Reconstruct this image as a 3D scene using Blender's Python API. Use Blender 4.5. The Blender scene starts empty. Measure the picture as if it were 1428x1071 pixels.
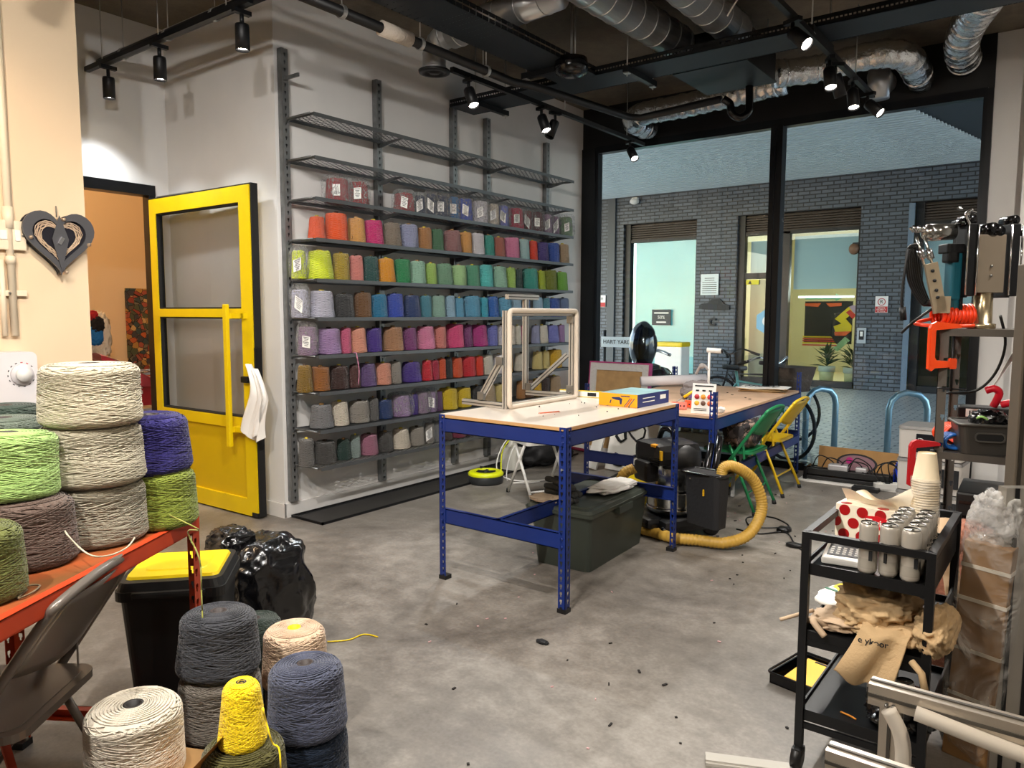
SKY = 1.9
EXPO = -0.08
import bpy, math, random
from mathutils import Vector, Matrix, Euler, noise
R = math.radians
PI = math.pi
random.seed(7)
S = bpy.context.scene
COLN = S.collection

# ------------------------------------------------------------------ materials
def lin(h):
    h = h.lstrip('#')
    o = []
    for i in (0, 2, 4):
        v = int(h[i:i+2], 16)/255
        o.append(v/12.92 if v <= .04045 else ((v+.055)/1.055)**2.4)
    return (o[0], o[1], o[2], 1)
MATS = {}
def newmat(name):
    m = bpy.data.materials.new(name); m.use_nodes = True
    nt = m.node_tree
    return m, nt, nt.nodes['Principled BSDF'], nt.nodes['Material Output']
def nd(nt, t, **k):
    n = nt.nodes.new(t)
    for a, b in k.items(): setattr(n, a, b)
    return n
def mth(nt, op, a, b=None, c=None):
    n = nd(nt, 'ShaderNodeMath', operation=op)
    for i, v in enumerate((a, b, c)):
        if v is None: continue
        if isinstance(v, (int, float)): n.inputs[i].default_value = v
        else: nt.links.new(v, n.inputs[i])
    return n.outputs[0]
def pm(name, hexc, rough=.5, metal=0., var=0., vscale=8., bump=0., bscale=60., spec=.5, trans=0., emit=None, estr=0., coat=0., sheen=0., var_hex=None):
    if name in MATS: return MATS[name]
    m, nt, b, o = newmat(name)
    col = lin(hexc)
    b.inputs['Base Color'].default_value = col
    b.inputs['Roughness'].default_value = rough
    b.inputs['Metallic'].default_value = metal
    b.inputs['Specular IOR Level'].default_value = spec
    b.inputs['Coat Weight'].default_value = coat
    b.inputs['Sheen Weight'].default_value = sheen
    if emit:
        b.inputs['Emission Color'].default_value = lin(emit); b.inputs['Emission Strength'].default_value = estr
    tc = None
    if var or bump or var_hex: tc = nd(nt, 'ShaderNodeTexCoord')
    if var or var_hex:
        n = nd(nt, 'ShaderNodeTexNoise'); n.inputs['Scale'].default_value = vscale; n.inputs['Detail'].default_value = 6
        nt.links.new(tc.outputs['Object'], n.inputs['Vector'])
        r = nd(nt, 'ShaderNodeValToRGB'); r.color_ramp.elements[0].position = .35; r.color_ramp.elements[1].position = .65
        c2 = lin(var_hex) if var_hex else tuple(c*(1-var) for c in col[:3])+(1,)
        r.color_ramp.elements[0].color = c2; r.color_ramp.elements[1].color = col
        nt.links.new(n.outputs[0], r.inputs[0]); nt.links.new(r.outputs[0], b.inputs['Base Color'])
    if bump:
        n = nd(nt, 'ShaderNodeTexNoise'); n.inputs['Scale'].default_value = bscale; n.inputs['Detail'].default_value = 4
        nt.links.new(tc.outputs['Object'], n.inputs['Vector'])
        bp_ = nd(nt, 'ShaderNodeBump'); bp_.inputs['Strength'].default_value = min(1, bump); bp_.inputs['Distance'].default_value = .01
        nt.links.new(n.outputs[0], bp_.inputs['Height']); nt.links.new(bp_.outputs[0], b.inputs['Normal'])
    MATS[name] = m
    return m
def holes(name, hexc, rough, metal, kind, p=.038):
    """metal sheet with punched holes; kind: post | slots | diamond"""
    if name in MATS: return MATS[name]
    m, nt, b, o = newmat(name)
    b.inputs['Base Color'].default_value = lin(hexc); b.inputs['Roughness'].default_value = rough; b.inputs['Metallic'].default_value = metal
    tc = nd(nt, 'ShaderNodeTexCoord'); sp = nd(nt, 'ShaderNodeSeparateXYZ'); nt.links.new(tc.outputs['Object'], sp.inputs[0])
    x, y, z = sp.outputs
    def near(v, c, w): return mth(nt, 'LESS_THAN', mth(nt, 'ABSOLUTE', mth(nt, 'SUBTRACT', v, c)), w)
    def cell(v, per): return mth(nt, 'MULTIPLY', mth(nt, 'SUBTRACT', mth(nt, 'FRACT', mth(nt, 'DIVIDE', v, per)), .5), per)
    if kind == 'post':
        cz = cell(z, p)
        big = mth(nt, 'MAXIMUM', near(x, .026, .0075), near(y, .026, .0075))
        sm = mth(nt, 'MAXIMUM', near(x, .026, .004), near(y, .026, .004))
        h = mth(nt, 'MAXIMUM', mth(nt, 'MULTIPLY', big, near(cz, .004, .007)), mth(nt, 'MULTIPLY', sm, near(cz, -.006, .008)))
    elif kind == 'slots':
        cx = cell(x, .025); cy = cell(y, .06)
        h = mth(nt, 'MULTIPLY', near(cx, 0, .009), near(cy, 0, .0035))
        h2 = mth(nt, 'MULTIPLY', near(cell(z, .06), 0, .006), near(cx, 0, .008))
        h = mth(nt, 'MAXIMUM', h, h2)
    else:
        a = mth(nt, 'ADD', mth(nt, 'DIVIDE', y, p), mth(nt, 'DIVIDE', x, p*.55))
        c = mth(nt, 'SUBTRACT', mth(nt, 'DIVIDE', y, p), mth(nt, 'DIVIDE', x, p*.55))
        fa = mth(nt, 'ABSOLUTE', mth(nt, 'SUBTRACT', mth(nt, 'FRACT', a), .5))
        fc = mth(nt, 'ABSOLUTE', mth(nt, 'SUBTRACT', mth(nt, 'FRACT', c), .5))
        h = mth(nt, 'MULTIPLY', mth(nt, 'LESS_THAN', fa, .39), mth(nt, 'LESS_THAN', fc, .39))
    tr = nd(nt, 'ShaderNodeBsdfTransparent'); mx = nd(nt, 'ShaderNodeMixShader')
    nt.links.new(h, mx.inputs[0]); nt.links.new(b.outputs[0], mx.inputs[1]); nt.links.new(tr.outputs[0], mx.inputs[2]); nt.links.new(mx.outputs[0], o.inputs[0])
    MATS[name] = m
    return m
def glassm(name, tint='ffffff', refl=1., haze=0.):
    if name in MATS: return MATS[name]
    m, nt, b, o = newmat(name)
    tr = nd(nt, 'ShaderNodeBsdfTransparent'); tr.inputs[0].default_value = lin(tint)
    gl = nd(nt, 'ShaderNodeBsdfGlossy'); gl.inputs['Roughness'].default_value = .01 + haze
    fr = nd(nt, 'ShaderNodeFresnel'); fr.inputs[0].default_value = 1.5
    mx = nd(nt, 'ShaderNodeMixShader')
    nt.links.new(mth(nt, 'MINIMUM', mth(nt, 'MULTIPLY', fr.outputs[0], refl), 1.), mx.inputs[0])
    nt.links.new(tr.outputs[0], mx.inputs[1]); nt.links.new(gl.outputs[0], mx.inputs[2]); nt.links.new(mx.outputs[0], o.inputs[0])
    MATS[name] = m
    return m
def plasticm(name='clear_plastic', amt=.25):
    if name in MATS: return MATS[name]
    m, nt, b, o = newmat(name)
    tc = nd(nt, 'ShaderNodeTexCoord'); n = nd(nt, 'ShaderNodeTexNoise'); n.inputs['Scale'].default_value = 4; n.inputs['Detail'].default_value = 4; n.inputs['Distortion'].default_value = 2.
    nt.links.new(tc.outputs['Object'], n.inputs['Vector'])
    bu = nd(nt, 'ShaderNodeBump'); bu.inputs['Strength'].default_value = .9; bu.inputs['Distance'].default_value = .1
    nt.links.new(n.outputs[0], bu.inputs['Height'])
    tr = nd(nt, 'ShaderNodeBsdfTransparent'); tr.inputs[0].default_value = (.97, .97, .98, 1)
    b.inputs['Base Color'].default_value = (.85, .84, .82, 1); b.inputs['Roughness'].default_value = .16; b.inputs['Specular IOR Level'].default_value = .9; nt.links.new(bu.outputs[0], b.inputs['Normal'])
    r = nd(nt, 'ShaderNodeMapRange'); r.inputs['From Min'].default_value = .42; r.inputs['From Max'].default_value = .66; r.inputs['To Min'].default_value = amt*.25; r.inputs['To Max'].default_value = amt*1.6
    nt.links.new(n.outputs[0], r.inputs['Value'])
    mx = nd(nt, 'ShaderNodeMixShader'); nt.links.new(r.outputs[0], mx.inputs[0])
    nt.links.new(tr.outputs[0], mx.inputs[1]); nt.links.new(b.outputs[0], mx.inputs[2]); nt.links.new(mx.outputs[0], o.inputs[0])
    MATS[name] = m
    return m
def yarnm(hexc, k=105., m1=9., m2=7., dist=.012, tag_='', wob=14.):
    name = 'yarn_'+tag_+hexc
    if name in MATS: return MATS[name]
    m, nt, b, o = newmat(name)
    c = lin(hexc)
    b.inputs['Base Color'].default_value = c; b.inputs['Roughness'].default_value = .95; b.inputs['Sheen Weight'].default_value = .25
    b.inputs['Specular IOR Level'].default_value = .15
    tc = nd(nt, 'ShaderNodeTexCoord'); sp = nd(nt, 'ShaderNodeSeparateXYZ'); nt.links.new(tc.outputs['Object'], sp.inputs[0])
    n = nd(nt, 'ShaderNodeTexNoise'); n.inputs['Scale'].default_value = 3.; nt.links.new(tc.outputs['Object'], n.inputs['Vector'])
    a = mth(nt, 'ARCTAN2', sp.outputs[1], sp.outputs[0])
    zz = mth(nt, 'ADD', mth(nt, 'MULTIPLY', sp.outputs[2], k), mth(nt, 'MULTIPLY', n.outputs[0], wob))
    s1 = mth(nt, 'SINE', mth(nt, 'ADD', zz, mth(nt, 'MULTIPLY', a, m1)))
    s2 = mth(nt, 'SINE', mth(nt, 'SUBTRACT', zz, mth(nt, 'MULTIPLY', a, m2)))
    h = mth(nt, 'MULTIPLY', mth(nt, 'MAXIMUM', s1, s2), .5)
    bu = nd(nt, 'ShaderNodeBump'); bu.inputs['Strength'].default_value = 1; bu.inputs['Distance'].default_value = dist
    nt.links.new(h, bu.inputs['Height']); nt.links.new(bu.outputs[0], b.inputs['Normal'])
    MATS[name] = m
    return m

# ------------------------------------------------------------------ geometry
class MB:
    def __init__(s): s.v = []; s.f = []; s.sm = []; s.M = Matrix.Identity(4)
    def add(s, vs, fs, smooth=False):
        n = len(s.v); s.v += [tuple(s.M @ Vector(p)) for p in vs]
        s.f += [tuple(i+n for i in f) for f in fs]; s.sm += [smooth]*len(fs); return s
    def box(s, c, d, rz=0., rot=None, bev=0.):
        x, y, z = [q/2 for q in d]
        M = Matrix.Translation(c) @ (rot.to_4x4() if rot else Matrix.Rotation(rz, 4, 'Z'))
        if bev <= 0:
            vs = [M @ Vector((i*x, j*y, k*z)) for i in (-1, 1) for j in (-1, 1) for k in (-1, 1)]
            return s.add(vs, [(0,1,3,2),(4,6,7,5),(0,4,5,1),(2,3,7,6),(0,2,6,4),(1,5,7,3)])
        b = min(bev, x*.9, y*.9, z*.9)
        import bmesh
        bm = bmesh.new(); bmesh.ops.create_cube(bm, size=1)
        for v in bm.verts: v.co = Vector((v.co.x*2*x, v.co.y*2*y, v.co.z*2*z))
        bmesh.ops.bevel(bm, geom=bm.edges[:], offset=b, segments=2, affect='EDGES', profile=.6)
        bm.verts.index_update()
        s.add([M @ v.co for v in bm.verts], [[v.index for v in f.verts] for f in bm.faces], False); bm.free(); return s
    def b2(s, a, b, bev=0.):
        return s.box([(a[i]+b[i])/2 for i in range(3)], [abs(b[i]-a[i]) for i in range(3)], bev=bev)
    def bar(s, a, b, w, h, up=(0,0,1)):
        a = Vector(a); b = Vector(b); d = (b-a); L = d.length; d.normalize()
        u = Vector(up); r_ = d.cross(u)
        if r_.length < 1e-4: r_ = d.cross(Vector((1,0,0)))
        r_.normalize(); u = r_.cross(d)
        m = Matrix((r_, d, u)).transposed()
        return s.box((a+b)/2, (w, L, h), rot=m)
    def tube(s, pts, r, n=10, cap=True, closed=False):
        pts = [Vector(p) for p in pts]; N = len(pts)
        rr = r if isinstance(r, (list, tuple)) else [r]*N
        vs = []; prev = None
        for i, p in enumerate(pts):
            if closed: t = pts[(i+1) % N]-pts[i-1]
            else: t = pts[min(i+1, N-1)]-pts[max(i-1, 0)]
            if t.length < 1e-9: t = Vector((0,0,1))
            t.normalize()
            if prev is None:
                a = t.cross(Vector((0,0,1)))
                if a.length < .05: a = t.cross(Vector((1,0,0)))
            else: a = prev - t*prev.dot(t)
            if a.length < 1e-6: a = t.cross(Vector((1,0,0)))
            a.normalize(); b = t.cross(a); prev = a
            for k in range(n):
                an = 2*PI*k/n; vs.append(p+(a*math.cos(an)+b*math.sin(an))*rr[i])
        fs = []
        for i in range(N if closed else N-1):
            j = (i+1) % N
            for k in range(n): fs.append((i*n+k, i*n+(k+1) % n, j*n+(k+1) % n, j*n+k))
        if cap and not closed: fs += [tuple(range(n))[::-1], tuple((N-1)*n+k for k in range(n))]
        return s.add(vs, fs, True)
    def lathe(s, prof, n=24, c=(0,0,0), cap=True, M=None):
        vs = []; M = M or Matrix.Identity(4)
        for (r, z) in prof:
            for k in range(n):
                a = 2*PI*k/n; vs.append(M @ Vector((c[0]+r*math.cos(a), c[1]+r*math.sin(a), c[2]+z)))
        fs = [(i*n+k, i*n+(k+1) % n, (i+1)*n+(k+1) % n, (i+1)*n+k) for i in range(len(prof)-1) for k in range(n)]
        if cap: fs += [tuple(range(n))[::-1], tuple((len(prof)-1)*n+k for k in range(n))]
        return s.add(vs, fs, True)
    def prism(s, poly, d0, d1, ax='y'):
        """poly of 2D points extruded between d0 and d1 along ax"""
        n = len(poly)
        def P(p, d): return {'x': (d, p[0], p[1]), 'y': (p[0], d, p[1]), 'z': (p[0], p[1], d)}[ax]
        vs = [P(p, d0) for p in poly]+[P(p, d1) for p in poly]
        return s.add(vs, [tuple(range(n))[::-1], tuple(range(n, 2*n))]+[(i, (i+1) % n, n+(i+1) % n, n+i) for i in range(n)])
    def ring(s, outer, inner, d0, d1, ax='y'):
        n = len(outer)
        def P(p, d): return {'x': (d, p[0], p[1]), 'y': (p[0], d, p[1]), 'z': (p[0], p[1], d)}[ax]
        vs = [P(p, d) for d in (d0, d1) for L in (outer, inner) for p in L]
        fs = []
        for i in range(n):
            j = (i+1) % n
            fs += [(i, j, n+j, n+i), (2*n+i, 3*n+i, 3*n+j, 2*n+j), (i, 2*n+i, 2*n+j, j), (n+i, n+j, 3*n+j, 3*n+i)]
        return s.add(vs, fs)
    def ball(s, c, r, nu=16, nv=10):
        r3 = r if isinstance(r, (tuple, list)) else (r, r, r)
        vs = []; 
        for j in range(nv+1):
            t = PI*j/nv
            for k in range(nu):
                a = 2*PI*k/nu; vs.append((c[0]+r3[0]*math.sin(t)*math.cos(a), c[1]+r3[1]*math.sin(t)*math.sin(a), c[2]-r3[2]*math.cos(t)))
        return s.add(vs, [(j*nu+k, j*nu+(k+1) % nu, (j+1)*nu+(k+1) % nu, (j+1)*nu+k) for j in range(nv) for k in range(nu)], True)
    def grid(s, fn, nu, nv, smooth=True):
        vs = [fn(i/nu, j/nv) for j in range(nv+1) for i in range(nu+1)]
        return s.add(vs, [(j*(nu+1)+i, j*(nu+1)+i+1, (j+1)*(nu+1)+i+1, (j+1)*(nu+1)+i) for j in range(nv) for i in range(nu)], smooth)
    def blob(s, c, r3, amp=.2, fr=3., seed=0, nu=48, nv=32, flat=True, power=.7):
        off = Vector((seed*7.3, seed*3.1, seed*1.7)); vs = []
        for j in range(nv+1):
            t = PI*j/nv
            for k in range(nu):
                a = 2*PI*k/nu
                d = Vector((math.sin(t)*math.cos(a), math.sin(t)*math.sin(a), -math.cos(t)))
                q = 1+amp*(noise.ridged_multi_fractal(d*fr+off, 1., 2., 4, 1., 2.)-1.)*.6+amp*.6*noise.noise(d*fr*.7+off)
                p = Vector([math.copysign(abs(v)**power, v) for v in d])*q
                z = p.z*r3[2]
                if flat: z = max(z, -r3[2]*.96)
                vs.append((c[0]+p.x*r3[0], c[1]+p.y*r3[1], c[2]+z))
        return s.add(vs, [(j*nu+k, j*nu+(k+1) % nu, (j+1)*nu+(k+1) % nu, (j+1)*nu+k) for j in range(nv) for k in range(nu)], True)
    def mesh(s, name):
        m = bpy.data.meshes.new(name); m.from_pydata(s.v, [], s.f); m.update()
        m.polygons.foreach_set('use_smooth', s.sm)
        return m
    def build(s, name, mat=None, parent=None, loc=None, origin=None):
        """origin: world/parent-space point which becomes the object's origin"""
        if origin is not None:
            ox = Vector(origin); s.v = [tuple(Vector(p)-ox) for p in s.v]
        o = bpy.data.objects.new(name, s.mesh(name)); COLN.objects.link(o)
        if mat: o.data.materials.append(mat)
        if origin is not None: o.location = origin
        if loc is not None: o.location = loc
        if parent: o.parent = parent
        return o
def tagit(o, label, cat, group=None, kind=None):
    o['label'] = label; o['category'] = cat
    if group: o['group'] = group
    if kind: o['kind'] = kind
    return o
def thing(name, label, cat, loc=(0,0,0), rz=0., group=None):
    o = bpy.data.objects.new(name, None); COLN.objects.link(o); o.empty_display_size = .1
    o.location = loc; o.rotation_euler = (0, 0, rz); tagit(o, label, cat, group); return o
def struct(name, mb, mat):
    o = mb.build(name, mat); o['kind'] = 'structure'; return o
def copytree(o, parent=None):
    c = o.copy(); COLN.objects.link(c); c.parent = parent
    for ch in [x for x in bpy.data.objects if x.parent == o]: copytree(ch, c)
    return c
def text(body, size, mat, name='lettering', parent=None, loc=(0,0,0), rot=(0,0,0), ext=.001, align='CENTER', bold=0.):
    cu = bpy.data.curves.new(name+'_curve', 'FONT'); cu.body = body; cu.size = size; cu.extrude = ext; cu.align_x = align; cu.align_y = 'CENTER'; cu.offset = bold
    tmp = bpy.data.objects.new('tmp', cu); COLN.objects.link(tmp)
    bpy.context.view_layer.update()
    me = bpy.data.meshes.new_from_object(tmp.evaluated_get(bpy.context.evaluated_depsgraph_get()))
    bpy.data.objects.remove(tmp); bpy.data.curves.remove(cu)
    o = bpy.data.objects.new(name, me); COLN.objects.link(o); me.materials.clear(); me.materials.append(mat)
    o.location = loc; o.rotation_euler = rot
    if parent: o.parent = parent
    return o
def arc(c, r, a0, a1, n, plane='xz'):
    o = []
    for i in range(n+1):
        a = R(a0+(a1-a0)*i/n); u, v = r*math.cos(a), r*math.sin(a)
        o.append({'xz': (c[0]+u, c[1], c[2]+v), 'xy': (c[0]+u, c[1]+v, c[2]), 'yz': (c[0], c[1]+u, c[2]+v)}[plane])
    return o
def smooth(pts, n=6):
    P = [Vector(p) for p in pts]; out = []
    for i in range(len(P)-1):
        p0 = P[max(i-1, 0)]; p1 = P[i]; p2 = P[i+1]; p3 = P[min(i+2, len(P)-1)]
        for k in range(n):
            t = k/n
            out.append(.5*((2*p1)+(-p0+p2)*t+(2*p0-5*p1+4*p2-p3)*t*t+(-p0+3*p1-3*p2+p3)*t**3))
    out.append(P[-1]); return out
def rrect(w, h, r, n=5, cx=0, cy=0):
    o = []
    for (sx, sy, a) in ((1,1,0),(-1,1,90),(-1,-1,180),(1,-1,270)):
        for i in range(n+1):
            t = R(a+90*i/n); o.append((cx+sx*(w/2-r)+r*math.cos(t), cy+sy*(h/2-r)+r*math.sin(t)))
    return o

# common materials
white_wall = pm('white_wall', 'd8d6d4', .8, var=.05, vscale=3, bump=.04, bscale=90)
cream_wall = pm('cream_wall', 'e0c8a8', .8, var=.04, vscale=2)
warm_wall = pm('warm_wall', 'e0c9a6', .85)
black_m = pm('black_metal', '101114', .45, .3)
black_p = pm('black_plastic', '0c0c0e', .45)
black_gloss = pm('black_gloss', '08080a', .18)
rubber = pm('black_rubber', '0e0e0e', .8)
dark_tray = holes('perforated_tray', '1b2026', .5, .5, 'slots')
steel = pm('steel', '9a9a98', .35, .9, var=.25, vscale=12)
galv = pm('galvanised', '8f9294', .42, .8, var=.3, vscale=15)
galv_post = holes('galvanised_post', '8a8b8c', .45, .75, 'post', .05)
galv_mesh = holes('expanded_steel', '77797a', .45, .5, 'diamond', .07)
chrome = pm('chrome', 'd8d8d8', .15, 1.)
alu = pm('aluminium', 'c9c6c0', .35, .7)
blue_m = pm('blue_metal', '10296e', .4, .1, var=.15, vscale=6)
blue_post = holes('blue_post', '10296e', .4, .1, 'post', .038)
orange_m = pm('orange_metal', 'c2401a', .5, .1, var=.25, vscale=5)
orange_post = holes('orange_post', 'a83a1c', .5, .1, 'post', .05)
yellow_m = pm('yellow_paint', 'e3c404', .38, .0, var=.05)
paper = pm('paper_white', 'efece6', .8)
white_p = pm('white_plastic', 'e4e2de', .4)
cardb = pm('cardboard', 'a9814f', .85, var=.12, vscale=10)
wood = pm('plywood', 'c79f6b', .6, var=.2, vscale=12)
board = pm('melamine_board', 'd8ccbe', .28, var=.14, vscale=3.5, bump=.02)
mdf = pm('mdf_board', 'c3a184', .55, var=.18, vscale=5)
lens_m = pm('lamp_lens', 'ffffff', .5, emit='fff4e4', estr=60)
foam = pm('foam_tube', 'e0d9cf', .8, bump=.1, bscale=40)
clear = plasticm()

# ------------------------------------------------------------------ the setting
CZ = 3.65   # ceiling height
YW = 7.16   # window wall plane
def concrete(name, a, b, c, rough, sc, bump, spec=.5):
    m, nt, bs, o = newmat(name)
    tc = nd(nt, 'ShaderNodeTexCoord')
    n1 = nd(nt, 'ShaderNodeTexNoise'); n1.inputs['Scale'].default_value = sc; n1.inputs['Detail'].default_value = 10; n1.inputs['Roughness'].default_value = .65; n1.inputs['Distortion'].default_value = .8
    n2 = nd(nt, 'ShaderNodeTexNoise'); n2.inputs['Scale'].default_value = sc*9; n2.inputs['Detail'].default_value = 8; n2.inputs['Roughness'].default_value = .7
    n3 = nd(nt, 'ShaderNodeTexNoise'); n3.inputs['Scale'].default_value = sc*60; n3.inputs['Detail'].default_value = 3
    for n in (n1, n2, n3): nt.links.new(tc.outputs['Object'], n.inputs['Vector'])
    r = nd(nt, 'ShaderNodeValToRGB'); e = r.color_ramp.elements; e[0].position = .33; e[0].color = lin(a); e[1].position = .68; e[1].color = lin(c)
    q = e.new(.5); q.color = lin(b)
    mixf = mth(nt, 'ADD', mth(nt, 'MULTIPLY', n1.outputs[0], .55), mth(nt, 'ADD', mth(nt, 'MULTIPLY', n2.outputs[0], .33), mth(nt, 'MULTIPLY', n3.outputs[0], .12)))
    nt.links.new(mixf, r.inputs[0]); nt.links.new(r.outputs[0], bs.inputs['Base Color'])
    rr = mth(nt, 'ADD', rough, mth(nt, 'MULTIPLY', n2.outputs[0], .25)); nt.links.new(rr, bs.inputs['Roughness'])
    bs.inputs['Specular IOR Level'].default_value = spec
    bu = nd(nt, 'ShaderNodeBump'); bu.inputs['Strength'].default_value = bump; bu.inputs['Distance'].default_value = .01
    nt.links.new(n2.outputs[0], bu.inputs['Height']); nt.links.new(bu.outputs[0], bs.inputs['Normal'])
    return m
floor_m = concrete('floor_concrete', '453f39', '726c65', '9c968e', .30, 1.0, .25)
ceil_m = concrete('ceiling_concrete', '4a4339', '665d50', '7d7263', .8, 1.0, .2)
struct('floor', MB().b2((-5, -3.4, -.1), (6.6, YW+.1, 0)), floor_m)
struct('ceiling', MB().b2((-5, -3.4, CZ), (6.6, YW+.1, CZ+.15)), ceil_m)
# left: pillar wall, recess with the doorway, shelf wall
struct('wall_left_front', MB().b2((-.25, -3.4, 0), (0, 1.93, CZ)).b2((-1.55, 1.73, 0), (-.25, 1.93, CZ)), cream_wall)
struct('wall_doorway', MB().b2((-1.55, 1.93, 2.44), (-1.41, 3.185, CZ)).b2((-1.55, 3.06, 0), (-1.41, 3.185, 2.44)), white_wall)
struct('wall_return', MB().b2((-1.55, 3.185, 0), (-.18, 3.33, CZ)), white_wall)
struct('wall_shelves', MB().b2((-.18, 3.185, 0), (0, YW+.06, CZ)), white_wall)
struct('baseboard_shelves', MB().b2((0, 3.17, 0), (.016, YW-.0, .10)).b2((-1.0, 3.168, 0), (.016, 3.184, .10)), white_wall)
struct('wall_back', MB().b2((-.25, -3.5, 0), (6.6, -3.4, CZ)), white_wall)
struct('wall_right', MB().b2((6.5, -3.4, 0), (6.6, YW+.1, CZ)), white_wall)
struct('wall_window_side', MB().b2((3.79, YW-.01, 0), (6.5, YW+.1, CZ)).b2((4.02, YW-.2, 0), (6.5, YW-.01, CZ)), white_wall)
bl = pm('bulkhead_black', '0b0c0e', .55)
struct('wall_bulkhead', MB().b2((0.0, YW-.03, 3.23), (3.79, YW+.1, CZ)), bl)
struct('trim_1', MB().b2((0.0, YW-.05, 0), (.17, YW+.08, 3.23)).b2((3.75, YW-.05, 0), (3.79, YW+.08, 3.23)), pm('window_black', '0d0e11', .35, .3))
fr_m = pm('window_frame_black', '101216', .3, .4)
w1 = bpy.data.objects.new('window_1', None); COLN.objects.link(w1); w1['kind'] = 'structure'; w1.location = (2, YW, 0)
f = MB().b2((.17, YW-.04, 3.17), (3.75, YW+.05, 3.24)).b2((.17, YW-.04, 0), (3.75, YW+.05, .07)).b2((.17, YW-.04, .07), (.2, YW+.05, 3.17)).b2((3.72, YW-.04, .07), (3.75, YW+.05, 3.17))
def child_of(o, p):
    o.parent = p; o.matrix_parent_inverse = Matrix.Translation(-Vector(p.location)); return o
child_of(f.build('window_frame', fr_m), w1)
child_of(MB().b2((2.055, YW-.07, .07), (2.10, YW+.05, 3.17)).b2((2.12, YW-.07, .07), (2.165, YW+.05, 3.17)).b2((2.10, YW-.05, .07), (2.12, YW+.04, 3.17)).build('mullion', fr_m), w1)
wg = glassm('window_glass', 'e9f2f4', 1.15)
child_of(MB().add([(.2, YW, .07), (2.055, YW, .07), (2.055, YW, 3.17), (.2, YW, 3.17)], [(0,1,2,3)]).build('pane', wg), w1)
child_of(MB().add([(2.165, YW, .07), (3.72, YW, .07), (3.72, YW, 3.17), (2.165, YW, 3.17)], [(0,1,2,3)]).build('pane', wg), w1)
# door frame and the open yellow door
struct('trim_2', MB().b2((-1.52, 1.93, 2.36), (-1.395, 3.07, 2.44)).b2((-1.50, 3.02, 0), (-1.40, 3.07, 2.36)).b2((-1.50, 1.93, 0), (-1.42, 1.96, 2.36)), fr_m)
d1 = bpy.data.objects.new('door_1', None); COLN.objects.link(d1); d1['kind'] = 'structure'
d1.location = (-1.385, 3.035, .012)
DW = 1.27; DH = 2.31
d1.rotation_euler = (0, 0, math.atan2(.035, DW))
def dbox(mb, x0, x1, z0, z1, y0=-.03, y1=.03): return mb.b2((x0, y0, z0), (x1, y1, z1))
fm = MB()
dbox(fm, 0, .085, 0, DH); dbox(fm, DW-.12, DW, 0, DH); dbox(fm, .085, DW-.12, DH-.11, DH); dbox(fm, .085, DW-.12, 1.41, 1.47); dbox(fm, .085, DW-.12, .62, .70); dbox(fm, .085, DW-.12, 0, .12)
fm.build('door_frame', yellow_m, d1)
dbox(MB(), .085, DW-.12, .12, .62, -.012, .012).build('lower_panel', pm('yellow_panel', 'cfae02', .42), d1)
sl = MB()
dbox(sl, DW-.001, DW+.012, 0, DH, -.02, .034); dbox(sl, 0, DW+.012, DH, DH+.012, -.02, .034)
for (z0, z1) in ((.70, 1.41), (1.47, DH-.11)):
    for (a, b, c, d) in ((.085, .097, z0, z1), (DW-.132, DW-.12, z0, z1), (.097, DW-.132, z0, z0+.012), (.097, DW-.132, z1-.012, z1)): dbox(sl, a, b, c, d, -.022, .022)
sl.build('rubber_seal', rubber, d1)
gl_ = glassm('door_glass', 'eceeee', .6)
for (z0, z1) in ((.71, 1.40), (1.48, DH-.12)):
    MB().add([(.09, 0, z0), (DW-.125, 0, z0), (DW-.125, 0, z1), (.09, 0, z1)], [(0,1,2,3)]).build('door_pane', gl_, d1)
hm = MB().b2((DW-.205, -.125, .50), (DW-.165, -.095, 1.50), bev=.006)
for z in (.62, 1.42): hm.b2((DW-.19, -.10, z-.02), (DW-.175, -.03, z+.02)).b2((DW-.19, -.075, z-.018), (DW-.06, -.06, z+.018)).b2((DW-.075, -.075, z-.018), (DW-.06, -.03, z+.018))
hm.build('door_handle', yellow_m, d1)
lk = MB().b2((DW-.10, -.07, .955), (DW-.03, -.03, 1.0), bev=.008).b2((DW+.003, -.026, .98), (DW+.016, .026, 1.20)); lk.build('lock', black_m, d1)
MB().b2((.03, .02, DH+.005), (.5, .05, DH+.03)).build('door_closer', steel, d1)
MB().b2((DW-.06, -.035, .0), (DW+.008, .034, .03)).build('corner_shoe', rubber, d1)
# white cloth hooked over the lock
def clothf(u, v):
    x = -.09+.20*u*(.25+.75*min(1, v*2.4)); z = 1.10-.46*v-.05*math.sin(u*3)*v
    return (x+.03*math.sin(v*5), -.06+.02*math.sin(u*9+v*4)-.02*v, z)
tagit(MB().grid(clothf, 24, 24).grid(lambda u, v: (clothf(u, v)[0]+.05-.02*v, clothf(u, v)[1]+.014+.01*math.sin(7*u), clothf(u, v)[2]-.03), 18, 18).build('white_cloth', pm('white_cotton', 'e9e6e2', .9), loc=(-.075, 3.07, .0)), 'white cotton cloth bag hooked on the edge of the yellow door', 'cloth')

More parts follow.
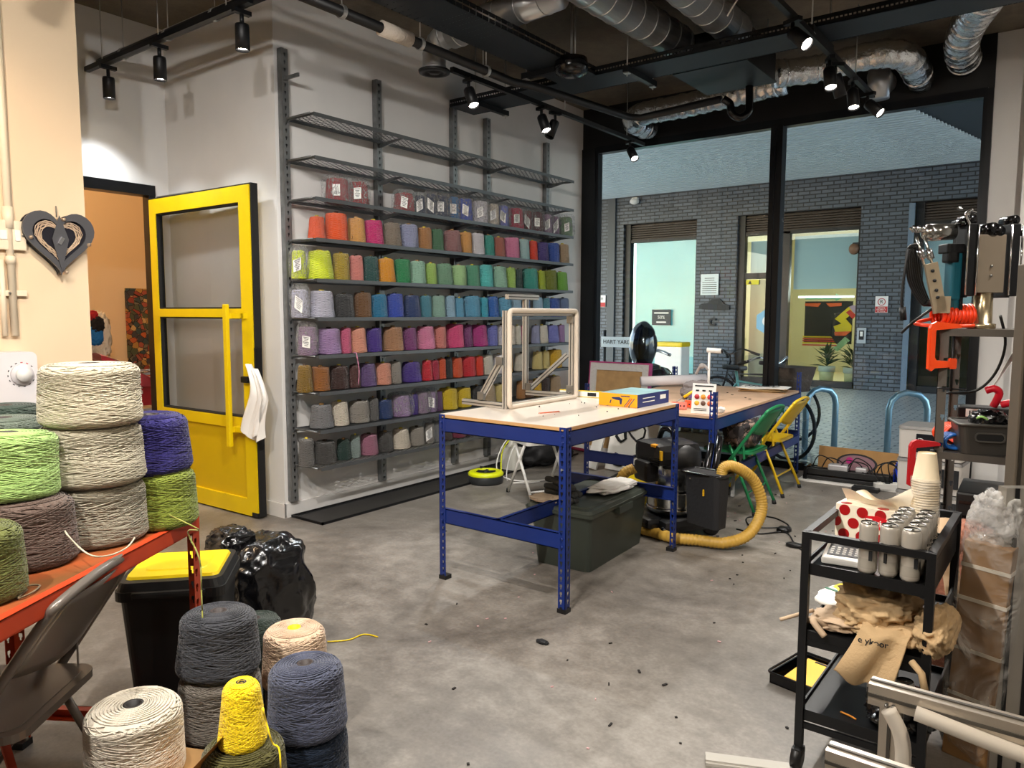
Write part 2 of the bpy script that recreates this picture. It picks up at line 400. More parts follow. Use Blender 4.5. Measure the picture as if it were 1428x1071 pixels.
# the room seen through the doorway
struct('wall_side_room', MB().b2((-4.2, .6, 0), (-4.1, 5.0, CZ)).b2((-4.2, 4.9, 0), (-1.55, 5.0, CZ)).b2((-4.2, .6, 0), (-1.55, .7, CZ)), warm_wall)
def artmat(name, scale, cols, seed=0., coord='Generated'):
    m, nt, b, o = newmat(name)
    tc = nd(nt, 'ShaderNodeTexCoord'); mp = nd(nt, 'ShaderNodeMapping'); mp.inputs['Location'].default_value = (seed, seed, seed)
    nt.links.new(tc.outputs['Object'], mp.inputs[0])
    v = nd(nt, 'ShaderNodeTexVoronoi', distance='CHEBYCHEV'); v.inputs['Scale'].default_value = scale
    v2 = nd(nt, 'ShaderNodeTexVoronoi', feature='DISTANCE_TO_EDGE'); v2.inputs['Scale'].default_value = scale
    nt.links.new(mp.outputs[0], v.inputs['Vector']); nt.links.new(mp.outputs[0], v2.inputs['Vector'])
    r = nd(nt, 'ShaderNodeValToRGB'); r.color_ramp.interpolation = 'CONSTANT'
    e = r.color_ramp.elements
    for i, c in enumerate(cols):
        p = i/len(cols)
        if i < 2: q = e[i]; q.position = p
        else: q = e.new(p)
        q.color = lin(c)
    sp = nd(nt, 'ShaderNodeSeparateColor'); nt.links.new(v.outputs['Color'], sp.inputs[0]); nt.links.new(sp.outputs[0], r.inputs[0])
    k = mth(nt, 'GREATER_THAN', v2.outputs['Distance'], .04)
    mx = nd(nt, 'ShaderNodeMix', data_type='RGBA'); nt.links.new(k, mx.inputs[0]); mx.inputs[6].default_value = lin('14110f'); nt.links.new(r.outputs[0], mx.inputs[7])
    nt.links.new(mx.outputs[2], b.inputs['Base Color']); b.inputs['Roughness'].default_value = .8
    return m
t = thing('abstract_painting', 'tall multicoloured block-pattern painting on the wall of the side room', 'painting', (-4.08, 4.42, 1.15))
MB().box((0, 0, 0), (.03, .66, 1.15)).build('canvas', artmat('painting_art', 17, ['b0582c', '4a523c', 'a8803f', '3b3a40', '8c3a2c', '33484a', 'c0a06a', '6e6a5a', '54483e', '9a5040']), t)
t = thing('tufted_rug', 'shaggy white rug hanging with red, black and blue patches seen through the doorway', 'rug', (-3.0, 3.28, 1.22))
MB().blob((0, 0, 0), (.03, .13, .23), .25, 9, 3, flat=False).build('pile', pm('shag_white', 'd9d0be', .95, bump=1, bscale=50), t)
MB().blob((.03, -.02, .02), (.02, .07, .09), .3, 7, 5, flat=False).build('patch', pm('shag_blue', '1c6fb8', .95, bump=1), t)['label'] = 'blue patch'
MB().blob((.035, .0, .12), (.02, .06, .07), .3, 7, 6, flat=False).build('patch', pm('shag_black', '15151a', .95, bump=1), t)['label'] = 'black patch'
MB().blob((.03, -.04, .2), (.02, .05, .05), .3, 7, 7, flat=False).build('patch', pm('shag_red', 'a81e28', .95, bump=1), t)['label'] = 'red patch'
# wire rack in the side room with a box and a draped red cloth
rk = (-2.144,3.245,0.671)
t = thing('wire_rack', 'low chrome wire rack standing in the side room', 'rack', (rk[0], rk[1], 0))
for sx in (-.2, .2):
    for sy in (-.45, .35): MB().tube([(sx, sy, 0), (sx, sy, .98)], .014).build('post', chrome, t)
for z in (.30, .62, .93):
    m_ = MB()
    for i in range(9): m_.bar((-.2, -.45+.1*i, z), (.2, -.45+.1*i, z), .006, .006)
    m_.bar((-.2, -.45, z), (-.2, .35, z), .01, .02).bar((.2, -.45, z), (.2, .35, z), .01, .02).build('wire_shelf', chrome, t)
t = thing('red_carton', 'red carton with white lettering on the wire rack shelf', 'box', (rk[0], rk[1]+.02, .75))
MB().box((0, 0, 0), (.3, .52, .2), bev=.004).build('carton', pm('carton_red', 'a8161c', .5), t)
text('BIG', .09, paper, 'lettering', t, (.152, -.13, .03), (PI/2, 0, PI/2)); text('OY', .08, pm('carton_orange', 'e07a2a', .5), 'lettering', t, (.152, .12, .02), (PI/2, 0, PI/2))
tagit(MB().grid(lambda u, v: (rk[0]+.25-.5*v, rk[1]-.42+.62*u, 1.0+.13*math.sin(2.2+u*2.8)+.02*math.sin(v*8+u*5)), 26, 12).grid(lambda u, v: (rk[0]+.25+.02*math.sin(6*u), rk[1]-.42+.62*u, 1.0+.13*math.sin(2.2+u*2.8)-.22*v*(1-u)), 26, 8).build('red_cloth', pm('red_velvet', '9a1420', .9, sheen=.5)), 'crumpled dark red cloth draped over the wire rack', 'cloth')
t = thing('ceiling_lamp', 'round warm lamp on the ceiling of the side room', 'lamp', (-2.7, 2.4, CZ))
MB().lathe([(.16, -.01), (.17, -.06), (.15, -.09)], 24).build('diffuser', pm('warm_diffuser', 'ffffff', .5, emit='ffc070', estr=14), t)

# outside: paving, soffit, facade
def brickm(name, c1, c2, mort, w, h, ax='xz', rough=.7, mw=.012, bump=.5, scale=1.):
    m, nt, b, o = newmat(name)
    tc = nd(nt, 'ShaderNodeTexCoord'); sp = nd(nt, 'ShaderNodeSeparateXYZ'); nt.links.new(tc.outputs['Object'], sp.inputs[0])
    cb = nd(nt, 'ShaderNodeCombineXYZ'); nt.links.new(sp.outputs['XYZ'.index(ax[0].upper())], cb.inputs[0]); nt.links.new(sp.outputs['XYZ'.index(ax[1].upper())], cb.inputs[1])
    br = nd(nt, 'ShaderNodeTexBrick'); nt.links.new(cb.outputs[0], br.inputs['Vector'])
    br.inputs['Color1'].default_value = lin(c1); br.inputs['Color2'].default_value = lin(c2); br.inputs['Mortar'].default_value = lin(mort)
    br.inputs['Scale'].default_value = scale; br.inputs['Mortar Size'].default_value = mw; br.inputs['Brick Width'].default_value = w; br.inputs['Row Height'].default_value = h
    nt.links.new(br.outputs['Color'], b.inputs['Base Color']); b.inputs['Roughness'].default_value = rough
    n = nd(nt, 'ShaderNodeTexNoise'); n.inputs['Scale'].default_value = 12; nt.links.new(tc.outputs['Object'], n.inputs['Vector'])
    bu = nd(nt, 'ShaderNodeBump'); bu.inputs['Strength'].default_value = bump; bu.inputs['Distance'].default_value = .02
    nt.links.new(mth(nt, 'SUBTRACT', mth(nt, 'MULTIPLY', n.outputs[0], .8), br.outputs['Fac']), bu.inputs['Height']); nt.links.new(bu.outputs[0], b.inputs['Normal'])
    return m
pave = brickm('paving', 'b4b4b0', 'c8c6c0', '74787a', .22, .11, 'xy', .38, .012, .8)
struct('ground_outside', MB().b2((-14, YW+.1, -.12), (14, 30, -.01)), pave)
YF = 15.65
brk = brickm('facade_brick', '4a525c', '5b6470', '23272c', .225, .075, 'xz', .5, .011, .6)
brk2 = brickm('side_brick', '3f5878', '4d678a', '20303f', .225, .075, 'yz', .5, .011, .6)
fb = bpy.data.objects.new('brick_building', None); COLN.objects.link(fb); fb.location = (0, YF, 0)
tagit(fb, 'dark brick building across the courtyard with large shop windows', 'building')
m_ = MB()
for (x0, x1, z0, z1) in ((-9, -4.16, -.02, 4.3), (-4.16, 3.3, 3.52, 4.3), (-2.36, -1.45, -.02, 3.52), (.97, 1.84, -.02, 3.52), (3.05, 9, -.02, 4.3)): m_.b2((x0, 0, z0), (x1, .35, z1))
m_.build('brick_wall', brk, fb)
MB().b2((-4.55, -.06, 0), (-4.36, 0, 4.2)).build('downpipe_cover', pm('grey_panel', '3a4148', .5), fb)
MB().b2((1.80, -.05, 0), (1.90, 0, 3.5)).build('steel_strip', pm('steel_blue', '73869b', .4, .5), fb)
darkf = pm('facade_frame', '14161a', .5)
loz = pm('louvre_brown', '3b3129', .6)
m_ = MB()
for (x0, x1) in ((-4.16, -2.36), (-1.45, .97), (1.9, 3.05)):
    for i in range(7): m_.b2((x0, .12, 3.16+i*.05), (x1, .2, 3.19+i*.05))
m_.b2((-4.16, .2, 3.15), (-2.36, .24, 3.52)).b2((-1.45, .2, 3.15), (.97, .24, 3.52)).b2((1.9, .2, 3.15), (3.05, .24, 3.52))
m_.build('louvre', loz, fb)
for (x0, x1) in ((-4.16, -2.36), (-1.45, .97), (1.9, 3.05)):
    MB().b2((x0, .08, 0), (x0+.14, .26, 3.52)).b2((x1-.05, .1, 0), (x1, .26, 3.15)).b2((x0, .1, 0), (x1, .26, .12)).b2((x0, .1, 3.1), (x1, .26, 3.16)).build('shopfront_frame', darkf, fb)
MB().b2((-.62, .1, .1), (-.38, .26, 3.15)).b2((-1.31, .1, 2.2), (-.6, .26, 2.32)).build('shopfront_mullion', darkf, fb)
sg = glassm('shop_glass', 'dcecee', 1.)
for (x0, x1) in ((-4.0, -2.4), (-1.3, -.5), (-.4, .92), (2.0, 3.0)):
    MB().add([(x0, .16, .1), (x1, .16, .1), (x1, .16, 3.1), (x0, .16, 3.1)], [(0,1,2,3)]).build('shop_pane', sg, fb)
teal = pm('frosted_teal', '6fb4b8', .3, emit='7cc9cf', estr=.42, var_hex='8ccaca', vscale=1.2)
MB().b2((-3.94, .22, .12), (-2.42, .24, 3.1)).build('lit_screen', teal, fb)['label'] = 'pale turquoise lit screen behind the glass'
bl_m = pm('roller_blind', 'c8d8dc', .7, emit='b8ccd2', estr=.22)
MB().b2((-.34, .3, 1.97), (.9, .32, 3.05)).build('blind', bl_m, fb)
MB().b2((-1.25, .3, 2.32), (-.68, .32, 3.0)).build('blind', bl_m, fb)
MB().b2((2.0, .3, 1.24), (2.98, .32, 3.05)).build('blind', bl_m, fb)
cr = pm('interior_cream', 'd6cca8', .8)
MB().b2((-1.31, .5, 0), (-.62, .54, 2.2)).build('inner_door', cr, fb)
m_ = MB().b2((-1.6, 4.5, -.02), (4.2, 4.6, 4)).b2((-1.7, .35, -.02), (-1.6, 4.6, 4)).b2((4.1, .35, -.02), (4.2, 4.6, 4)).b2((-1.7, .35, 3.6), (4.2, 4.6, 3.7)).b2((-1.7, .35, -.06), (4.2, 4.6, 0)).b2((1.2, .36, 0), (1.3, 4.5, 3.6))
m_.build('interior_walls', cr, fb)
m_ = MB().b2((-4.6, 1.6, -.02), (-1.7, 1.7, 4)); m_.build('interior_wall', darkf, fb)
# mural inside the lit shop
mur = thing('graffiti_mural', 'yellow, orange and black graffiti mural inside the lit shop across the courtyard', 'mural', (-.07, YF+1.5, 0))
m_ = MB().b2((-.36, 0, .82), (.62, .05, 1.74)); m_.build('mural_panel', pm('mural_black', '1b1a1c', .7), mur)
def poly(mur, pts, mat, y=-.01, nm='painted_shape'): return MB().prism(pts, y, 0, 'y').build(nm, mat, mur)
yl = pm('mural_yellow', 'f0cf10', .6); og = pm('mural_orange', 'f0622a', .6); lv = pm('mural_lilac', 'b79ac6', .6); gn = pm('mural_green', '9cc59a', .6); rd = pm('mural_red', 'd83428', .6)
poly(mur, [(.28, 1.36), (.55, 1.62), (.64, 1.50), (.5, 1.36), (.62, 1.22), (.62, 1.1), (.3, 1.08), (.26, 1.2), (.42, 1.26)], yl, -.03)
poly(mur, [(.28, 1.08), (.62, 1.1), (.5, 1.0), (.3, 1.0)], og, -.035)
poly(mur, [(.5, 1.5), (.64, 1.36), (.7, 1.44), (.58, 1.56)], rd, -.034)
poly(mur, [(.55, 1.62), (.64, 1.66), (.74, 1.6), (.74, 1.46), (.64, 1.5)], lv, -.02)
poly(mur, [(-.36, 1.70), (-.02, 1.70), (-.08, 1.62), (-.36, 1.64)], og, -.02); poly(mur, [(.08, 1.70), (.4, 1.70), (.4, 1.64), (.16, 1.62)], og, -.02)
for i, c in enumerate((yl, og, rd, yl, rd)): poly(mur, [(-.38, .98-.045*i), (.2+.03*i, .98-.045*i), (.24+.03*i, .955-.045*i), (-.38, .95-.045*i)], c, -.03-.002*i)
poly(mur, [(.26, .72), (.5, .98), (.6, .9), (.36, .66)], gn, -.03)
poly(mur, [(-.36, 1.78), (.28, 1.78), (.28, 1.74), (.42, 1.82), (.28, 1.9), (.28, 1.86), (-.36, 1.86)], pm('mural_arrow', '7cc6a4', .6), -.03)
tagit(MB().b2((-.35, 16.35, 1.80), (.72, 16.5, 1.84)).build('strip_light', pm('strip_light_m', 'f4f4e8', .4, emit='f4f6da', estr=6)), 'long bright strip light hanging in the shop across the courtyard', 'light')
def pot(x, y, sc, label, seed):
    t = thing('potted_plant', label, 'plant', (x, y, .0), 0, 'potted plants in the shop window')
    MB().lathe([(.12*sc, 0), (.16*sc, .38*sc)], 20).build('pot', pm('pot_cream', 'd6d8a8', .6), t); MB().lathe([(.162*sc, .28*sc), (.168*sc, .39*sc)], 20).build('pot_rim', pm('pot_rim', 'dfe6e0', .6), t)
    random.seed(seed); m_ = MB()
    for i in range(46):
        a = random.uniform(0, 2*PI); l = random.uniform(.18, .42)*sc; el = random.uniform(.2, 1.3); h0 = .38*sc+random.uniform(0, .3)*sc
        d = Vector((math.cos(a)*math.cos(el), math.sin(a)*math.cos(el), math.sin(el))); b0 = Vector((0, 0, h0)); s_ = d.cross(Vector((0,0,1))).normalized()*.035*sc
        p1 = b0+d*l*.5; p2 = b0+d*l-Vector((0,0,.05))
        m_.add([b0, p1+s_, p2, p1-s_], [(0,1,2,3)])
    m_.build('foliage', pm('plant_leaf', '3c5a38', .6, var=.3, vscale=10), t)
pot(.30, YF+.62, 1., 'bushy green plant in a cream pot, left one in the lit shop window', 1)
pot(.78, YF+.62, .95, 'bushy green plant in a cream pot, right one beside the brick pier', 2)
# signs and boxes on the facade
def plate(name, label, cat, x0, x1, z0, z1, hexc, y=YF-.03, mat=None):
    t = thing(name, label, cat, ((x0+x1)/2, y, (z0+z1)/2)); w, h = x1-x0, z1-z0
    MB().box((0, 0, 0), (w, .02, h)).build('plate', mat or pm('plate_'+hexc, hexc, .5), t); return t, w, h
ink = pm('ink_black', '16181c', .6); inkr = pm('ink_red', 'b8282c', .6)
t, w, h = plate('parking_sign', 'white and red no-parking sign on the brick pier', 'sign', 1.30, 1.52, 1.49, 1.80, 'e6e6e6')
MB().box((0, -.012, -h*.3), (w*.96, .004, h*.36)).build('red_band', inkr, t)
MB().ring([(.07*math.cos(a*PI/12), .05+.07*math.sin(a*PI/12)) for a in range(24)], [(.057*math.cos(a*PI/12), .05+.057*math.sin(a*PI/12)) for a in range(24)], -.016, -.01).build('circle', inkr, t)
text('R', .1, ink, 'lettering', t, (0, -.016, .05), (PI/2, 0, 0)); text('PRIVATE', .034, paper, 'lettering', t, (0, -.017, -.065), (PI/2, 0, 0)); text('PROPERTY', .034, paper, 'lettering', t, (0, -.017, -.095), (PI/2, 0, 0)); text('No Parking', .03, paper, 'lettering', t, (0, -.017, -.127), (PI/2, 0, 0))
t, w, h = plate('parking_sign', 'small white and red no-parking sign on the left brick wall beside the downpipe', 'sign', -4.78, -4.6, 1.62, 1.90, 'e6e6e6')
MB().box((0, -.012, -h*.3), (w*.96, .004, h*.36)).build('red_band', inkr, t); text('R', .09, ink, 'lettering', t, (0, -.016, .05), (PI/2, 0, 0))
t, w, h = plate('intercom', 'grey door entry intercom on the edge of the brick pier', 'intercom', 1.0, 1.16, .90, 1.20, 'aab2ba')
MB().box((0, -.012, .01), (w*.55, .006, h*.6)).build('screen', ink, t); MB().box((0, -.017, .03), (w*.3, .004, h*.3)).build('display', paper, t)
t, w, h = plate('notice', 'white printed notice on the dark brick between the shop windows', 'notice', -2.22, -1.82, 1.87, 2.32, 'dfe8ea')
for i in range(8): MB().box((0, -.012, h*.3-i*.045), (w*(.8 if i > 1 else .55), .004, .012)).build('printed_line', ink, t)
t, w, h = plate('offer_sign', 'black sign reading 50% on the turquoise glass', 'sign', -3.45, -2.98, 1.2, 1.56, '1c2226', YF+.12)
MB().box((0, -.012, .1), (.36, .004, .03)).build('printed_line', paper, t); text('50%', .11, paper, 'lettering', t, (0, -.014, .0), (PI/2, 0, 0)); MB().box((0, -.012, -.11), (.24, .004, .03)).build('printed_line', paper, t)
t, w, h = plate('warning_sticker', 'small yellow warning sticker above the cream inner door', 'sticker', -1.27, -1.0, 2.08, 2.18, 'e8dc1c', YF+.12)
MB().prism([(-.09, -.035), (-.05, .035), (-.01, -.035)], -.014, -.011).build('triangle', ink, t)
t, w, h = plate('blue_badge', 'light blue hexagon badge with a white C on the shop door', 'badge', -.99, -.6, 1.1, 1.5, '7fb8d8', YF+.13, mat=glassm('badge_film', 'ffffff', 0.2))
MB().prism([(.26*math.cos(R(30+60*i)), .28*math.sin(R(30+60*i))) for i in range(6)], -.02, -.012).build('hexagon', pm('badge_blue', '7db7d8', .5), t)
text('C', .3, paper, 'lettering', t, (0, -.024, 0), (PI/2, 0, 0), bold=.008)
t = thing('wall_lettering', 'dark car emblem and letter C fixed to the brick below the white notice', 'sign', (-1.92, YF-.02, 1.5))
MB().prism([(-.33, .1), (-.28, .18), (-.12, .2), (-.04, .28), (.15, .28), (.24, .18), (.36, .14), (.36, .05), (.2, .04), (-.25, .06)], -.03, 0).build('emblem', ink, t)
text('C', .22, ink, 'lettering', t, (-.02, -.01, -.22), (PI/2, 0, 0), .01, bold=.01)
t = thing('security_camera', 'small white dome camera high on the far brick wall', 'camera', (-3.85, YF-.08, 4.02))
MB().ball((0, 0, 0), (.11, .1, .07)).build('dome', white_p, t); MB().box((0, .04, .06), (.14, .1, .05)).build('bracket', white_p, t)
t = thing('security_camera', 'brown dome camera at the top corner of the shop window with the mural', 'camera', (.86, YF+.05, 2.72))
MB().ball((0, 0, 0), (.1, .1, .11)).build('dome', pm('camera_brown', '7a5a44', .5), t); MB().box((.04, 0, .1), (.12, .1, .04)).build('bracket', darkf, t)
# side wall of our own building seen past the window jamb
struct('wall_outside_left', MB().b2((-.55, YW+.12, -.05), (-.06, 7.62, 4.2)), brk2)
# soffit
def soffm():
    m, nt, b, o = newmat('soffit_panels')
    tc = nd(nt, 'ShaderNodeTexCoord'); sp = nd(nt, 'ShaderNodeSeparateXYZ'); nt.links.new(tc.outputs['Object'], sp.inputs[0])
    s_ = mth(nt, 'SINE', mth(nt, 'MULTIPLY', sp.outputs[1], 2*PI/.2))
    bu = nd(nt, 'ShaderNodeBump'); bu.inputs['Strength'].default_value = 1; bu.inputs['Distance'].default_value = .04; nt.links.new(s_, bu.inputs['Height']); nt.links.new(bu.outputs[0], b.inputs['Normal'])
    b.inputs['Base Color'].default_value = lin('b7cdd6'); b.inputs['Roughness'].default_value = .5
    return m
sfm = MB(); n_ = 15
x_l = -9.
for i in range(n_*4):
    y0 = YW+.1+i*(YF-YW-.1)/(n_*4); y1 = y0+.62*(YF-YW-.1)/(n_*4)
    xr = 2.46+(y0-10.97)*.2
    sfm.b2((x_l, y0, 4.14), (xr, y1, 4.17))
sfm.b2((x_l, YW+.1, 4.17), (1.9, YF, 4.3))
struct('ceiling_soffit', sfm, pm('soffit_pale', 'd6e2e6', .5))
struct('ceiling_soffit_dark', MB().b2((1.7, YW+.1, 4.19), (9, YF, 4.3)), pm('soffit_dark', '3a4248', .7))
struct('wall_outside_upper', MB().b2((-.06, YW+.12, 3.25), (9, YW+.3, 4.19)), pm('outer_fascia', '20242a', .6))

# ------------------------------------------------------------------ wall shelving
SH_Z = [2.770, 2.490, 2.222, 1.952, 1.681, 1.420, 1.163, .908, .645, .389]
UPR = [3.235, 4.09, 4.97, 5.43, 6.385]
UTOP = [3.23, 3.23, 3.215, 3.215, 3.17]
shf = thing('yarn_shelving', 'ten-tier galvanised mesh wall shelving filled with cones of yarn', 'shelving', (0.002, 3.2, 0))
def sh(mb, nm, mat, origin=(0, 0, 0)):
    o = mb.build(nm, mat, shf, origin=None); o.location = (0, -3.2, 0); return o
for y, zt in zip(UPR, UTOP):
    o = MB().b2((0, 0, 0), (.003, .046, zt-.115)).b2((0, 0, 0), (.045, .003, zt-.115)).b2((0, .043, 0), (.045, .046, zt-.115)).build('upright', galv, shf, loc=(0, y-.023-3.2, .115))
    MB().b2((.045, 0, 0), (.048, .052, zt-.115)).build('slotted_face', galv_post, o)
for i, z in enumerate(SH_Z):
    o = MB().b2((0, 0, -.004), (.262, 3.19, -.002)).build('mesh_shelf', galv_mesh if i in (0, 1, 2, 9) else pm('shelf_sheet', '3c3e40', .5, .6), shf, loc=(.063, 3.25-3.2, z))
    MB().b2((.262, 0, -.022), (.265, 3.19, .004)).b2((-.002, 0, -.022), (0, 3.19, .004)).b2((0, 0, -.016), (.262, .003, .002)).b2((0, 3.187, -.016), (.262, 3.19, .002)).build('shelf_lip', pm('lip_steel', '626466', .45, .6), o)
    for y in UPR:
        yy = max(y, 3.245) if y < 3.3 else y
        sgn = -.012
        pts = [(.05, -.05), (.05, -.02), (.20, -.008), (.30, -.008), (.30, -.018), (.20, -.03), (.09, -.05)]
        if y < 3.3:
            m_ = MB().tube([(.05, yy-.012, z-.03), (.07, yy-.012, z-.004), (.2, yy-.012, z-.004), (.31, yy-.012, z-.004)], .006, 6)
        else: m_ = MB().prism(pts, yy-.006, yy+.006, 'y'); m_.v = [(p[0], p[1], p[2]+z) for p in m_.v]
        sh(m_, 'bracket', galv)
MB().b2((.05, -.006, -.012), (.2, .006, .012)).build('bracket', galv, shf, loc=(0, .035, 3.03))

# ------------------------------------------------------------------ yarn on the shelves
YARN=[
(3,3.547,0.084,0.170,'red','B'),
(3,3.739,0.076,0.174,'red','B'),
(3,4.204,0.085,0.154,'red','B'),
(3,4.377,0.051,0.158,'navy','B'),
(3,4.489,0.045,0.184,'navy','B'),
(3,4.618,0.071,0.188,'navy','B'),
(3,4.775,0.055,0.195,'blue','B'),
(3,4.923,0.072,0.200,'royal','B'),
(3,5.112,0.085,0.200,'white','B'),
(3,5.300,0.066,0.200,'cream','B'),
(3,5.441,0.067,0.200,'periwinkle','B'),
(3,5.640,0.085,0.200,'crimson','B'),
(3,5.818,0.052,0.194,'darkred','B'),
(3,5.965,0.081,0.200,'maroon','B'),
(3,6.149,0.063,0.196,'mauve','B'),
(3,6.285,0.045,0.191,'mauve','B'),
(3,6.479,0.085,0.200,'palegreen','B'),
(4,3.363,0.062,0.160,'orange',''),
(4,3.532,0.084,0.200,'brightorange',''),
(4,3.716,0.069,0.185,'apricot',''),
(4,3.881,0.079,0.185,'magenta',''),
(4,4.066,0.079,0.184,'taupe',''),
(4,4.250,0.080,0.189,'lavender',''),
(4,4.426,0.066,0.182,'tan',''),
(4,4.575,0.060,0.183,'green',''),
(4,4.759,0.085,0.189,'rosewood',''),
(4,4.929,0.062,0.189,'apricot',''),
(4,5.086,0.071,0.195,'white',''),
(4,5.244,0.060,0.189,'teal',''),
(4,5.390,0.067,0.184,'terracotta',''),
(4,5.575,0.085,0.195,'pink',''),
(4,5.759,0.069,0.197,'paleaqua',''),
(4,5.910,0.059,0.192,'redorange',''),
(4,6.063,0.081,0.190,'purple',''),
(4,6.252,0.080,0.199,'cobalt',''),
(4,6.437,0.076,0.200,'sand',''),
(5,3.205,0.052,0.189,'neonyellow','B'),
(5,3.380,0.095,0.200,'neonyellow','W'),
(5,3.567,0.065,0.195,'mustard',''),
(5,3.710,0.055,0.189,'salmon',''),
(5,3.849,0.064,0.190,'darkteal',''),
(5,4.003,0.075,0.183,'amber',''),
(5,4.175,0.070,0.189,'emerald',''),
(5,4.340,0.073,0.183,'mint',''),
(5,4.496,0.055,0.174,'lime',''),
(5,4.657,0.080,0.180,'sage',''),
(5,4.839,0.073,0.176,'palelime',''),
(5,5.017,0.074,0.186,'jade',''),
(5,5.196,0.079,0.199,'cyan',''),
(5,5.391,0.083,0.196,'mint',''),
(5,5.566,0.055,0.193,'lime',''),
(5,5.669,0.045,0.184,'darkgreen',''),
(5,5.875,0.086,0.200,'teal',''),
(5,6.051,0.058,0.187,'chartreuse',''),
(5,6.202,0.084,0.200,'olive',''),
(5,6.398,0.084,0.189,'leaf',''),
(6,3.208,0.062,0.189,'palelavender','B'),
(6,3.389,0.091,0.185,'palelavender','W'),
(6,3.589,0.076,0.168,'charcoal',''),
(6,3.764,0.069,0.183,'brown',''),
(6,3.924,0.069,0.173,'oceanblue',''),
(6,4.091,0.074,0.182,'royal',''),
(6,4.275,0.076,0.174,'darkblue',''),
(6,4.433,0.053,0.174,'tealblue',''),
(6,4.579,0.067,0.177,'greymint',''),
(6,4.727,0.051,0.180,'paleblue',''),
(6,4.829,0.045,0.163,'skyblue',''),
(6,5.004,0.085,0.183,'skyblue','x'),
(6,5.158,0.045,0.173,'turquoise',''),
(6,5.285,0.072,0.185,'azure',''),
(6,5.471,0.085,0.179,'skyblue','p'),
(6,5.653,0.061,0.182,'paleblue',''),
(6,5.795,0.047,0.176,'slate',''),
(6,6.013,0.055,0.189,'paleblue',''),
(6,6.132,0.045,0.187,'tealblue',''),
(6,6.265,0.082,0.185,'cobalt',''),
(6,6.456,0.070,0.190,'slate',''),
(7,3.263,0.068,0.194,'mauve','B'),
(7,3.446,0.088,0.181,'lilac',''),
(7,3.585,0.045,0.185,'rose',''),
(7,3.710,0.071,0.184,'peach',''),
(7,3.870,0.065,0.178,'violet',''),
(7,4.066,0.085,0.184,'fawn',''),
(7,4.247,0.065,0.177,'plum',''),
(7,4.426,0.085,0.185,'pink',''),
(7,4.597,0.060,0.180,'salmon',''),
(7,4.785,0.085,0.200,'hotpink',''),
(7,4.949,0.051,0.194,'plum',''),
(7,5.107,0.085,0.190,'fuchsia',''),
(7,5.288,0.061,0.185,'periwinkle',''),
(7,5.428,0.057,0.186,'white',''),
(7,5.556,0.049,0.177,'cream',''),
(7,5.656,0.045,0.176,'ivory',''),
(7,5.770,0.055,0.174,'pink',''),
(7,5.958,0.045,0.177,'lavender',''),
(7,6.080,0.070,0.176,'ivory',''),
(7,6.251,0.082,0.174,'periwinkle',''),
(7,6.400,0.045,0.177,'lilac',''),
(8,3.233,0.057,0.184,'darkgold',''),
(8,3.366,0.067,0.170,'ochre',''),
(8,3.530,0.072,0.168,'espresso',''),
(8,3.664,0.045,0.167,'cocoa',''),
(8,3.799,0.073,0.171,'heather',''),
(8,3.957,0.068,0.166,'peach',''),
(8,4.086,0.053,0.173,'greige',''),
(8,4.263,0.085,0.158,'violet',''),
(8,4.429,0.049,0.164,'scarlet',''),
(8,4.520,0.040,0.159,'crimson',''),
(8,4.603,0.041,0.171,'flame',''),
(8,4.686,0.040,0.181,'black',''),
(8,4.805,0.061,0.169,'flame',''),
(8,4.958,0.072,0.170,'scarlet',''),
(8,5.088,0.045,0.169,'redorange',''),
(8,5.213,0.070,0.175,'ivory',''),
(8,5.390,0.076,0.172,'white',''),
(8,5.516,0.045,0.170,'gold',''),
(8,5.739,0.071,0.170,'ivory',''),
(8,6.013,0.056,0.172,'paleyellow',''),
(8,6.142,0.051,0.172,'paleyellow',''),
(8,6.306,0.085,0.181,'gold',''),
(9,3.369,0.085,0.164,'steelgrey',''),
(9,3.528,0.072,0.172,'cream',''),
(9,3.715,0.080,0.160,'greige',''),
(9,3.841,0.044,0.173,'midgrey',''),
(9,3.974,0.063,0.145,'darkblue',''),
(9,4.144,0.083,0.161,'lilac','B'),
(9,4.269,0.040,0.163,'violet',''),
(9,4.375,0.064,0.171,'mauve','B'),
(9,4.481,0.040,0.169,'lilac','B'),
(9,4.563,0.040,0.161,'aubergine',''),
(9,4.698,0.085,0.178,'brightyellow',''),
(9,4.895,0.074,0.167,'brightyellow',''),
(9,5.076,0.072,0.170,'charcoal',''),
(9,5.245,0.071,0.165,'sandbeige',''),
(9,5.415,0.074,0.161,'paleyellow',''),
(9,5.717,0.045,0.165,'tan',''),
(9,5.840,0.069,0.165,'brown',''),
(9,6.007,0.052,0.172,'gold',''),
(9,6.139,0.058,0.172,'darkbrown',''),
(9,6.303,0.079,0.179,'sand',''),
(10,3.232,0.056,0.192,'midgrey',''),
(10,3.390,0.085,0.158,'darkgrey',''),
(10,3.560,0.057,0.148,'deepgreen',''),
(10,3.659,0.040,0.168,'palegreygreen',''),
(10,3.805,0.072,0.154,'dustypink',''),
(10,3.973,0.065,0.152,'darkgrey',''),
(10,4.139,0.077,0.155,'cream',''),
(10,4.317,0.068,0.148,'greige',''),
(10,4.451,0.045,0.165,'greige','B'),
(10,4.538,0.040,0.168,'steelgrey','B'),
(10,4.651,0.069,0.149,'darkbrown',''),
(10,4.823,0.073,0.129,'berry',''),
(10,4.970,0.051,0.113,'berry',''),
(10,5.114,0.072,0.110,'charcoal','B'),
]
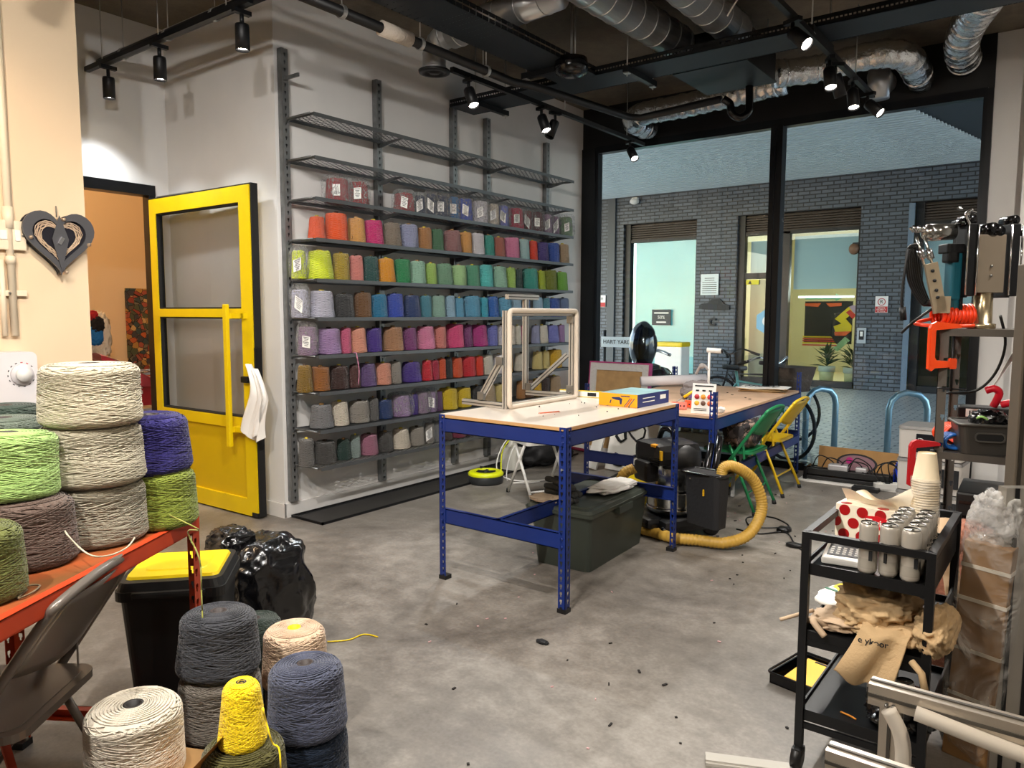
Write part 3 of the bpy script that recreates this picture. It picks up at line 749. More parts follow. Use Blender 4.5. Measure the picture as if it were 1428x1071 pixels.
COL={'red': 'a80f1c', 'navy': '14284e', 'blue': '1f6fae', 'royal': '2c4fc4', 'white': 'eeeaf0', 'cream': 'efe2cf', 'periwinkle': '7f86dd', 'crimson': 'c01a45', 'darkred': '7c1028', 'maroon': '5a1024', 'mauve': 'a586a6', 'palegreen': '7ea478', 'orange': 'f2551a', 'brightorange': 'ff5a0a', 'apricot': 'f0ac58', 'magenta': 'e3087c', 'taupe': '8d7d6a', 'lavender': 'a3a9cf', 'tan': 'bd8040', 'green': '3f7a50', 'rosewood': 'a06a6a', 'teal': '2fa898', 'terracotta': 'b5604a', 'pink': 'f089b4', 'paleaqua': 'b9dfdf', 'redorange': 'ff3c10', 'purple': '3c1f86', 'cobalt': '2a58b8', 'sand': 'c2a47f', 'neonyellow': 'e6f52a', 'mustard': 'bfa22c', 'salmon': 'ef8f86', 'darkteal': '16524e', 'amber': 'fba50a', 'emerald': '1f9a5a', 'mint': 'a9dcc0', 'lime': 'b4e06a', 'sage': '7db08c', 'palelime': 'b8e8a0', 'jade': '5aae88', 'cyan': '5fe0dc', 'chartreuse': 'b9cf1c', 'olive': '7e8a08', 'leaf': '7ac23a', 'darkgreen': '0f3f38', 'palelavender': 'cfcde0', 'charcoal': '2e2e30', 'brown': '7a5128', 'oceanblue': '1681b0', 'darkblue': '123a78', 'tealblue': '4a98ae', 'greymint': '9bc5b4', 'paleblue': 'a8d0ea', 'skyblue': '62b2da', 'turquoise': '3cc0dc', 'azure': '1a6fd0', 'slate': '6f88b4', 'lilac': 'b08cc0', 'rose': 'e0648c', 'peach': 'f7a68c', 'violet': '4b2a96', 'fawn': 'b98660', 'plum': '8a3f80', 'hotpink': 'ee4f8c', 'fuchsia': 'c2288c', 'ivory': 'f0e9d8', 'darkgold': '8a6a1c', 'ochre': 'a8682a', 'espresso': '42221c', 'cocoa': '5a2c28', 'heather': '6c4f8a', 'greige': 'a39c92', 'scarlet': 'e81c34', 'flame': 'f25a24', 'black': '1e1e22', 'gold': 'f0bc18', 'paleyellow': 'ecd788', 'brightyellow': 'f4d01c', 'steelgrey': '87878a', 'aubergine': '5e3568', 'sandbeige': 'c9b08c', 'midgrey': '6c6a68', 'darkgrey': '4a4846', 'deepgreen': '143c34', 'palegreygreen': '93a4a0', 'dustypink': 'b5748e', 'berry': '8a2448', 'darkbrown': '3c2622'}

def cone_prof(top=.8, n=7, sh_=.10):
    p = [(.90, 0), (.99, .03)]
    for i in range(n+1): t = i/n; p.append((1.0-(1-top)*t*1., .06+.86*t))
    p += [(top*.93, .97), (top*.8, .995), (top*.3, 1.0)]
    return p
def unit_cone(seed, top):
    m_ = MB(); m_.lathe(cone_prof(top), 24)
    random.seed(seed); off = Vector((seed*3.3, 1, 2))
    m_.v = [(x*(1+.05*noise.noise(Vector((x, y, z))*2.5+off)), y*(1+.05*noise.noise(Vector((y, x, z))*2.5+off)), z*(1+.03*noise.noise(Vector((x*2, y*2, 0))+off))) for x, y, z in m_.v]
    return m_.mesh('yarn_body')
UC = [unit_cone(i, .80+.03*i) for i in range(4)]
core_me = MB().lathe([(.2, .9), (.2, 1.06), (.15, 1.06), (.15, .9)], 12, cap=False).mesh('cone_core')
core_m = [pm('core_card', 'b08a5a', .8), pm('core_yellow', 'd8c23a', .5), pm('core_dark', '3a2a22', .6)]
bag_meshes = []
for q in range(3):
    m_ = MB().blob((0, 0, .56), (1.14, 1.14, .62), .10, 2.6, 11+q, 26, 16, True, .55); bag_meshes.append(m_.mesh('bag'))
NICE = dict(darkred='dark red', palegreen='pale green', brightorange='bright orange', paleaqua='pale aqua', redorange='red-orange', cobalt='cobalt blue', neonyellow='neon yellow', darkteal='dark teal', palelime='pale lime', darkgreen='dark green', palelavender='pale lavender', oceanblue='ocean blue', darkblue='dark blue', tealblue='teal blue', greymint='grey mint', paleblue='pale blue', skyblue='sky blue', hotpink='hot pink', darkgold='dark gold', paleyellow='pale yellow', brightyellow='bright yellow', steelgrey='steel grey', sandbeige='sand beige', midgrey='mid grey', darkgrey='dark grey', deepgreen='deep green', palegreygreen='pale grey-green', dustypink='dusty pink', darkbrown='dark brown', leaf='leaf green', royal='royal blue', emerald='emerald green', sage='sage green', navy='navy blue')
ORD = {3: 'top row', 4: 'second row', 5: 'third row', 6: 'fourth row', 7: 'fifth row', 8: 'sixth row', 9: 'seventh row', 10: 'bottom row'}
lab_m = pm('label_white', 'e8e6e2', .6); lab_ink = pm('label_ink', '3a3a3e', .7)
label_me = MB().box((0, 0, 0), (.002, .052, .078)).mesh('label')
lines_me = MB(); [lines_me.box((.002, .0, .03-.011*i), (.001, .038-(i % 3)*.008, .004)) for i in range(6)]; lines_me = lines_me.mesh('label_print')
random.seed(3)
def linkme(name, me, mat, parent, **k):
    o = bpy.data.objects.new(name, me); COLN.objects.link(o); o.parent = parent
    for a, b in k.items(): setattr(o, a, b)
    if mat:
        if not me.materials: me.materials.append(mat)
        o.material_slots[0].link = 'OBJECT'; o.material_slots[0].material = mat
    return o
prevn = {}
rows = {}
for y in YARN: rows.setdefault(y[0], []).append(y)
for row, its in rows.items():
    for i, (rw, y, r_, h, c, fl) in enumerate(its):
        cn = NICE.get(c, c); z = SH_Z[row-1]+.001
        kind = 'yarn cone'
        if i == 0: rel = 'at the left end'
        else: rel = 'right of the '+NICE.get(its[i-1][4], its[i-1][4])+' cone'
        if i == len(its)-1 and row < 10: rel = 'last one beside the '+NICE.get(its[i-1][4], its[i-1][4])+' cone'
        pre = 'plastic-wrapped ' if fl == 'B' else ('wide ' if fl == 'W' else '')
        lb = f'{pre}{cn} yarn cone in the {ORD[row]}, {rel}'
        if lb in prevn:
            lb = f'{pre}{cn} yarn cone in the {ORD[row]}, between {NICE.get(its[i-1][4], its[i-1][4])} and {NICE.get(its[i+1][4], its[i+1][4]) if i+1 < len(its) else "last"} ones'
        prevn[lb] = 1
        o = linkme('yarn_cone', UC[(i*7+row) % 4], yarnm(COL[c]), None)
        o.location = (.195 if r_ > .05 else .21, y, z); o.scale = (r_, r_, h); o.rotation_euler = (0, 0, random.uniform(0, 6.28))
        tagit(o, lb, 'yarn', 'yarn cones on the wall shelves')
        if fl != 'B': linkme('core', core_me, core_m[(i+row) % 3], o)
        else:
            b = linkme('plastic_bag', bag_meshes[i % 3], clear, o)
            if i % 2 == 0 or row == 3:
                l = linkme('label', label_me, lab_m, o)
                pos = Vector((r_*1.17, -.01, h*.48)); a = -R(38)
                M = (Matrix.Rotation(a, 4, 'Z') @ Matrix.Translation(pos) @ Matrix.Rotation(R(random.uniform(-10, 10)), 4, 'X'))
                inv = o.rotation_euler.to_matrix().to_4x4().inverted()
                l.matrix_local = Matrix.Diagonal((1/r_, 1/r_, 1/h, 1)) @ inv @ M
                if row == 3 and i == 0:
                    tt = text('036', .03, lab_ink, 'label_print', l, (.0015, 0, -.018), (PI/2, 0, PI/2), .0004)
                else: linkme('label_print', lines_me, lab_ink, l)
# hanging tails of yarn
tagit(MB().tube(smooth([(.37, 3.55, 1.15), (.378, 3.56, 1.05), (.375, 3.555, .95)]), .004, 6).tube(smooth([(.33, 3.55, 1.172), (.36, 3.55, 1.172), (.37, 3.55, 1.15)]), .004, 6).build('yarn_tail', yarnm(COL['dustypink'])), 'loose dusty pink yarn tail hanging over the front of the fifth filled shelf', 'yarn')

# mesh strip on the floor under the shelving
t = thing('floor_grating', 'long black diamond-mesh grating strip lying on the floor below the shelving', 'grating', (.02, 3.22, 0))
MB().b2((0, 0, .004), (.34, 3.3, .012)).build('mesh_panel', holes('floor_mesh', '2a2c30', .4, .6, 'diamond', .04), t)
MB().b2((0, 0, .0), (.012, 3.3, .018)).b2((.332, 0, 0), (.344, 3.3, .018)).b2((0, 0, 0), (.344, .012, .018)).build('mesh_edge', black_m, t)

# ------------------------------------------------------------------ ceiling services
TZ = 3.20
clipm = pm('clip_steel', 'b8b8b6', .35, .8)
def track(pts, label):
    m_ = MB()
    for a, b in zip(pts[:-1], pts[1:]): m_.bar(a, b, .034, .034)
    t = m_.build('light_track', black_m); tagit(t, label, 'track')
    a, b = Vector(pts[0]), Vector(pts[-1])
    for k in (.12, .5, .88):
        p = a.lerp(b, k); MB().tube([p, (p.x, p.y, CZ)], .004, 6).build('hanger', clipm, t)
    return t
track([(.85, 4.03, 3.14), (.85, 6.9, 3.14)], 'black lighting track along the yarn shelving wall')
track([(-1.40, 2.60, TZ), (.62, 2.60, TZ)], 'black lighting track crossing above the yellow door')
track([(3.0, 2.0, 3.14), (3.05, 6.45, 3.14)], 'black lighting track running towards the right window pane')
def spot(px, py, z, rz, tilt, label, lit=True, energy=60, cone=75, col=(1, .93, .84), length=.15, hide=False):
    t = thing('track_spotlight', label, 'spotlight', (px, py, z), rz, 'track spotlights')
    MB().box((0, 0, -.012), (.034, .11, .024)).build('adapter', black_m, t)
    MB().tube([(0, 0, -.02), (0, 0, -.075)], .012, 10).build('arm', black_m, t)
    hd = bpy.data.objects.new('x', None)
    E_ = Euler((R(tilt), 0, 0)).to_matrix().to_4x4(); B = Matrix.Translation((0, 0, -.075)) @ E_
    prof = [(.010, 0), (.038, -.006), (.04, -.02), (.04, -length), (.036, -length), (.034, -length+.018)]
    m_ = MB().lathe(prof, 24, cap=False, M=B); m_.build('lamp_head', black_m, t)
    m_ = MB().lathe([(.001, -length+.016), (.034, -length+.016)], 20, cap=False, M=B); m_.build('lens', lens_m if lit else black_gloss, t)
    if lit:
        ld = bpy.data.lights.new('spot', 'SPOT'); ld.energy = energy; ld.spot_size = R(cone); ld.spot_blend = .6; ld.shadow_soft_size = .035; ld.color = col
        lo = bpy.data.objects.new('bulb', ld); COLN.objects.link(lo); lo.parent = t
        lo.matrix_local = B @ Matrix.Translation((0, 0, -length-.004))
    return t
WHT = (1, .95, .88)
spot(-1.12, 2.62, TZ-.02, 0, 0, 'black spotlight pointing down, left one above the doorway', energy=48, cone=105, col=(.93, .97, 1))
spot(-.42, 2.62, TZ-.02, 0, 0, 'black spotlight pointing down, middle one above the yellow door', energy=48, cone=105, col=(.93, .97, 1))
spot(.50, 2.62, TZ-.02, 0, 0, 'black spotlight pointing down before the corner of the shelving wall', energy=42, cone=105, col=(1, .95, .9))
# rz turns the tilt direction; tilt>0 leans towards +y
spot(.85, 4.21, 3.125, R(-107), 28, 'bright cool spotlight on the shelving track, left of the three', energy=130, cone=110, col=(.90, .97, 1))
spot(.85, 5.12, 3.125, R(-107), 28, 'warm white spotlight on the shelving track, beside an unlit black one', energy=120, cone=110, col=(1, .93, .82))
spot(.85, 5.32, 3.125, R(160), 24, 'unlit black spotlight angled towards the room on the shelving track', lit=False)
spot(.85, 6.62, 3.125, R(-120), 40, 'small lit spotlight at the window end of the shelving track', energy=40)
spot(3.03, 4.49, 3.125, R(-115), 48, 'lit spotlight on the right track, nearest to the camera', energy=130, cone=110, col=WHT)
spot(3.03, 5.28, 3.125, R(-150), 22, 'lit spotlight on the right track, pointing down behind the nearest one', energy=130, cone=110, col=WHT)
spot(3.03, 5.42, 3.125, R(-50), 18, 'unlit spotlight on the right track, tucked behind a lit one', lit=False)
spot(3.04, 5.86, 3.125, R(-150), 20, 'lit spotlight on the right track, third along pointing down', energy=110, cone=110, col=WHT)
spot(3.05, 6.29, 3.125, R(-110), 48, 'lit spotlight at the window end of the right track', energy=80, cone=110, col=WHT)
# unseen tracks and spotlights added around the camera to light the room
track([(.35, -2.5, TZ), (.35, 1.9, TZ)], 'unseen black lighting track added along the cream wall, behind the camera')
track([(3.0, -2.6, 3.22), (3.0, 1.6, 3.22)], 'unseen black lighting track added above the near part of the room')
for k, (x, y, rz, tl, en, cl, lb) in enumerate(((1.3, .9, R(90), 30, 62, (1, .70, .42), 'unseen warm spotlight added to light the cream wall and the yarn bench'), (3.0, 1.45, R(42), 34, 260, WHT, 'unseen spotlight added above the camera, aimed at the yarn shelving'), (3.0, -.4, R(38), 45, 300, WHT, 'unseen spotlight added behind the camera, aimed down the room'), (3.0, -1.6, R(-40), 25, 120, (1, .85, .65), 'unseen warm spotlight added behind the camera near the back wall'), (3.0, .5, R(62), 48, 170, (1, .97, .92), 'unseen spotlight added above the near part of the room, aimed at the doorway recess'))):
    spot(x, y, 3.205, rz, tl, lb, energy=en, cone=125, col=cl)
track([(1.3, -1.0, 3.22), (1.3, 1.5, 3.22)], 'unseen short black lighting track added above the yarn bench')
track([(4.9, -1.0, 3.22), (4.9, 4.6, 3.22)], 'unseen black lighting track added above the storage racks on the right')  # out-of-view track and its two spots, added to brighten the right side
spot(4.9, 3.6, 3.205, R(12), 42, 'unseen warm spotlight added above the metal storage rack on the right', energy=210, cone=120, col=(1, .92, .82))
spot(4.9, 1.2, 3.205, R(60), 25, 'unseen warm spotlight added above the black trolley on the right', energy=110, cone=120, col=(1, .85, .66))

def pipe(name, label, pts, r, mat, n=12, rings=0, ringmat=None, sm=0, cat='pipe'):
    t = thing(name, label, cat, pts[0])
    P = [tuple(Vector(p)-Vector(pts[0])) for p in pts]
    Q = smooth(P, sm) if sm else [Vector(p) for p in P]
    MB().tube(Q, r, n).build('pipe', mat, t)
    return t, Q
clipm = pm('clip_steel', 'b8b8b6', .35, .8)
def clip(t, p, r, up):
    m_ = MB().ring([((r+.006)*math.cos(a*PI/8), (r+.006)*math.sin(a*PI/8)) for a in range(16)], [(r*math.cos(a*PI/8), r*math.sin(a*PI/8)) for a in range(16)], -.012, .012, 'y')
    m_.tube([(0, 0, r), (0, 0, up)], .004, 6); m_.build('hanger', clipm, t, loc=p)
pz = 3.12
t, Q = pipe('black_pipe', 'black drain pipe hung along the shelving wall and turning along the window', [(1.06, 2.35, pz), (1.06, 4.45, pz), (1.12, 4.62, pz), (1.27, 5.80, pz), (1.34, 5.90, pz), (2.10, 5.77, pz)], .030, black_p)
for y in (2.88, 3.50, 4.15): clip(t, (0, y-2.35, 0), .032, .5)
MB().tube([(0, .82, 0), (0, 1.06, 0)], .045, 16).build('insulation_sleeve', pm('sleeve_white', 'c8bcae', .9, bump=.8, bscale=60), t)
o = MB().tube(smooth([(2.123,5.753,3.115), (2.169,5.784,3.076), (2.182,5.786,3.009), (2.233,5.820,2.971), (2.284,5.863,3.010), (2.289,5.875,3.076), (2.281,5.885,3.215)]), .030, 12).build('trap', black_gloss); o.location = (-1.06, -2.35, -pz); o.parent = t
t, Q = pipe('black_pipe', 'black pipe hung above the track over the yellow door', [(-1.40, 2.70, 3.27), (.78, 2.70, 3.27)], .034, black_p)
for x in (.35, .95, 1.5):
    m_ = MB().ring([(.04*math.cos(a*PI/8), .04*math.sin(a*PI/8)) for a in range(16)], [(.034*math.cos(a*PI/8), .034*math.sin(a*PI/8)) for a in range(16)], -.012, .012, 'x').tube([(0, 0, .034), (0, 0, .38)], .004, 6); m_.build('hanger', clipm, t, loc=(x, 0, 0))
# cable trays
def tray(label, a, b, w, z, ax, hangs, cut=None):
    t = thing('cable_tray', label, 'cable tray', (a if ax == 'x' else (cut or 0), (cut or 0) if ax == 'x' else a, z)); L = b-a
    if ax == 'x':
        MB().b2((0, -w/2, 0), (L, w/2, .003)).build('tray_base', holes('tray_perf', '2e363e', .5, .4, 'slots'), t)
        MB().b2((0, -w/2, 0), (L, -w/2+.003, .06)).b2((0, w/2-.003, 0), (L, w/2, .06)).b2((0, -w/2, .057), (L, -w/2+.015, .06)).b2((0, w/2-.015, .057), (L, w/2, .06)).build('tray_side', holes('tray_side_perf', '14171a', .5, .4, 'slots'), t)
    else:
        MB().b2((-w/2, 0, 0), (w/2, L, .003)).build('tray_base', holes('tray_perf', '2e363e', .5, .4, 'slots'), t)
        MB().b2((-w/2, 0, 0), (-w/2+.003, L, .06)).b2((w/2-.003, 0, 0), (w/2, L, .06)).b2((-w/2, 0, .057), (-w/2+.015, L, .06)).b2((w/2-.015, 0, .057), (w/2, L, .06)).build('tray_side', holes('tray_side_perf', '14171a', .5, .4, 'slots'), t)
    for h in hangs:
        e = w/2+.07
        m_ = MB(); r2 = MB()
        if ax == 'x':
            m_.b2((h-.02, -e, -.045), (h+.02, e, -.005)); pl = [(h, -e+.03, 0), (h, e-.03, 0)]
        else:
            m_.b2((-e, h-.02, -.045), (e, h+.02, -.005)); pl = [(-e+.03, h, 0), (e-.03, h, 0)]
        hg = m_.build('hanger_bar', black_m, t)
        for p in pl: MB().tube([(p[0], p[1], -.07), (p[0], p[1], CZ-z)], .005, 6).box((p[0], p[1], -.05), (.04, .04, .006)).build('threaded_rod', clipm, hg)
    return t
tray('broad black perforated cable tray running lengthwise across the upper middle', .8, 4.90, .34, 3.2, 'y', (1.65, 3.75), cut=1.32)
tray('long black perforated cable tray crossing in front of the window', .05, 6.3, .32, 3.2, 'x', (.32, 1.72, 2.98, 4.15), cut=5.06)
tray('black perforated cable tray above the doorway at upper left', -1.4, 1.1, .32, 3.36, 'x', (.35, 1.45), cut=2.0)
# smoke detector cluster and emergency box
t = thing('junction_box', 'round black ceiling unit under the meeting of the cable trays', 'junction box', (1.50, 4.55, 3.17))
MB().lathe([(.05, .06), (.11, .05), (.12, 0), (.11, -.05), (.05, -.07)], 24).build('body', black_gloss, t); MB().tube([(0, 0, .05), (0, 0, CZ-3.17)], .008).build('rod', clipm, t)
# ducts
def spiral(name, label, pts, r, ringstep=.15, mat=None, sm=0, foil=False):
    t = thing(name, label, 'duct', pts[0]); P = [Vector(p)-Vector(pts[0]) for p in pts]
    Q = smooth(P, 8) if sm else P
    if foil:
        rr = []
        QQ = []
        for i in range(len(Q)-1):
            n = max(1, int((Q[i+1]-Q[i]).length/.02))
            for k in range(n): QQ.append(Q[i].lerp(Q[i+1], k/n))
        QQ.append(Q[-1]); Q = QQ
        rr = [r*(1+.05*math.sin(i*1.7)+.05*noise.noise(Vector((i*.35, 0, 0)))) for i in range(len(Q))]
        m_ = MB().tube(Q, rr, 22)
        m_.v = [tuple(Vector(v)+Vector((noise.noise(Vector(v)*22), noise.noise(Vector(v)*22+Vector((5, 5, 5))), noise.noise(Vector(v)*22+Vector((9, 1, 5)))))*.008) for v in m_.v]
        nm_ = 'foil_sleeve'
    else: m_ = MB().tube(Q, r, 28); nm_ = 'duct_body'
    L = 0; nx = .08
    for a, b in zip(Q[:-1], Q[1:]):
        d = (b-a); l = d.length
        while L+l > nx:
            p = a+d*((nx-L)/l); u = d.normalized()
            m_.tube([p-u*.006, p+u*.006], r*1.035 if not foil else r*1.06, 28); nx += ringstep
        L += l
    m_.build(nm_, mat, t)
    return t
duct_m = pm('spiral_duct', 'c2c4c6', .34, .8)
foil_m = pm('foil_duct', 'dfe2e4', .2, 1., bump=1., bscale=28)
spiral('spiral_duct', 'shiny spiral duct running lengthwise, left of the pair', [(1.86, 1.4, 3.42), (1.98, 5.26, 3.42)], .12, .17, duct_m)
spiral('spiral_duct', 'shiny spiral duct running lengthwise, right of the pair', [(2.42, 1.6, 3.42), (2.40, 5.26, 3.42)], .115, .17, duct_m)
spiral('spiral_duct', 'short crosswise duct joining the left lengthwise duct to the wall elbow', [(.78, 4.12, 3.42), (1.76, 4.0, 3.42)], .10, .2, duct_m)
t = spiral('duct_elbow', 'steel duct elbow dropping to a round black grille near the shelving wall', [(.78, 4.12, 3.42), (.66, 4.14, 3.42), (.585, 4.15, 3.36), (.575, 4.15, 3.28), (.575, 4.15, 3.21)], .085, .09, duct_m, sm=1)
MB().tube([(-.1, .015, .0), (-.1, .015, .23)], .004, 6).build('hanger', clipm, t)
MB().lathe([(.10, .0), (.145, -.01), (.14, -.03), (.09, -.035), (.085, -.02), (.05, -.02), (.045, -.035)], 28).build('grille', black_p, t, loc=(-.205, .03, -.20)).scale = (.8, .8, .8)
spiral('foil_duct', 'crinkled foil duct above the left window pane bending into the bulkhead', [(2.35, 6.55, 3.40), (1.9, 6.58, 3.38), (1.42, 6.60, 3.36), (1.02, 6.62, 3.36), (.84, 6.70, 3.34), (.80, 6.88, 3.33), (.82, 7.11, 3.33)], .105, .22, foil_m, sm=1, foil=True)
spiral('foil_duct', 'crinkled foil duct above the right window pane bending into the bulkhead', [(2.35, 6.25, 3.38), (2.65, 6.45, 3.42), (2.95, 6.5, 3.46), (3.12, 6.52, 3.46), (3.24, 6.62, 3.44), (3.27, 6.82, 3.40), (3.27, 7.11, 3.38)], .105, .25, foil_m, sm=1, foil=True)
spiral('foil_duct', 'crinkled foil duct at top right dropping into the bulkhead corner', [(4.0, 5.2, 3.50), (3.85, 5.8, 3.50), (3.68, 6.3, 3.48), (3.60, 6.7, 3.46), (3.58, 7.11, 3.46)], .115, .2, foil_m, sm=1, foil=True)
t = thing('duct_outlet', 'grey round duct outlet below the right foil duct', 'duct', (3.00, 6.88, 3.36))
MB().tube([(0, -.02, .04), (0, .24, .04)], .09, 24).build('collar', duct_m, t); MB().tube([(0, 0, .1), (0, 0, -.14)], .085, 24).build('spigot', duct_m, t)
for p, lb in (((.82, 7.10, 3.33), 'left'), ((3.40, 7.10, 3.38), 'middle'), ((3.58, 7.10, 3.46), 'right')): pass
t = thing('ceiling_unit', 'flat dark air conditioning unit hung behind the cable tray', 'air conditioner', (2.2, 5.60, 3.22))
MB().box((0, 0, 0), (.56, .64, .012), rz=0).build('bottom_panel', pm('unit_panel', '232a30', .45, .3), t); MB().box((0, 0, .13), (.54, .62, .24)).build('housing', black_m, t)
for sx in (-.24, .24): MB().tube([(sx, .2, .24), (sx, .2, .43)], .005).build('rod', clipm, t)
t = thing('ceiling_sensor', 'small round white-ringed sensor below the crosswise duct', 'sensor', (1.93, 3.72, 3.30))
MB().lathe([(.045, .06), (.05, 0)], 24).build('body', black_p, t); MB().ring([(.055*math.cos(a*PI/12), .055*math.sin(a*PI/12)) for a in range(24)], [(.043*math.cos(a*PI/12), .043*math.sin(a*PI/12)) for a in range(24)], -.008, 0, 'z').box((0, 0, -.004), (.08, .012, .006)).build('ring', white_p, t)
t = thing('connector_box', 'small grey connector box with a looping white cable on the ceiling', 'junction box', (2.86, 4.7, 3.60))
MB().box((0, 0, 0), (.12, .09, .07), bev=.008).build('box', pm('conn_grey', '8a8c8c', .5), t); MB().tube(smooth([(-.02, 0, -.03), (-.06, .05, -.15), (-.14, .02, -.1), (-.1, -.03, -.03), (-.2, .05, -.1), (-.34, .1, -.25)]), .006, 6).build('cable', white_p, t)

# ------------------------------------------------------------------ workbenches
def post(parent, x, y, sx, sy, h, mat=None, nm='leg', w=.042):
    o = MB().b2((0, 0, .0), (w, .0028, h)).b2((0, 0, .0), (.0028, w, h)).build(nm, mat or blue_post, parent, loc=(x, y, 0))
    o.scale = (sx, sy, 1)
    MB().b2((-.004, -.004, 0), (w+.003, w+.003, .022)).build('foot_cap', black_p, o)
    return o
def beam(parent, a, b, h, z, inward, mat=None, nm='beam'):
    """C-shaped beam between two points, z is its top"""
    a = Vector((a[0], a[1], z)); b = Vector((b[0], b[1], z)); d = (b-a).normalized(); n = Vector((-d.y, d.x, 0))*inward
    m_ = MB(); dn = Vector((0, 0, -h/2))
    m_.bar(a+dn, b+dn, .004, h).bar(a+n*.012-Vector((0,0,.002)), b+n*.012-Vector((0,0,.002)), .028, .004).bar(a+n*.012-Vector((0,0,h-.002)), b+n*.012-Vector((0,0,h-.002)), .028, .004)
    o = m_.build(nm, mat or blue_m, parent)
    return o
t1 = thing('workbench', 'blue metal workbench with pale top in the middle of the floor', 'table', (2.11, 3.57, 0))
X0, X1, Y0, Y1 = -.405, .415, -.62, .63
for (x, y, sx, sy) in ((X0, Y0, 1, 1), (X1, Y0, -1, 1), (X0, Y1, 1, -1), (X1, Y1, -1, -1)): post(t1, x, y, sx, sy, .912)
MB().b2((X0+.005, Y0+.005, .895), (X1-.005, Y1-.005, .913)).build('tabletop', board, t1)
MB().b2((X0+.005, Y0+.003, .895), (X1-.005, Y0+.0055, .911)).b2((X1-.0055, Y0+.005, .895), (X1-.003, Y1-.005, .911)).build('tabletop_edge', pm('edge_ply', 'b98f5f', .6), t1)
for (a, b, s_) in (((X0+.004, Y0+.004), (X1-.004, Y0+.004), 1), ((X0+.004, Y1-.004), (X1-.004, Y1-.004), -1), ((X0+.004, Y0+.004), (X0+.004, Y1-.004), -1), ((X1-.004, Y0+.004), (X1-.004, Y1-.004), 1)):
    beam(t1, a, b, .075, .893, s_)
beam(t1, (X0+.004, Y0+.006), (X1-.004, Y0+.006), .08, .395, 1); beam(t1, (X0+.004, Y1-.006), (X1-.004, Y1-.006), .08, .395, -1); beam(t1, (.0, Y0+.01), (.0, Y1-.01), .08, .395, 1)
rv = MB()
for (x, y) in ((X1, Y0), (X0, Y0)):
    s_ = -1 if x > 0 else 1
    for z in (.84, .87, .33, .37): rv.ball((x+s_*.02, y-.003, z), (.006, .003, .006), 8, 6)
for z in (.84, .87): rv.ball((X1+.003, Y0+.02, z), (.003, .006, .006), 8, 6); rv.ball((X1+.003, Y1-.02, z), (.003, .006, .006), 8, 6)
rv.build('rivets', blue_m, t1)
t2 = thing('workbench', 'second blue workbench with posts rising above its brown top, by the window', 'table', (1.98, 5.9, 0))
X0, X1, Y0, Y1 = -.78, .53, -1.09, 1.07
for (x, y, sx, sy) in ((X0+.28, Y0, 1, 1), (X1, Y0, -1, 1), (X0, Y1, 1, -1), (X1-.06, Y1, -1, -1)): post(t2, x, y, sx, sy, .93)
m_ = MB().prism([(X0+.29, Y0+.01), (X1-.01, Y0+.01), (X1-.07, Y1-.01), (X0, Y1-.01)], .745, .763, 'z'); m_.build('tabletop', mdf, t2)
beam(t2, (X0+.28, Y0+.004), (X1-.004, Y0+.004), .075, .742, 1); beam(t2, (X1-.004, Y0+.004), (X1-.06, Y1-.004), .075, .742, 1); beam(t2, (X0, Y1-.004), (X1-.06, Y1-.004), .075, .742, -1); beam(t2, (X0+.28, Y0+.004), (X0, Y1-.004), .075, .742, -1)
beam(t2, (X0+.28, Y0+.004), (X0+.7, Y0+.004), .08, .42, 1); beam(t2, (X1-.004, Y0+.5), (X1-.06, Y1-.004), .07, .36, 1); beam(t2, (X0, Y1-.006), (X1-.06, Y1-.006), .08, .40, -1)

# aluminium tufting frame on the front bench
tf = thing('tufting_easel', 'aluminium profile stand edged with foam tube standing on the front workbench', 'frame', (1.86, 3.68, .914))
def prof(parent, a, b, w=.03, h=.03, nm='profile', mat=None):
    o = MB().bar(a, b, w, h).build(nm, mat or alu, parent)
    a_ = Vector(a); b_ = Vector(b); d = (b_-a_).normalized(); 
    u = Vector((0,0,1)) if abs(d.z) < .9 else Vector((1,0,0)); r_ = d.cross(u).normalized(); u = r_.cross(d)
    m_ = MB()
    for (v, hw) in ((r_, w/2), (-r_, w/2), (u, h/2), (-u, h/2)): m_.bar(a_+v*hw, b_+v*hw, .0055, .0055)
    m_.build('slot', pm('slot_dark', '5f5c58', .5, .6), o); return o
yy0, yy1 = -.34, .35
prof(tf, (0, yy0, .0), (0, yy0, .555)); prof(tf, (0, yy1, 0), (0, yy1, .555)); prof(tf, (0, yy0+.016, .54), (0, yy1-.016, .54)); prof(tf, (0, yy0+.016, .016), (0, yy1-.016, .016))
prof(tf, (-.016, yy0, .016), (-.34, yy0+.03, .016)); prof(tf, (-.016, yy1, .016), (-.34, yy1-.02, .016)); prof(tf, (-.33, yy1-.05, .04), (-.33, yy1-.05, .63)); prof(tf, (-.33, yy1-.25, .645), (-.33, yy1+.08, .645)); prof(tf, (-.02, yy0, .29), (-.21, yy0+.03, .04)); prof(tf, (-.03, yy1-.0, .28), (-.29, yy1-.04, .05))
MB().tube([(.03, *p) for p in rrect(.70, .545, .022, 4, .005, .282)], .0145, 12, closed=True).build('foam_edge', pm('foam_beige', 'cdbfae', .8, bump=.15, bscale=35, var=.12), tf)
for p in ((-.03, yy0-.017, .27), (-.19, yy0+.012, .06), (-.30, yy1-.055, .06), (0.0, yy1-.02, .06), (0, yy1-.02, .50)): MB().box(p, (.045, .02, .045)).build('corner_bracket', steel, tf)
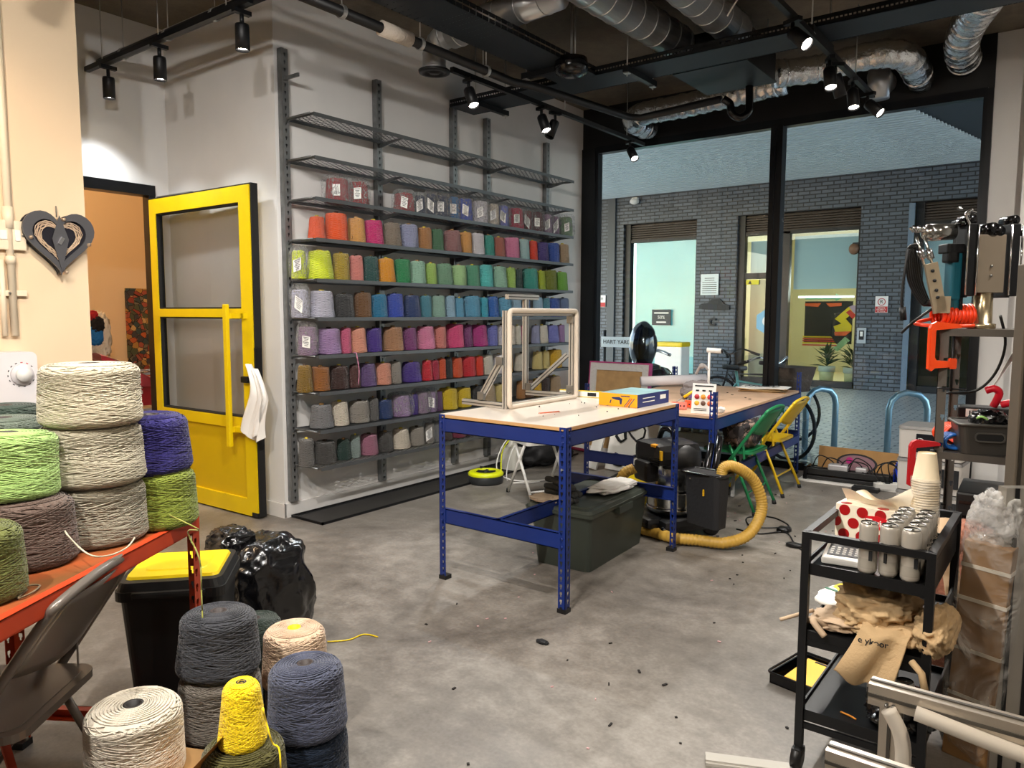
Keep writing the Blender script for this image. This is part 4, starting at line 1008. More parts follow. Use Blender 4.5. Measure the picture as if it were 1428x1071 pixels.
# drill box
def boxthing(name, label, cat, c, d, rz, mats, z0):
    t = thing(name, label, cat, (c[0], c[1], z0), rz); MB().box((0, 0, d[2]/2), d, bev=.002).build('carton', mats[0], t); return t
bx = thing('tool_box', 'orange and navy cardboard tool carton lying on the front workbench', 'box', (2.315, 4.02, .914), R(-2))
w, l, h = .26, .38, .075
MB().b2((-w/2, -l/2, 0), (w/2, l/2, h)).build('carton', pm('box_teal', '7fa3a6', .5, var=.25, vscale=9), bx)
MB().b2((-w/2, -l/2-.001, 0), (w/2, -l/2, h)).build('front_panel', pm('box_orange', 'f0a010', .5), bx); MB().b2((w/2, -l/2-.001, 0), (w/2+.001, l/2, h)).build('end_panel', pm('box_navy', '27306e', .5), bx)
MB().prism([(-.04, .052), (.01, .056), (.03, .046), (.026, .014), (.016, .012), (.012, .036), (-.01, .038), (-.04, .045)], -l/2-.002, -l/2-.001).prism([(-.05, .035), (-.042, .037), (-.048, .016), (-.054, .016)], -l/2-.002, -l/2-.001).build('tool_print', pm('print_navy', '1c2c5c', .5), bx)
for i, (c_, x) in enumerate((('c8342a', .075), ('27306e', .09), ('27306e', .063))): MB().prism([(x-.02, .004), (x-.014, .004), (x+.024, .052), (x+.018, .052)], -l/2-.0025, -l/2-.001).build('stripe', pm('stripe_'+c_, c_, .5), bx)
MB().box((.05, -l/2-.0015, .062), (.06, .001, .006)).build('printed_line', pm('print_navy', '1c2c5c'), bx)
for i in range(2): MB().box((w/2+.0015, -.06, .05-.022*i), (.001, .14, .005)).build('printed_line', paper, bx)
MB().b2((w/2+.001, .08, .03), (w/2+.002, .15, .055)).build('icon_print', paper, bx)
t = thing('spirit_level', 'yellow and white spirit level lying at the back of the front workbench', 'tool', (1.93, 4.14, .914), R(8))
MB().box((0, 0, .02), (.42, .025, .035)).build('body', white_p, t); MB().box((.0, 0, .039), (.42, .026, .004)).box((0, 0, .002), (.42, .026, .004)).build('edge_strip', yellow_m, t); MB().box((.02, 0, .02), (.06, .028, .022)).build('vial', black_p, t)
tagit(MB().tube([(2.13, 3.28, .917), (2.17, 3.42, .917)], .002, 6).tube([(2.14, 3.28, .917), (2.19, 3.40, .917)], .002, 6).build('yarn_snippet', pm('red_thread', 'c0552a', .8)), 'short red threads lying on the front workbench', 'thread')
m_ = MB(); random.seed(5)
for i in range(14): m_.ball((random.uniform(1.95, 2.4), random.uniform(3.2, 3.9), .916), random.uniform(.002, .005), 6, 4)
tagit(m_.build('fluff_specks', pm('fluff_dark', '3a342e', .9)), 'dark specks of fluff on the front workbench top', 'fluff', kind='stuff')

# things on the second bench
T2 = .764
fr = thing('framed_board', 'large wooden board frame with white and pink edging leaning by the window', 'frame', (.56, 6.93, .0)); fr.rotation_euler = (R(-6), 0, 0)
fw, fh = .70, .93
MB().box((0, 0, fh/2), (fw-.1, .02, fh-.1)).build('board', wood, fr)
o_ = [(-fw/2, 0), (fw/2, 0), (fw/2, fh), (-fw/2, fh)]; i_ = [(-fw/2+.075, .08), (fw/2-.075, .08), (fw/2-.075, fh-.075), (-fw/2+.075, fh-.075)]
MB().ring(o_, i_, -.025, .005).build('white_edge', pm('rough_white', 'd8d4d0', .95, bump=1, bscale=30), fr)
oo = [(-fw/2-.012, -.0), (fw/2+.018, -.0), (fw/2+.018, fh+.016), (-fw/2-.012, fh+.016)]
MB().ring(oo, o_, -.03, .02).build('pink_edge', pm('pink_fabric', 'c44f86', .9, var=.3, vscale=7), fr)
t = thing('roll', 'white plastic-wrapped roll lying at the back of the second workbench', 'roll', (1.35, 6.45, T2+.05), R(20))
MB().tube([(-.22, 0, .0), (.36, .25, .02)], .048, 18).build('roll', pm('roll_white', 'dcd8dc', .35, bump=.5, bscale=18), t)
t = thing('sign_card', 'white card sign with six round coloured pictures on the near corner of the second workbench', 'sign', (2.385, 4.905, T2), R(6)); 
MB().box((0, 0, .105), (.165, .004, .21), rot=Euler((R(-8), 0, 0)).to_matrix()).build('card', paper, t)
for i in range(3):
    for j in range(2):
        c_ = ['b0282e', 'e0902a', 'd83a3a', 'e8b030', '6a4a3a', 'f07030'][i+3*j]
        MB().lathe([(.017, -.002), (.017, .002)], 16, M=Matrix.Translation((-.045+.045*i, -.010+.007*(.115-.045*j-.105)-.0, .118-.045*j)) @ Matrix.Rotation(R(82), 4, 'X')).build('picture', pm('pic_'+c_, c_, .6), t)
MB().box((0, .0085, .192), (.13, .004, .009), rot=Euler((R(-8), 0, 0)).to_matrix()).build('printed_line', ink, t); 
for i in range(3): MB().box((-.045+.045*i, .0035, .16), (.022, .004, .010)).build('printed_mark', ink, t)
for i in range(2): MB().box((-.02, -.0135, .035-.012*i), (.09, .004, .004)).build('printed_line', ink, t)
def clampy(p, rz, label):
    t = thing('hand_comb', label, 'tool', p, rz, 'orange tools on the second workbench')
    MB().box((0, 0, .03), (.11, .02, .05), rot=Euler((R(-20), 0, 0)).to_matrix()).build('blade', pm('orange_plastic', 'ff4a1e', .4), t)
    for i in range(4): MB().box((-.036+.024*i, -.010, .03), (.010, .01, .012)).build('slot_mark', ink, t)
clampy((2.20, 5.13, T2), R(-8), 'orange comb tool on the second workbench, the upper right of two')
clampy((2.16, 5.00, T2), R(20), 'orange comb tool on the second workbench, the lower left of two')
for i, (dx, c_, lb) in enumerate(((0, 'f0c018', 'yellow-handled brush leaning on the second workbench'), (.05, '6a4a9a', 'purple-handled brush beside the yellow-handled one'), (.09, '8a5aa8', 'mauve-handled brush, nearest the card sign'))):
    t = thing('brush', lb, 'brush', (2.0+dx, 5.25, T2), 0, 'brushes on the second workbench')
    MB().tube([(0, 0, .01), (.07, .03, .06)], .004, 6).build('shaft', steel, t); MB().tube([(.07, .03, .06), (.14, .06, .115)], [.011, .008], 8).build('handle', pm('handle_'+c_, c_, .4), t)
t = thing('camera_stand', 'white upright stand with a small camera head and grey fabric at its foot', 'stand', (2.07, 5.75, T2))
MB().tube([(0, 0, 0), (0, 0, .39)], .010, 10).build('post', white_p, t); MB().tube([(-.02, 0, .40), (.09, .02, .395)], .02, 12).build('head', white_p, t); MB().tube([(.09, .02, .395), (.105, .022, .394)], .014, 12).build('lens', ink, t)
MB().tube(smooth([(0, 0, .24), (-.06, 0, .28), (-.11, 0, .20)]), .012, 8).ball((-.06, 0, .27), .024).build('arm', pm('arm_grey', 'a09a98', .5), t)
tagit(MB().blob((1.99, 5.72, T2+.07), (.12, .1, .072), .3, 3, 21).build('grey_fabric', pm('grey_fluff', '77706f', .95, bump=1, bscale=60)), 'crumpled grey fabric bundle at the foot of the white stand', 'fabric')
t = thing('paper_stack', 'brown paper and printed sheets stacked at the far end of the second workbench', 'paper', (2.19, 6.72, T2), R(8))
for i, (w, d, z, m_, r_, nm) in enumerate(((.40, .28, .003, cardb, 3, 'brown_sheet'), (.36, .26, .013, pm('kraft', 'b8986a', .8), -4, 'brown_sheet'), (.40, .28, .023, pm('kraft', 'b8986a', .8), 6, 'brown_sheet'), (.42, .27, .032, paper, -6, 'white_sheet'))):
    q = MB().grid(lambda u, v: ((u-.5)*w, (v-.5)*d, z+.006*math.sin(u*6+i)+.004*math.cos(v*7)), 10, 8).build(nm, m_, t); q.rotation_euler = (0, 0, R(r_)); sm_ = q.modifiers.new('s', 'SOLIDIFY'); sm_.thickness = .006
for k in range(7): MB().tube(smooth([(-.15+.04*k, -.06+.015*(k % 3), .043), (-.12+.04*k, .0, .043), (-.14+.045*k, .06, .043)], 4), .003, 4).build('ink_drawing', ink, t)
tagit(MB().box((2.33, 5.98, T2+.003), (.02, .012, .004), rz=.5).box((2.27, 6.05, T2+.003), (.014, .01, .004)).box((2.1, 6.2, T2+.003), (.02, .01, .004)).box((2.0, 6.35, T2+.003), (.012, .012, .004)).build('fluff_specks', pm('fluff_dark', '3a342e')), 'dark scraps scattered over the brown top of the second workbench', 'scraps', kind='stuff')
t = thing('small_paper', 'small crumpled white tissue beside the near post of the second workbench', 'paper', (2.465, 5.03, T2)); MB().blob((0, 0, .02), (.02, .03, .02), .4, 4, 3, 20, 14).build('tissue', paper, t)

# under the benches
t = thing('graffiti_print', 'black and white graffiti print leaning under the second workbench', 'picture', (1.22, 6.0, .0)); t.rotation_euler = (R(-14), 0, R(-8))
MB().box((.0, 0, .38), (.52, .02, .74)).build('canvas', paper, t)
random.seed(12); m_ = MB()
for k in range(13):
    cx, cz, r0 = random.uniform(-.17, .17), random.uniform(.1, .66), random.uniform(.04, .11)
    m_.tube([(max(-.25, min(.25, cx+r0*math.cos(a*.7)*(1+.3*math.sin(a*2.1+k)))), -.014, max(.03, min(.72, cz+r0*math.sin(a*.7)*(1+.3*math.cos(a*1.3+k))))) for a in range(9)], .009, 6, closed=True)
m_.build('ink_drawing', ink, t)
t = thing('white_plank', 'white plank leaning under the second workbench beside the graffiti print', 'plank', (.86, 5.95, 0)); t.rotation_euler = (R(-14), R(8), 0); MB().box((0, 0, .36), (.11, .03, .70), bev=.004).build('plank', white_p, t)
t = thing('brown_board', 'brown board with a white fringed foot leaning behind the benches', 'board', (.62, 6.62, 0)); t.rotation_euler = (R(-9), 0, R(-12)); MB().box((.1, 0, .28), (1.1, .02, .45)).build('board', wood, t)
MB().box((.1, -.01, .05), (1.1, .03, .06)).build('fringe', pm('rough_white', 'd8d4d0'), t); MB().tube([(-.45, -.02, .02), (.65, -.02, .02)], .018, 8).build('red_edge', pm('pink_edge', 'a02448', .9), t)
t = thing('trestle', 'grey folding trestle standing under the second workbench', 'trestle', (2.02, 5.95, 0), R(10)); gm = pm('trestle_grey', '8d9090', .5, .2)
for s_ in (-1, 1):
    for q in (-1, 1): MB().bar((s_*.2, q*.02, .70), (s_*.24, q*.26, 0), .03, .03).build('leg', gm, t)
MB().bar((-.26, 0, .715), (.26, 0, .715), .06, .04).bar((-.22, .14, .38), (.22, .14, .38), .03, .03).bar((-.22, -.14, .38), (.22, -.14, .38), .03, .03).build('crossbar', gm, t)
t = thing('tool_case', 'low box of clear jars on the bar of the trestle', 'box', (1.98, 5.84, .40)); MB().box((0, 0, .04), (.36, .16, .08), bev=.01).build('case', pm('case_grey', '7f8886', .4), t)
for k in range(4): MB().lathe([(.03, .08), (.032, .13), (.02, .14)], 14, c=(-.12+.08*k, 0, 0)).build('jar', pm('jar_glassy', 'b8c4c0', .15, spec=.8), t)

# green storage tote under the front bench with gloves
tt_ = thing('storage_tote', 'dark green lidded storage crate under the front workbench', 'crate', (2.12, 3.86, 0), R(3))
gm = pm('tote_green', '343a33', .45); 
def frus(m_, w0, d0, w1, d1, z0, z1, r=.03):
    a = rrect(w0, d0, r); b = rrect(w1, d1, r); n = len(a)
    return m_.add([(x, y, z0) for x, y in a]+[(x, y, z1) for x, y in b], [tuple(range(n))[::-1], tuple(range(n, 2*n))]+[(i, (i+1) % n, n+(i+1) % n, n+i) for i in range(n)])
m_ = frus(MB(), .35, .70, .40, .77, .0, .33)
for i in range(5): frus(m_, .352+.008*i, .702+.011*i, .354+.008*i, .704+.011*i, .055+.055*i, .06+.055*i)
m_.build('body', gm, tt_)
m_ = frus(MB(), .44, .82, .45, .83, .325, .345); frus(m_, .43, .81, .41, .79, .345, .362); frus(m_, .34, .70, .33, .69, .362, .368); m_.b2((.19, -.09, .29), (.235, .09, .33)).b2((-.235, -.09, .29), (-.19, .09, .33)); m_.build('lid', pm('tote_lid', '3e443c', .4), tt_)
dk = pm('glove_grey', '3a3c3c', .85)
for i, (z, r_, dx) in enumerate(((.385, 0, 0), (.42, 6, .01), (.455, -5, -.01))):
    t = thing('folded_glove', ['bottom', 'middle', 'topmost'][i]+' of the three rolled dark grey gloves on the green crate', 'glove', (2.05+dx, 3.62, z), R(-30+r_), 'grey gloves on the crate')
    MB().tube(smooth([(-.15, -.02, 0), (-.08, 0, .004), (.05, .005, 0), (.16, -.01, .004)], 5), [.016, .017, .018, .018, .017]*3+[.018], 12).tube(smooth([(-.14, .035, 0), (0, .04, .003), (.15, .03, 0)], 5), .017, 12).build('roll', dk, t)
tagit(MB().blob((2.2, 3.98, .40), (.09, .20, .022), .3, 3, 31, 40, 24).build('paper_bundle', pm('crumple_white', 'dcdad6', .85)), 'crumpled white paper on the green crate behind the gloves', 'paper')
tagit(MB().blob((2.02, 3.52, .385), (.09, .06, .018), .4, 4, 33, 36, 20).build('beige_cloth', pm('beige_rag', 'b8a48c', .9)), 'beige rag under the rolled gloves on the green crate', 'cloth')

# vacuum cleaner
vc = thing('vacuum_cleaner', 'black and steel industrial vacuum cleaner with yellow badges beside the front workbench', 'vacuum cleaner', (2.31, 4.60, 0), R(-30))
MB().lathe([(.17, .14), (.175, .16), (.175, .44), (.17, .46)], 32).build('tank', pm('tank_steel', 'b8b8b4', .16, .95), vc)
MB().lathe([(.177, .28), (.180, .285), (.180, .30), (.177, .305)], 32, cap=False).lathe([(.177, .16), (.181, .165), (.181, .18), (.177, .185)], 32, cap=False).build('tank_band', chrome, vc)
m_ = MB().box((0, -.0, .085), (.46, .42, .09), bev=.04).box((0, -.22, .10), (.30, .14, .07), bev=.03); m_.build('base', black_p, vc)
for (x, y) in ((-.2, -.2), (.2, -.2)): MB().tube([(x-.016, y, .03), (x+.016, y, .03)], .03, 14).ball((x, y, .07), .024).build('castor', black_gloss, vc)
for x in (-.2, .2): MB().tube([(x-.02, .17, .06), (x+.02, .17, .06)], .06, 20).build('rear_wheel', black_p, vc)
m_ = MB().lathe([(.18, .45), (.185, .47), (.18, .55), (.14, .60), (.08, .62), (.0, .625)], 32).box((0, -.05, .54), (.30, .34, .15), bev=.05); m_.build('motor_head', black_p, vc)
MB().tube(smooth([(-.1, -.05, .60), (-.05, -.05, .68), (.05, -.05, .68), (.1, -.05, .60)]), .018, 10).build('handle', black_gloss, vc)
MB().box((.08, -.2, .60), (.05, .04, .02), bev=.006).build('switch', pm('switch_orange', 'f0a010', .4), vc)
MB().box((.13, -.2, .545), (.06, .012, .06)).build('badge', pm('badge_yellow', 'f0b818', .4), vc)
for i in range(4): MB().box((.1, -.215, .48+.014*i), (.1, .012, .005)).build('vent_slat', black_gloss, vc)
MB().box((-.02, -.20, .42), (.17, .10, .14), bev=.03).build('front_cover', black_p, vc)
for a in (-60, 60, 180): MB().box((.185*math.cos(R(a)), .185*math.sin(R(a)), .44), (.03, .03, .07), rz=R(a), bev=.006).build('latch', chrome, vc)
MB().tube([(-.14, -.02, .36), (-.27, -.05, .36)], [.05, .042], 16).build('hose_connector', black_p, vc)
for (x, y, l) in ((.20, .08, .0), (.235, .12, .05)): MB().tube([(x, y, .2), (x+.03, y+.05, .62+l)], .022, 14).build('wand_tube', black_gloss, vc)
bgm = pm('black_cloth', '131316', .8, bump=.3, bscale=50)
bp_ = MB(); frus(bp_, .25, .13, .27, .16, .14, .47, .035); bp_.v = [(x, y+.02*math.sin(z*20+x*12), z) for x, y, z in bp_.v]
ab = bp_.build('accessory_bag', bgm, vc, loc=(.39, -.02, 0)); ab.rotation_euler = (0, 0, R(20))
m_ = MB().tube([(p[0], p[1], .47) for p in rrect(.28, .17, .03)], .010, 8, closed=True); m_.build('bag_rim', black_gloss, ab); MB().ball((-.07, -.085, .435), .006, 8, 6).ball((.07, -.085, .435), .006, 8, 6).build('bag_rivet', chrome, ab); MB().box((.03, -.082, .36), (.008, .012, .04)).build('yellow_mark', pm('badge_yellow', 'f0b818', .4), ab)
hose_m = pm('hose_yellow', 'b8913a', .5, var=.15, vscale=5)
hp = smooth([(2.184,4.291,0.455), (2.120,4.248,0.402), (2.093,4.282,0.220), (2.132,4.333,0.080), (2.270,4.343,0.025), (2.466,4.302,0.029), (2.613,4.350,0.026), (2.760,4.388,0.045), (2.856,4.491,0.079), (2.901,4.586,0.170), (2.903,4.624,0.277), (2.866,4.587,0.407), (2.815,4.507,0.486), (2.760,4.444,0.517), (2.726,4.416,0.495), (2.724,4.405,0.420)], 20)
rr = [.034+.0028*math.sin(i*2.1) for i in range(len(hp))]
o = MB().tube([(p.x, p.y, max(p.z, .042)) for p in hp], rr, 18).build('vacuum_hose', hose_m); tagit(o, 'tan yellow ribbed hose looping from the vacuum cleaner to its black bag', 'hose')
t = thing('barrel_wheel_unit', 'round yellow drum with a small black wheel behind the vacuum cleaner', 'drum', (2.043,4.655,0.178)); t.location.z = 0
MB().tube([(0, .0, .2), (0, .16, .2)], .14, 28).build('drum', yellow_m, t); MB().tube([(-.17, -.04, .09), (-.17, .02, .09)], .085, 20).build('wheel', rubber, t); MB().bar((-.17, 0, .09), (0, .06, .10), .03, .03).bar((-.12, .06, .0), (-.12, .06, .2), .03, .03).bar((.1, .1, .0), (.1, .1, .2), .03, .03).build('bracket', steel, t)
t = thing('cable', 'black cable snaking over the floor beside the vacuum hose', 'cable', (0, 0, 0))
MB().tube(smooth([(2.72, 5.30, .006), (2.62, 5.18, .006), (2.72, 4.98, .006), (2.86, 5.02, .012), (2.92, 5.15, .006), (2.80, 5.28, .006), (2.72, 5.3, .006)]), .005, 6).tube(smooth([(2.66, 4.86, .006), (2.82, 4.84, .006), (2.95, 4.98, .006), (3.1, 4.72, .006), (3.3, 4.50, .006)]), .005, 6).blob((2.93, 5.02, .015), (.04, .05, .014), .4, 4, 2, 20, 12).blob((3.09, 4.71, .014), (.05, .03, .013), .4, 4, 3, 20, 12).build('cord', black_p, t)

# ------------------------------------------------------------------ folding chairs
def folding_chair(name, label, loc, rz, mat, sc=1., tipm=rubber):
    """local +x is the way the sitter faces, origin on the floor between the rear feet"""
    t = thing(name, label, 'chair', loc, rz, None); W2 = .21
    top = []
    fx0, fx1 = .46, -.075; H_ = .79
    def fx(z): return fx0+(fx1-fx0)*z/H_
    pts = [(fx(.0), -W2, .0), (fx(.45), -W2, .45), (fx(.64), -W2+.005, .64)]+[(fx(.64+.13*math.sin(R(a))), -(W2-.055)-.05*math.cos(R(a)) , .64+.13*math.sin(R(a))) for a in (25, 50, 75)]
    pts = pts+[(fx(.785), 0, .785)]+[(p[0], -p[1], p[2]) for p in pts[::-1]]
    MB().tube(smooth(pts, 6), .0125, 12).build('frame_tube', mat, t)
    def bk(u, v):
        z = .60+.165*v; y = (u-.5)*2*(W2-.018-.06*max(0, (v-.45))**1.5*2.2)
        return (fx(z)-.012*(1-(2*u-1)**2)-.004, y, z-.035*math.cos((u-.5)*PI)*(1-v))
    b_ = MB().grid(bk, 14, 8); o = b_.build('backrest', mat, t); s_ = o.modifiers.new('s', 'SOLIDIFY'); s_.thickness = .004
    st = MB().prism(rrect(.385, .37, .05, 5, .235, 0), .435, .455, 'z'); st.prism(rrect(.34, .33, .04, 5, .235, 0), .455, .457, 'z')
    o = st.build('seat', mat, t)
    for s_ in (-1, 1):
        MB().tube([(.215, s_*(W2-.018), .50), (.0, s_*(W2+.012), .02)], .0115, 10).build('rear_leg', mat, t)
        MB().tube([(.222, s_*(W2-.018), .515), (.212, s_*(W2-.018), .495)], .014, 10).build('pivot_cap', black_p, t)
        MB().tube([(.006, s_*(W2+.012), .03), (-.002, s_*(W2+.012), 0)], .015, 10).build('rear_foot', tipm, t)
        MB().tube([(fx(.03), s_*W2, .03), (fx(0), s_*W2, 0)], .016, 10).build('front_foot', tipm, t)
        MB().bar((fx(.52), s_*(W2-.01), .53), (.10, s_*(W2-.028), .40), .004, .02).build('side_link', mat, t)
    MB().tube([(.075, -W2-.002, .17), (.068, -W2+.03, .155), (.068, W2-.03, .155), (.075, W2+.002, .17)], .007, 8).build('rear_stretcher', mat, t)
    MB().tube([(fx(.2), -W2, .2), (fx(.2), W2, .2)], .007, 8).build('front_stretcher', mat, t)
    t.scale = (sc, sc, sc); return t
folding_chair('folding_chair', 'yellow metal folding chair pushed under the second workbench, next to the window', (2.63, 6.17, 0), PI, pm('chair_yellow', 'd9b41a', .35, .1))
folding_chair('folding_chair', 'green metal folding chair with a striped bundle on its seat', (2.64, 5.49, 0), PI, pm('chair_green', '1d7a4a', .35, .1))
folding_chair('folding_chair', 'grey metal folding chair at the orange bench, bottom left', (2.43, .80, 0), math.atan2(-.638, -.77), pm('chair_grey', '6e665f', .3, .3), 1.02)
tagit(MB().blob((2.45, 5.50, .565), (.12, .16, .105), .35, 3, 41).build('striped_bundle', artmat('stripe_cloth', 16, ['3a302e', '6a5248', '2a2426', '8a7468'])), 'brown and black patterned cloth bundle sitting on the green chair', 'cloth')
# white folding step stool
st = thing('folding_stool', 'white folding stool standing between the shelving and the front workbench', 'stool', (1.02, 4.86, 0), R(-28)); wm = pm('stool_white', 'd9d6d0', .4)
MB().prism(rrect(.34, .36, .04), .43, .46, 'z').build('seat', wm, st)
for s_ in (-1, 1):
    MB().tube([(-.17, s_*.19, .0), (.10, s_*.165, .44)], .0115, 10).build('leg', wm, st); MB().tube([(.24, s_*.17, .0), (-.10, s_*.165, .44)], .0115, 10).build('leg', wm, st)
    for (x, y) in ((-.17, .19), (.24, .17)): MB().tube([(x, s_*y, 0), (x*.96, s_*y, .03)], .015, 10).build('foot', rubber, st)
MB().tube([(-.12, -.185, .08), (-.12, .185, .08)], .007, 8).tube([(.19, -.17, .07), (.19, .17, .07)], .007, 8).build('stretcher', wm, st)
# cable reel, jug, cords
rl = thing('cable_reel', 'round yellow and black cable reel on the floor by the shelving', 'cable reel', (.42, 4.93, 0))
MB().lathe([(.145, 0), (.15, .02), (.15, .075), (.145, .08)], 32).build('body', pm('reel_dark', '2a2c2e', .5), rl); MB().lathe([(.152, .07), (.155, .085), (.14, .10), (.09, .102), (.088, .09)], 32, cap=False).build('yellow_ring', pm('reel_yellow', 'd8e00a', .4), rl)
m_ = MB().lathe([(.03, .09), (.03, .104)], 16)
for k in range(6): m_.bar((.03*math.cos(k*1.05), .03*math.sin(k*1.05), .095), (.09*math.cos(k*1.05), .09*math.sin(k*1.05), .095), .02, .008)
m_.build('hub', ink, rl); MB().tube([(-.10, .06, .09), (-.10, .06, .12)], .012, 8).build('knob', black_p, rl)
jg = thing('plastic_jug', 'white plastic jug standing on the floor behind the stool', 'jug', (.30, 5.46, .018)); MB().prism(rrect(.17, .14, .035), 0, .20, 'z').build('body', pm('jug_white', 'd8d6cc', .4), jg); MB().lathe([(.06, .2), (.03, .24), (.028, .27)], 16).build('neck', pm('jug_white', 'd8d6cc'), jg); MB().tube(smooth([(-.03, 0, .21), (-.06, 0, .24), (-.03, 0, .25)]), .008, 6).build('handle', pm('jug_red', '8a3a2a', .5), jg)
tagit(MB().tube(smooth([(.55, 4.98, .05), (.40, 5.2, .25), (.42, 5.45, .42), (.5, 5.6, .6)]), .006, 6).build('yellow_flex', pm('reel_yellow', 'd8e00a')), 'yellow cord rising from the cable reel towards the shelving', 'cord')
tagit(MB().tube(smooth([(.62, 5.5, .58), (.45, 5.2, .35), (.42, 5.08, .1), (.6, 5.1, .012), (.9, 5.35, .012), (1.1, 5.4, .008)]), .006, 6).tube(smooth([(.66, 5.52, .58), (.5, 5.25, .3), (.5, 5.12, .012), (.7, 5.05, .012), (.8, 5.2, .012)]), .005, 6).build('white_flex', white_p), 'tangled white cord on the floor by the cable reel', 'cord')
tagit(MB().blob((.32, 5.95, .12), (.20, .32, .12), .25, 3, 51).build('black_bundle', pm('bundle_black', '17171a', .7)), 'long black bag lying on the floor under the far end of the shelving', 'bag')
tagit(MB().tube(smooth([(.95, 5.1, .012), (1.15, 5.35, .008), (1.2, 5.7, .008), (1.15, 6.0, .008)]), .011, 8).build('black_strap', black_p), 'black strap lying on the floor beyond the stool', 'strap')
tagit(MB().tube(smooth([(1.15, 6.15, .012), (1.0, 6.3, .012), (.75, 6.4, .012)]), .014, 8).build('black_tube', black_p), 'black tube lying on the floor in front of the leaning boards', 'tube')
# by the window
t = thing('printer_rail', 'long black machine rail with cables lying in front of the window', 'machine', (2.92, 6.80, 0), R(2))
MB().box((0, 0, .035), (.72, .14, .03), bev=.004).box((0, -.04, .085), (.70, .03, .05), bev=.004).box((0, .05, .085), (.70, .03, .05), bev=.004).tube([(-.34, 0, .09), (.34, 0, .09)], .014).build('rail', black_p, t); MB().box((-.34, 0, .07), (.03, .16, .12), bev=.006).box((.34, 0, .07), (.03, .16, .12), bev=.006).build('end_block', black_gloss, t)
MB().box((-.08, 0, .135), (.16, .1, .05), bev=.01).box((.1, .02, .13), (.09, .08, .04), bev=.01).build('motor', pm('motor_grey', 'b8b6b8', .4, .4), t); MB().box((0, -.02, .008), (.78, .22, .012)).build('base_plate', white_p, t)
m_ = MB(); random.seed(9)
for k in range(6):
    a = random.uniform(-.3, .3); m_.tube(smooth([(a, 0, .12), (a+.06, -.03, .2+.04*k/6), (a+.16, .03, .17), (a+.2, -.04, .1)], 5), .005, 6)
m_.build('cables', black_p, t)
t = thing('cardboard_sheet', 'cardboard panel with a painted mauve oval leaning against the window', 'cardboard', (2.93, 7.03, 0.01)); t.rotation_euler = (R(-8), 0, R(-2))
MB().box((0, 0, .13), (.66, .012, .25)).build('panel', cardb, t); MB().prism([(.17*math.cos(a*PI/16)-.0, .13+.085*math.sin(a*PI/16)) for a in range(32)], -.010, -.006).build('dark_outline', ink, t)
MB().prism([(.15*math.cos(a*PI/16)-.0, .13+.07*math.sin(a*PI/16)) for a in range(32)], -.013, -.010).build('mauve_shape', pm('mauve_paint', '8d6a72', .8), t); MB().prism([(.03*math.cos(a*PI/8)-.06, .15+.03*math.sin(a*PI/8)) for a in range(16)], -.015, -.013).build('magenta_spot', pm('magenta_paint', 'b8247a', .8), t)
t = thing('socket_strip', 'white multi-socket strip tangled with black cables by the storage boxes', 'socket strip', (3.27, 6.72, .0), R(25)); MB().box((0, 0, .04), (.26, .07, .05), bev=.006).build('strip', white_p, t)
for k in range(4): MB().box((-.09+.06*k, -.002, .068), (.035, .04, .012), bev=.003).build('plug', ink if k % 2 else white_p, t)
m_ = MB()
for k in range(6): m_.tube(smooth([(-.1+.05*k, 0, .08), (-.14+.05*k, -.04, .2+.02*(k % 3)), (.02+.03*k, .05, .22), (.1, -.05, .04)], 6), .005, 6)
m_.build('cables', black_p, t)
tagit(MB().blob((3.3, 6.93, .11), (.05, .05, .10), .2, 3, 8, 24, 16).build('blue_bag', pm('blue_bag', '1c3fd0', .3)), 'small bright blue bag beside the white socket strip', 'bag')
tagit(MB().b2((3.0, 6.56, .0), (3.2, 6.66, .03)).build('black_adapter', black_p), 'black power adapter on the floor near the socket strip', 'adapter')
px0 = (3.469,5.776,0.003)
sbm = pm('box_white', 'b9b4ae', .4)
for k in range(3):
    t = thing('storage_box', ['bottom', 'middle', 'topmost'][k]+' white stackable storage box with a dark window panel, beside the metal rack', 'box', (px0[0]+.2, px0[1]+.16, .228*k), R(-4), 'stacked storage boxes')
    frus(MB(), .39, .30, .40, .31, 0, .20, .02).build('body', sbm, t); frus(MB(), .41, .32, .40, .31, .202, .222, .02).build('lid', pm('box_lid', '6a6866', .35, .2), t)
    MB().box((.05, -.158, .11), (.27, .008, .13), bev=.003).build('window_panel', pm('box_panel', '101318', .15), t); MB().tube([(-.055+.018*math.cos(R(a)), -.164, .125+.018*math.sin(R(a))) for a in range(-90, 91, 30)]+[(-.07, -.164, .143), (-.07, -.164, .107)], .003, 6, closed=True).build('latch', alu, t)
# scraps on the floor
m_ = MB(); random.seed(21)
for k in range(120):
    x = random.uniform(.9, 3.7); y = random.uniform(1.6, 6.6)
    if x > 2.9 or y > 4.2 or random.random() < .3: m_.box((x, y, .003), (random.uniform(.006, .025), random.uniform(.004, .01), .004), rz=random.uniform(0, 3))
tagit(m_.build('floor_scraps', pm('scrap_dark', '1e1a18', .9)), 'dark scraps and fluff scattered over the concrete floor', 'scraps', kind='stuff')
m_ = MB()
for k in range(40): m_.box((random.uniform(1.6, 3.6), random.uniform(1.8, 6.5), .003), (random.uniform(.006, .018), .004, .004), rz=random.uniform(0, 3))
tagit(m_.build('thread_scraps', pm('scrap_light', 'c8a0a0', .9)), 'pale pink and white thread ends on the concrete floor', 'threads', kind='stuff')
tagit(MB().blob((2.62, 2.62, .008), (.028, .014, .008), .5, 4, 4, 24, 12).build('dark_rag_scrap', ink), 'small black scrap on the floor in front of the blue workbench', 'scrap')
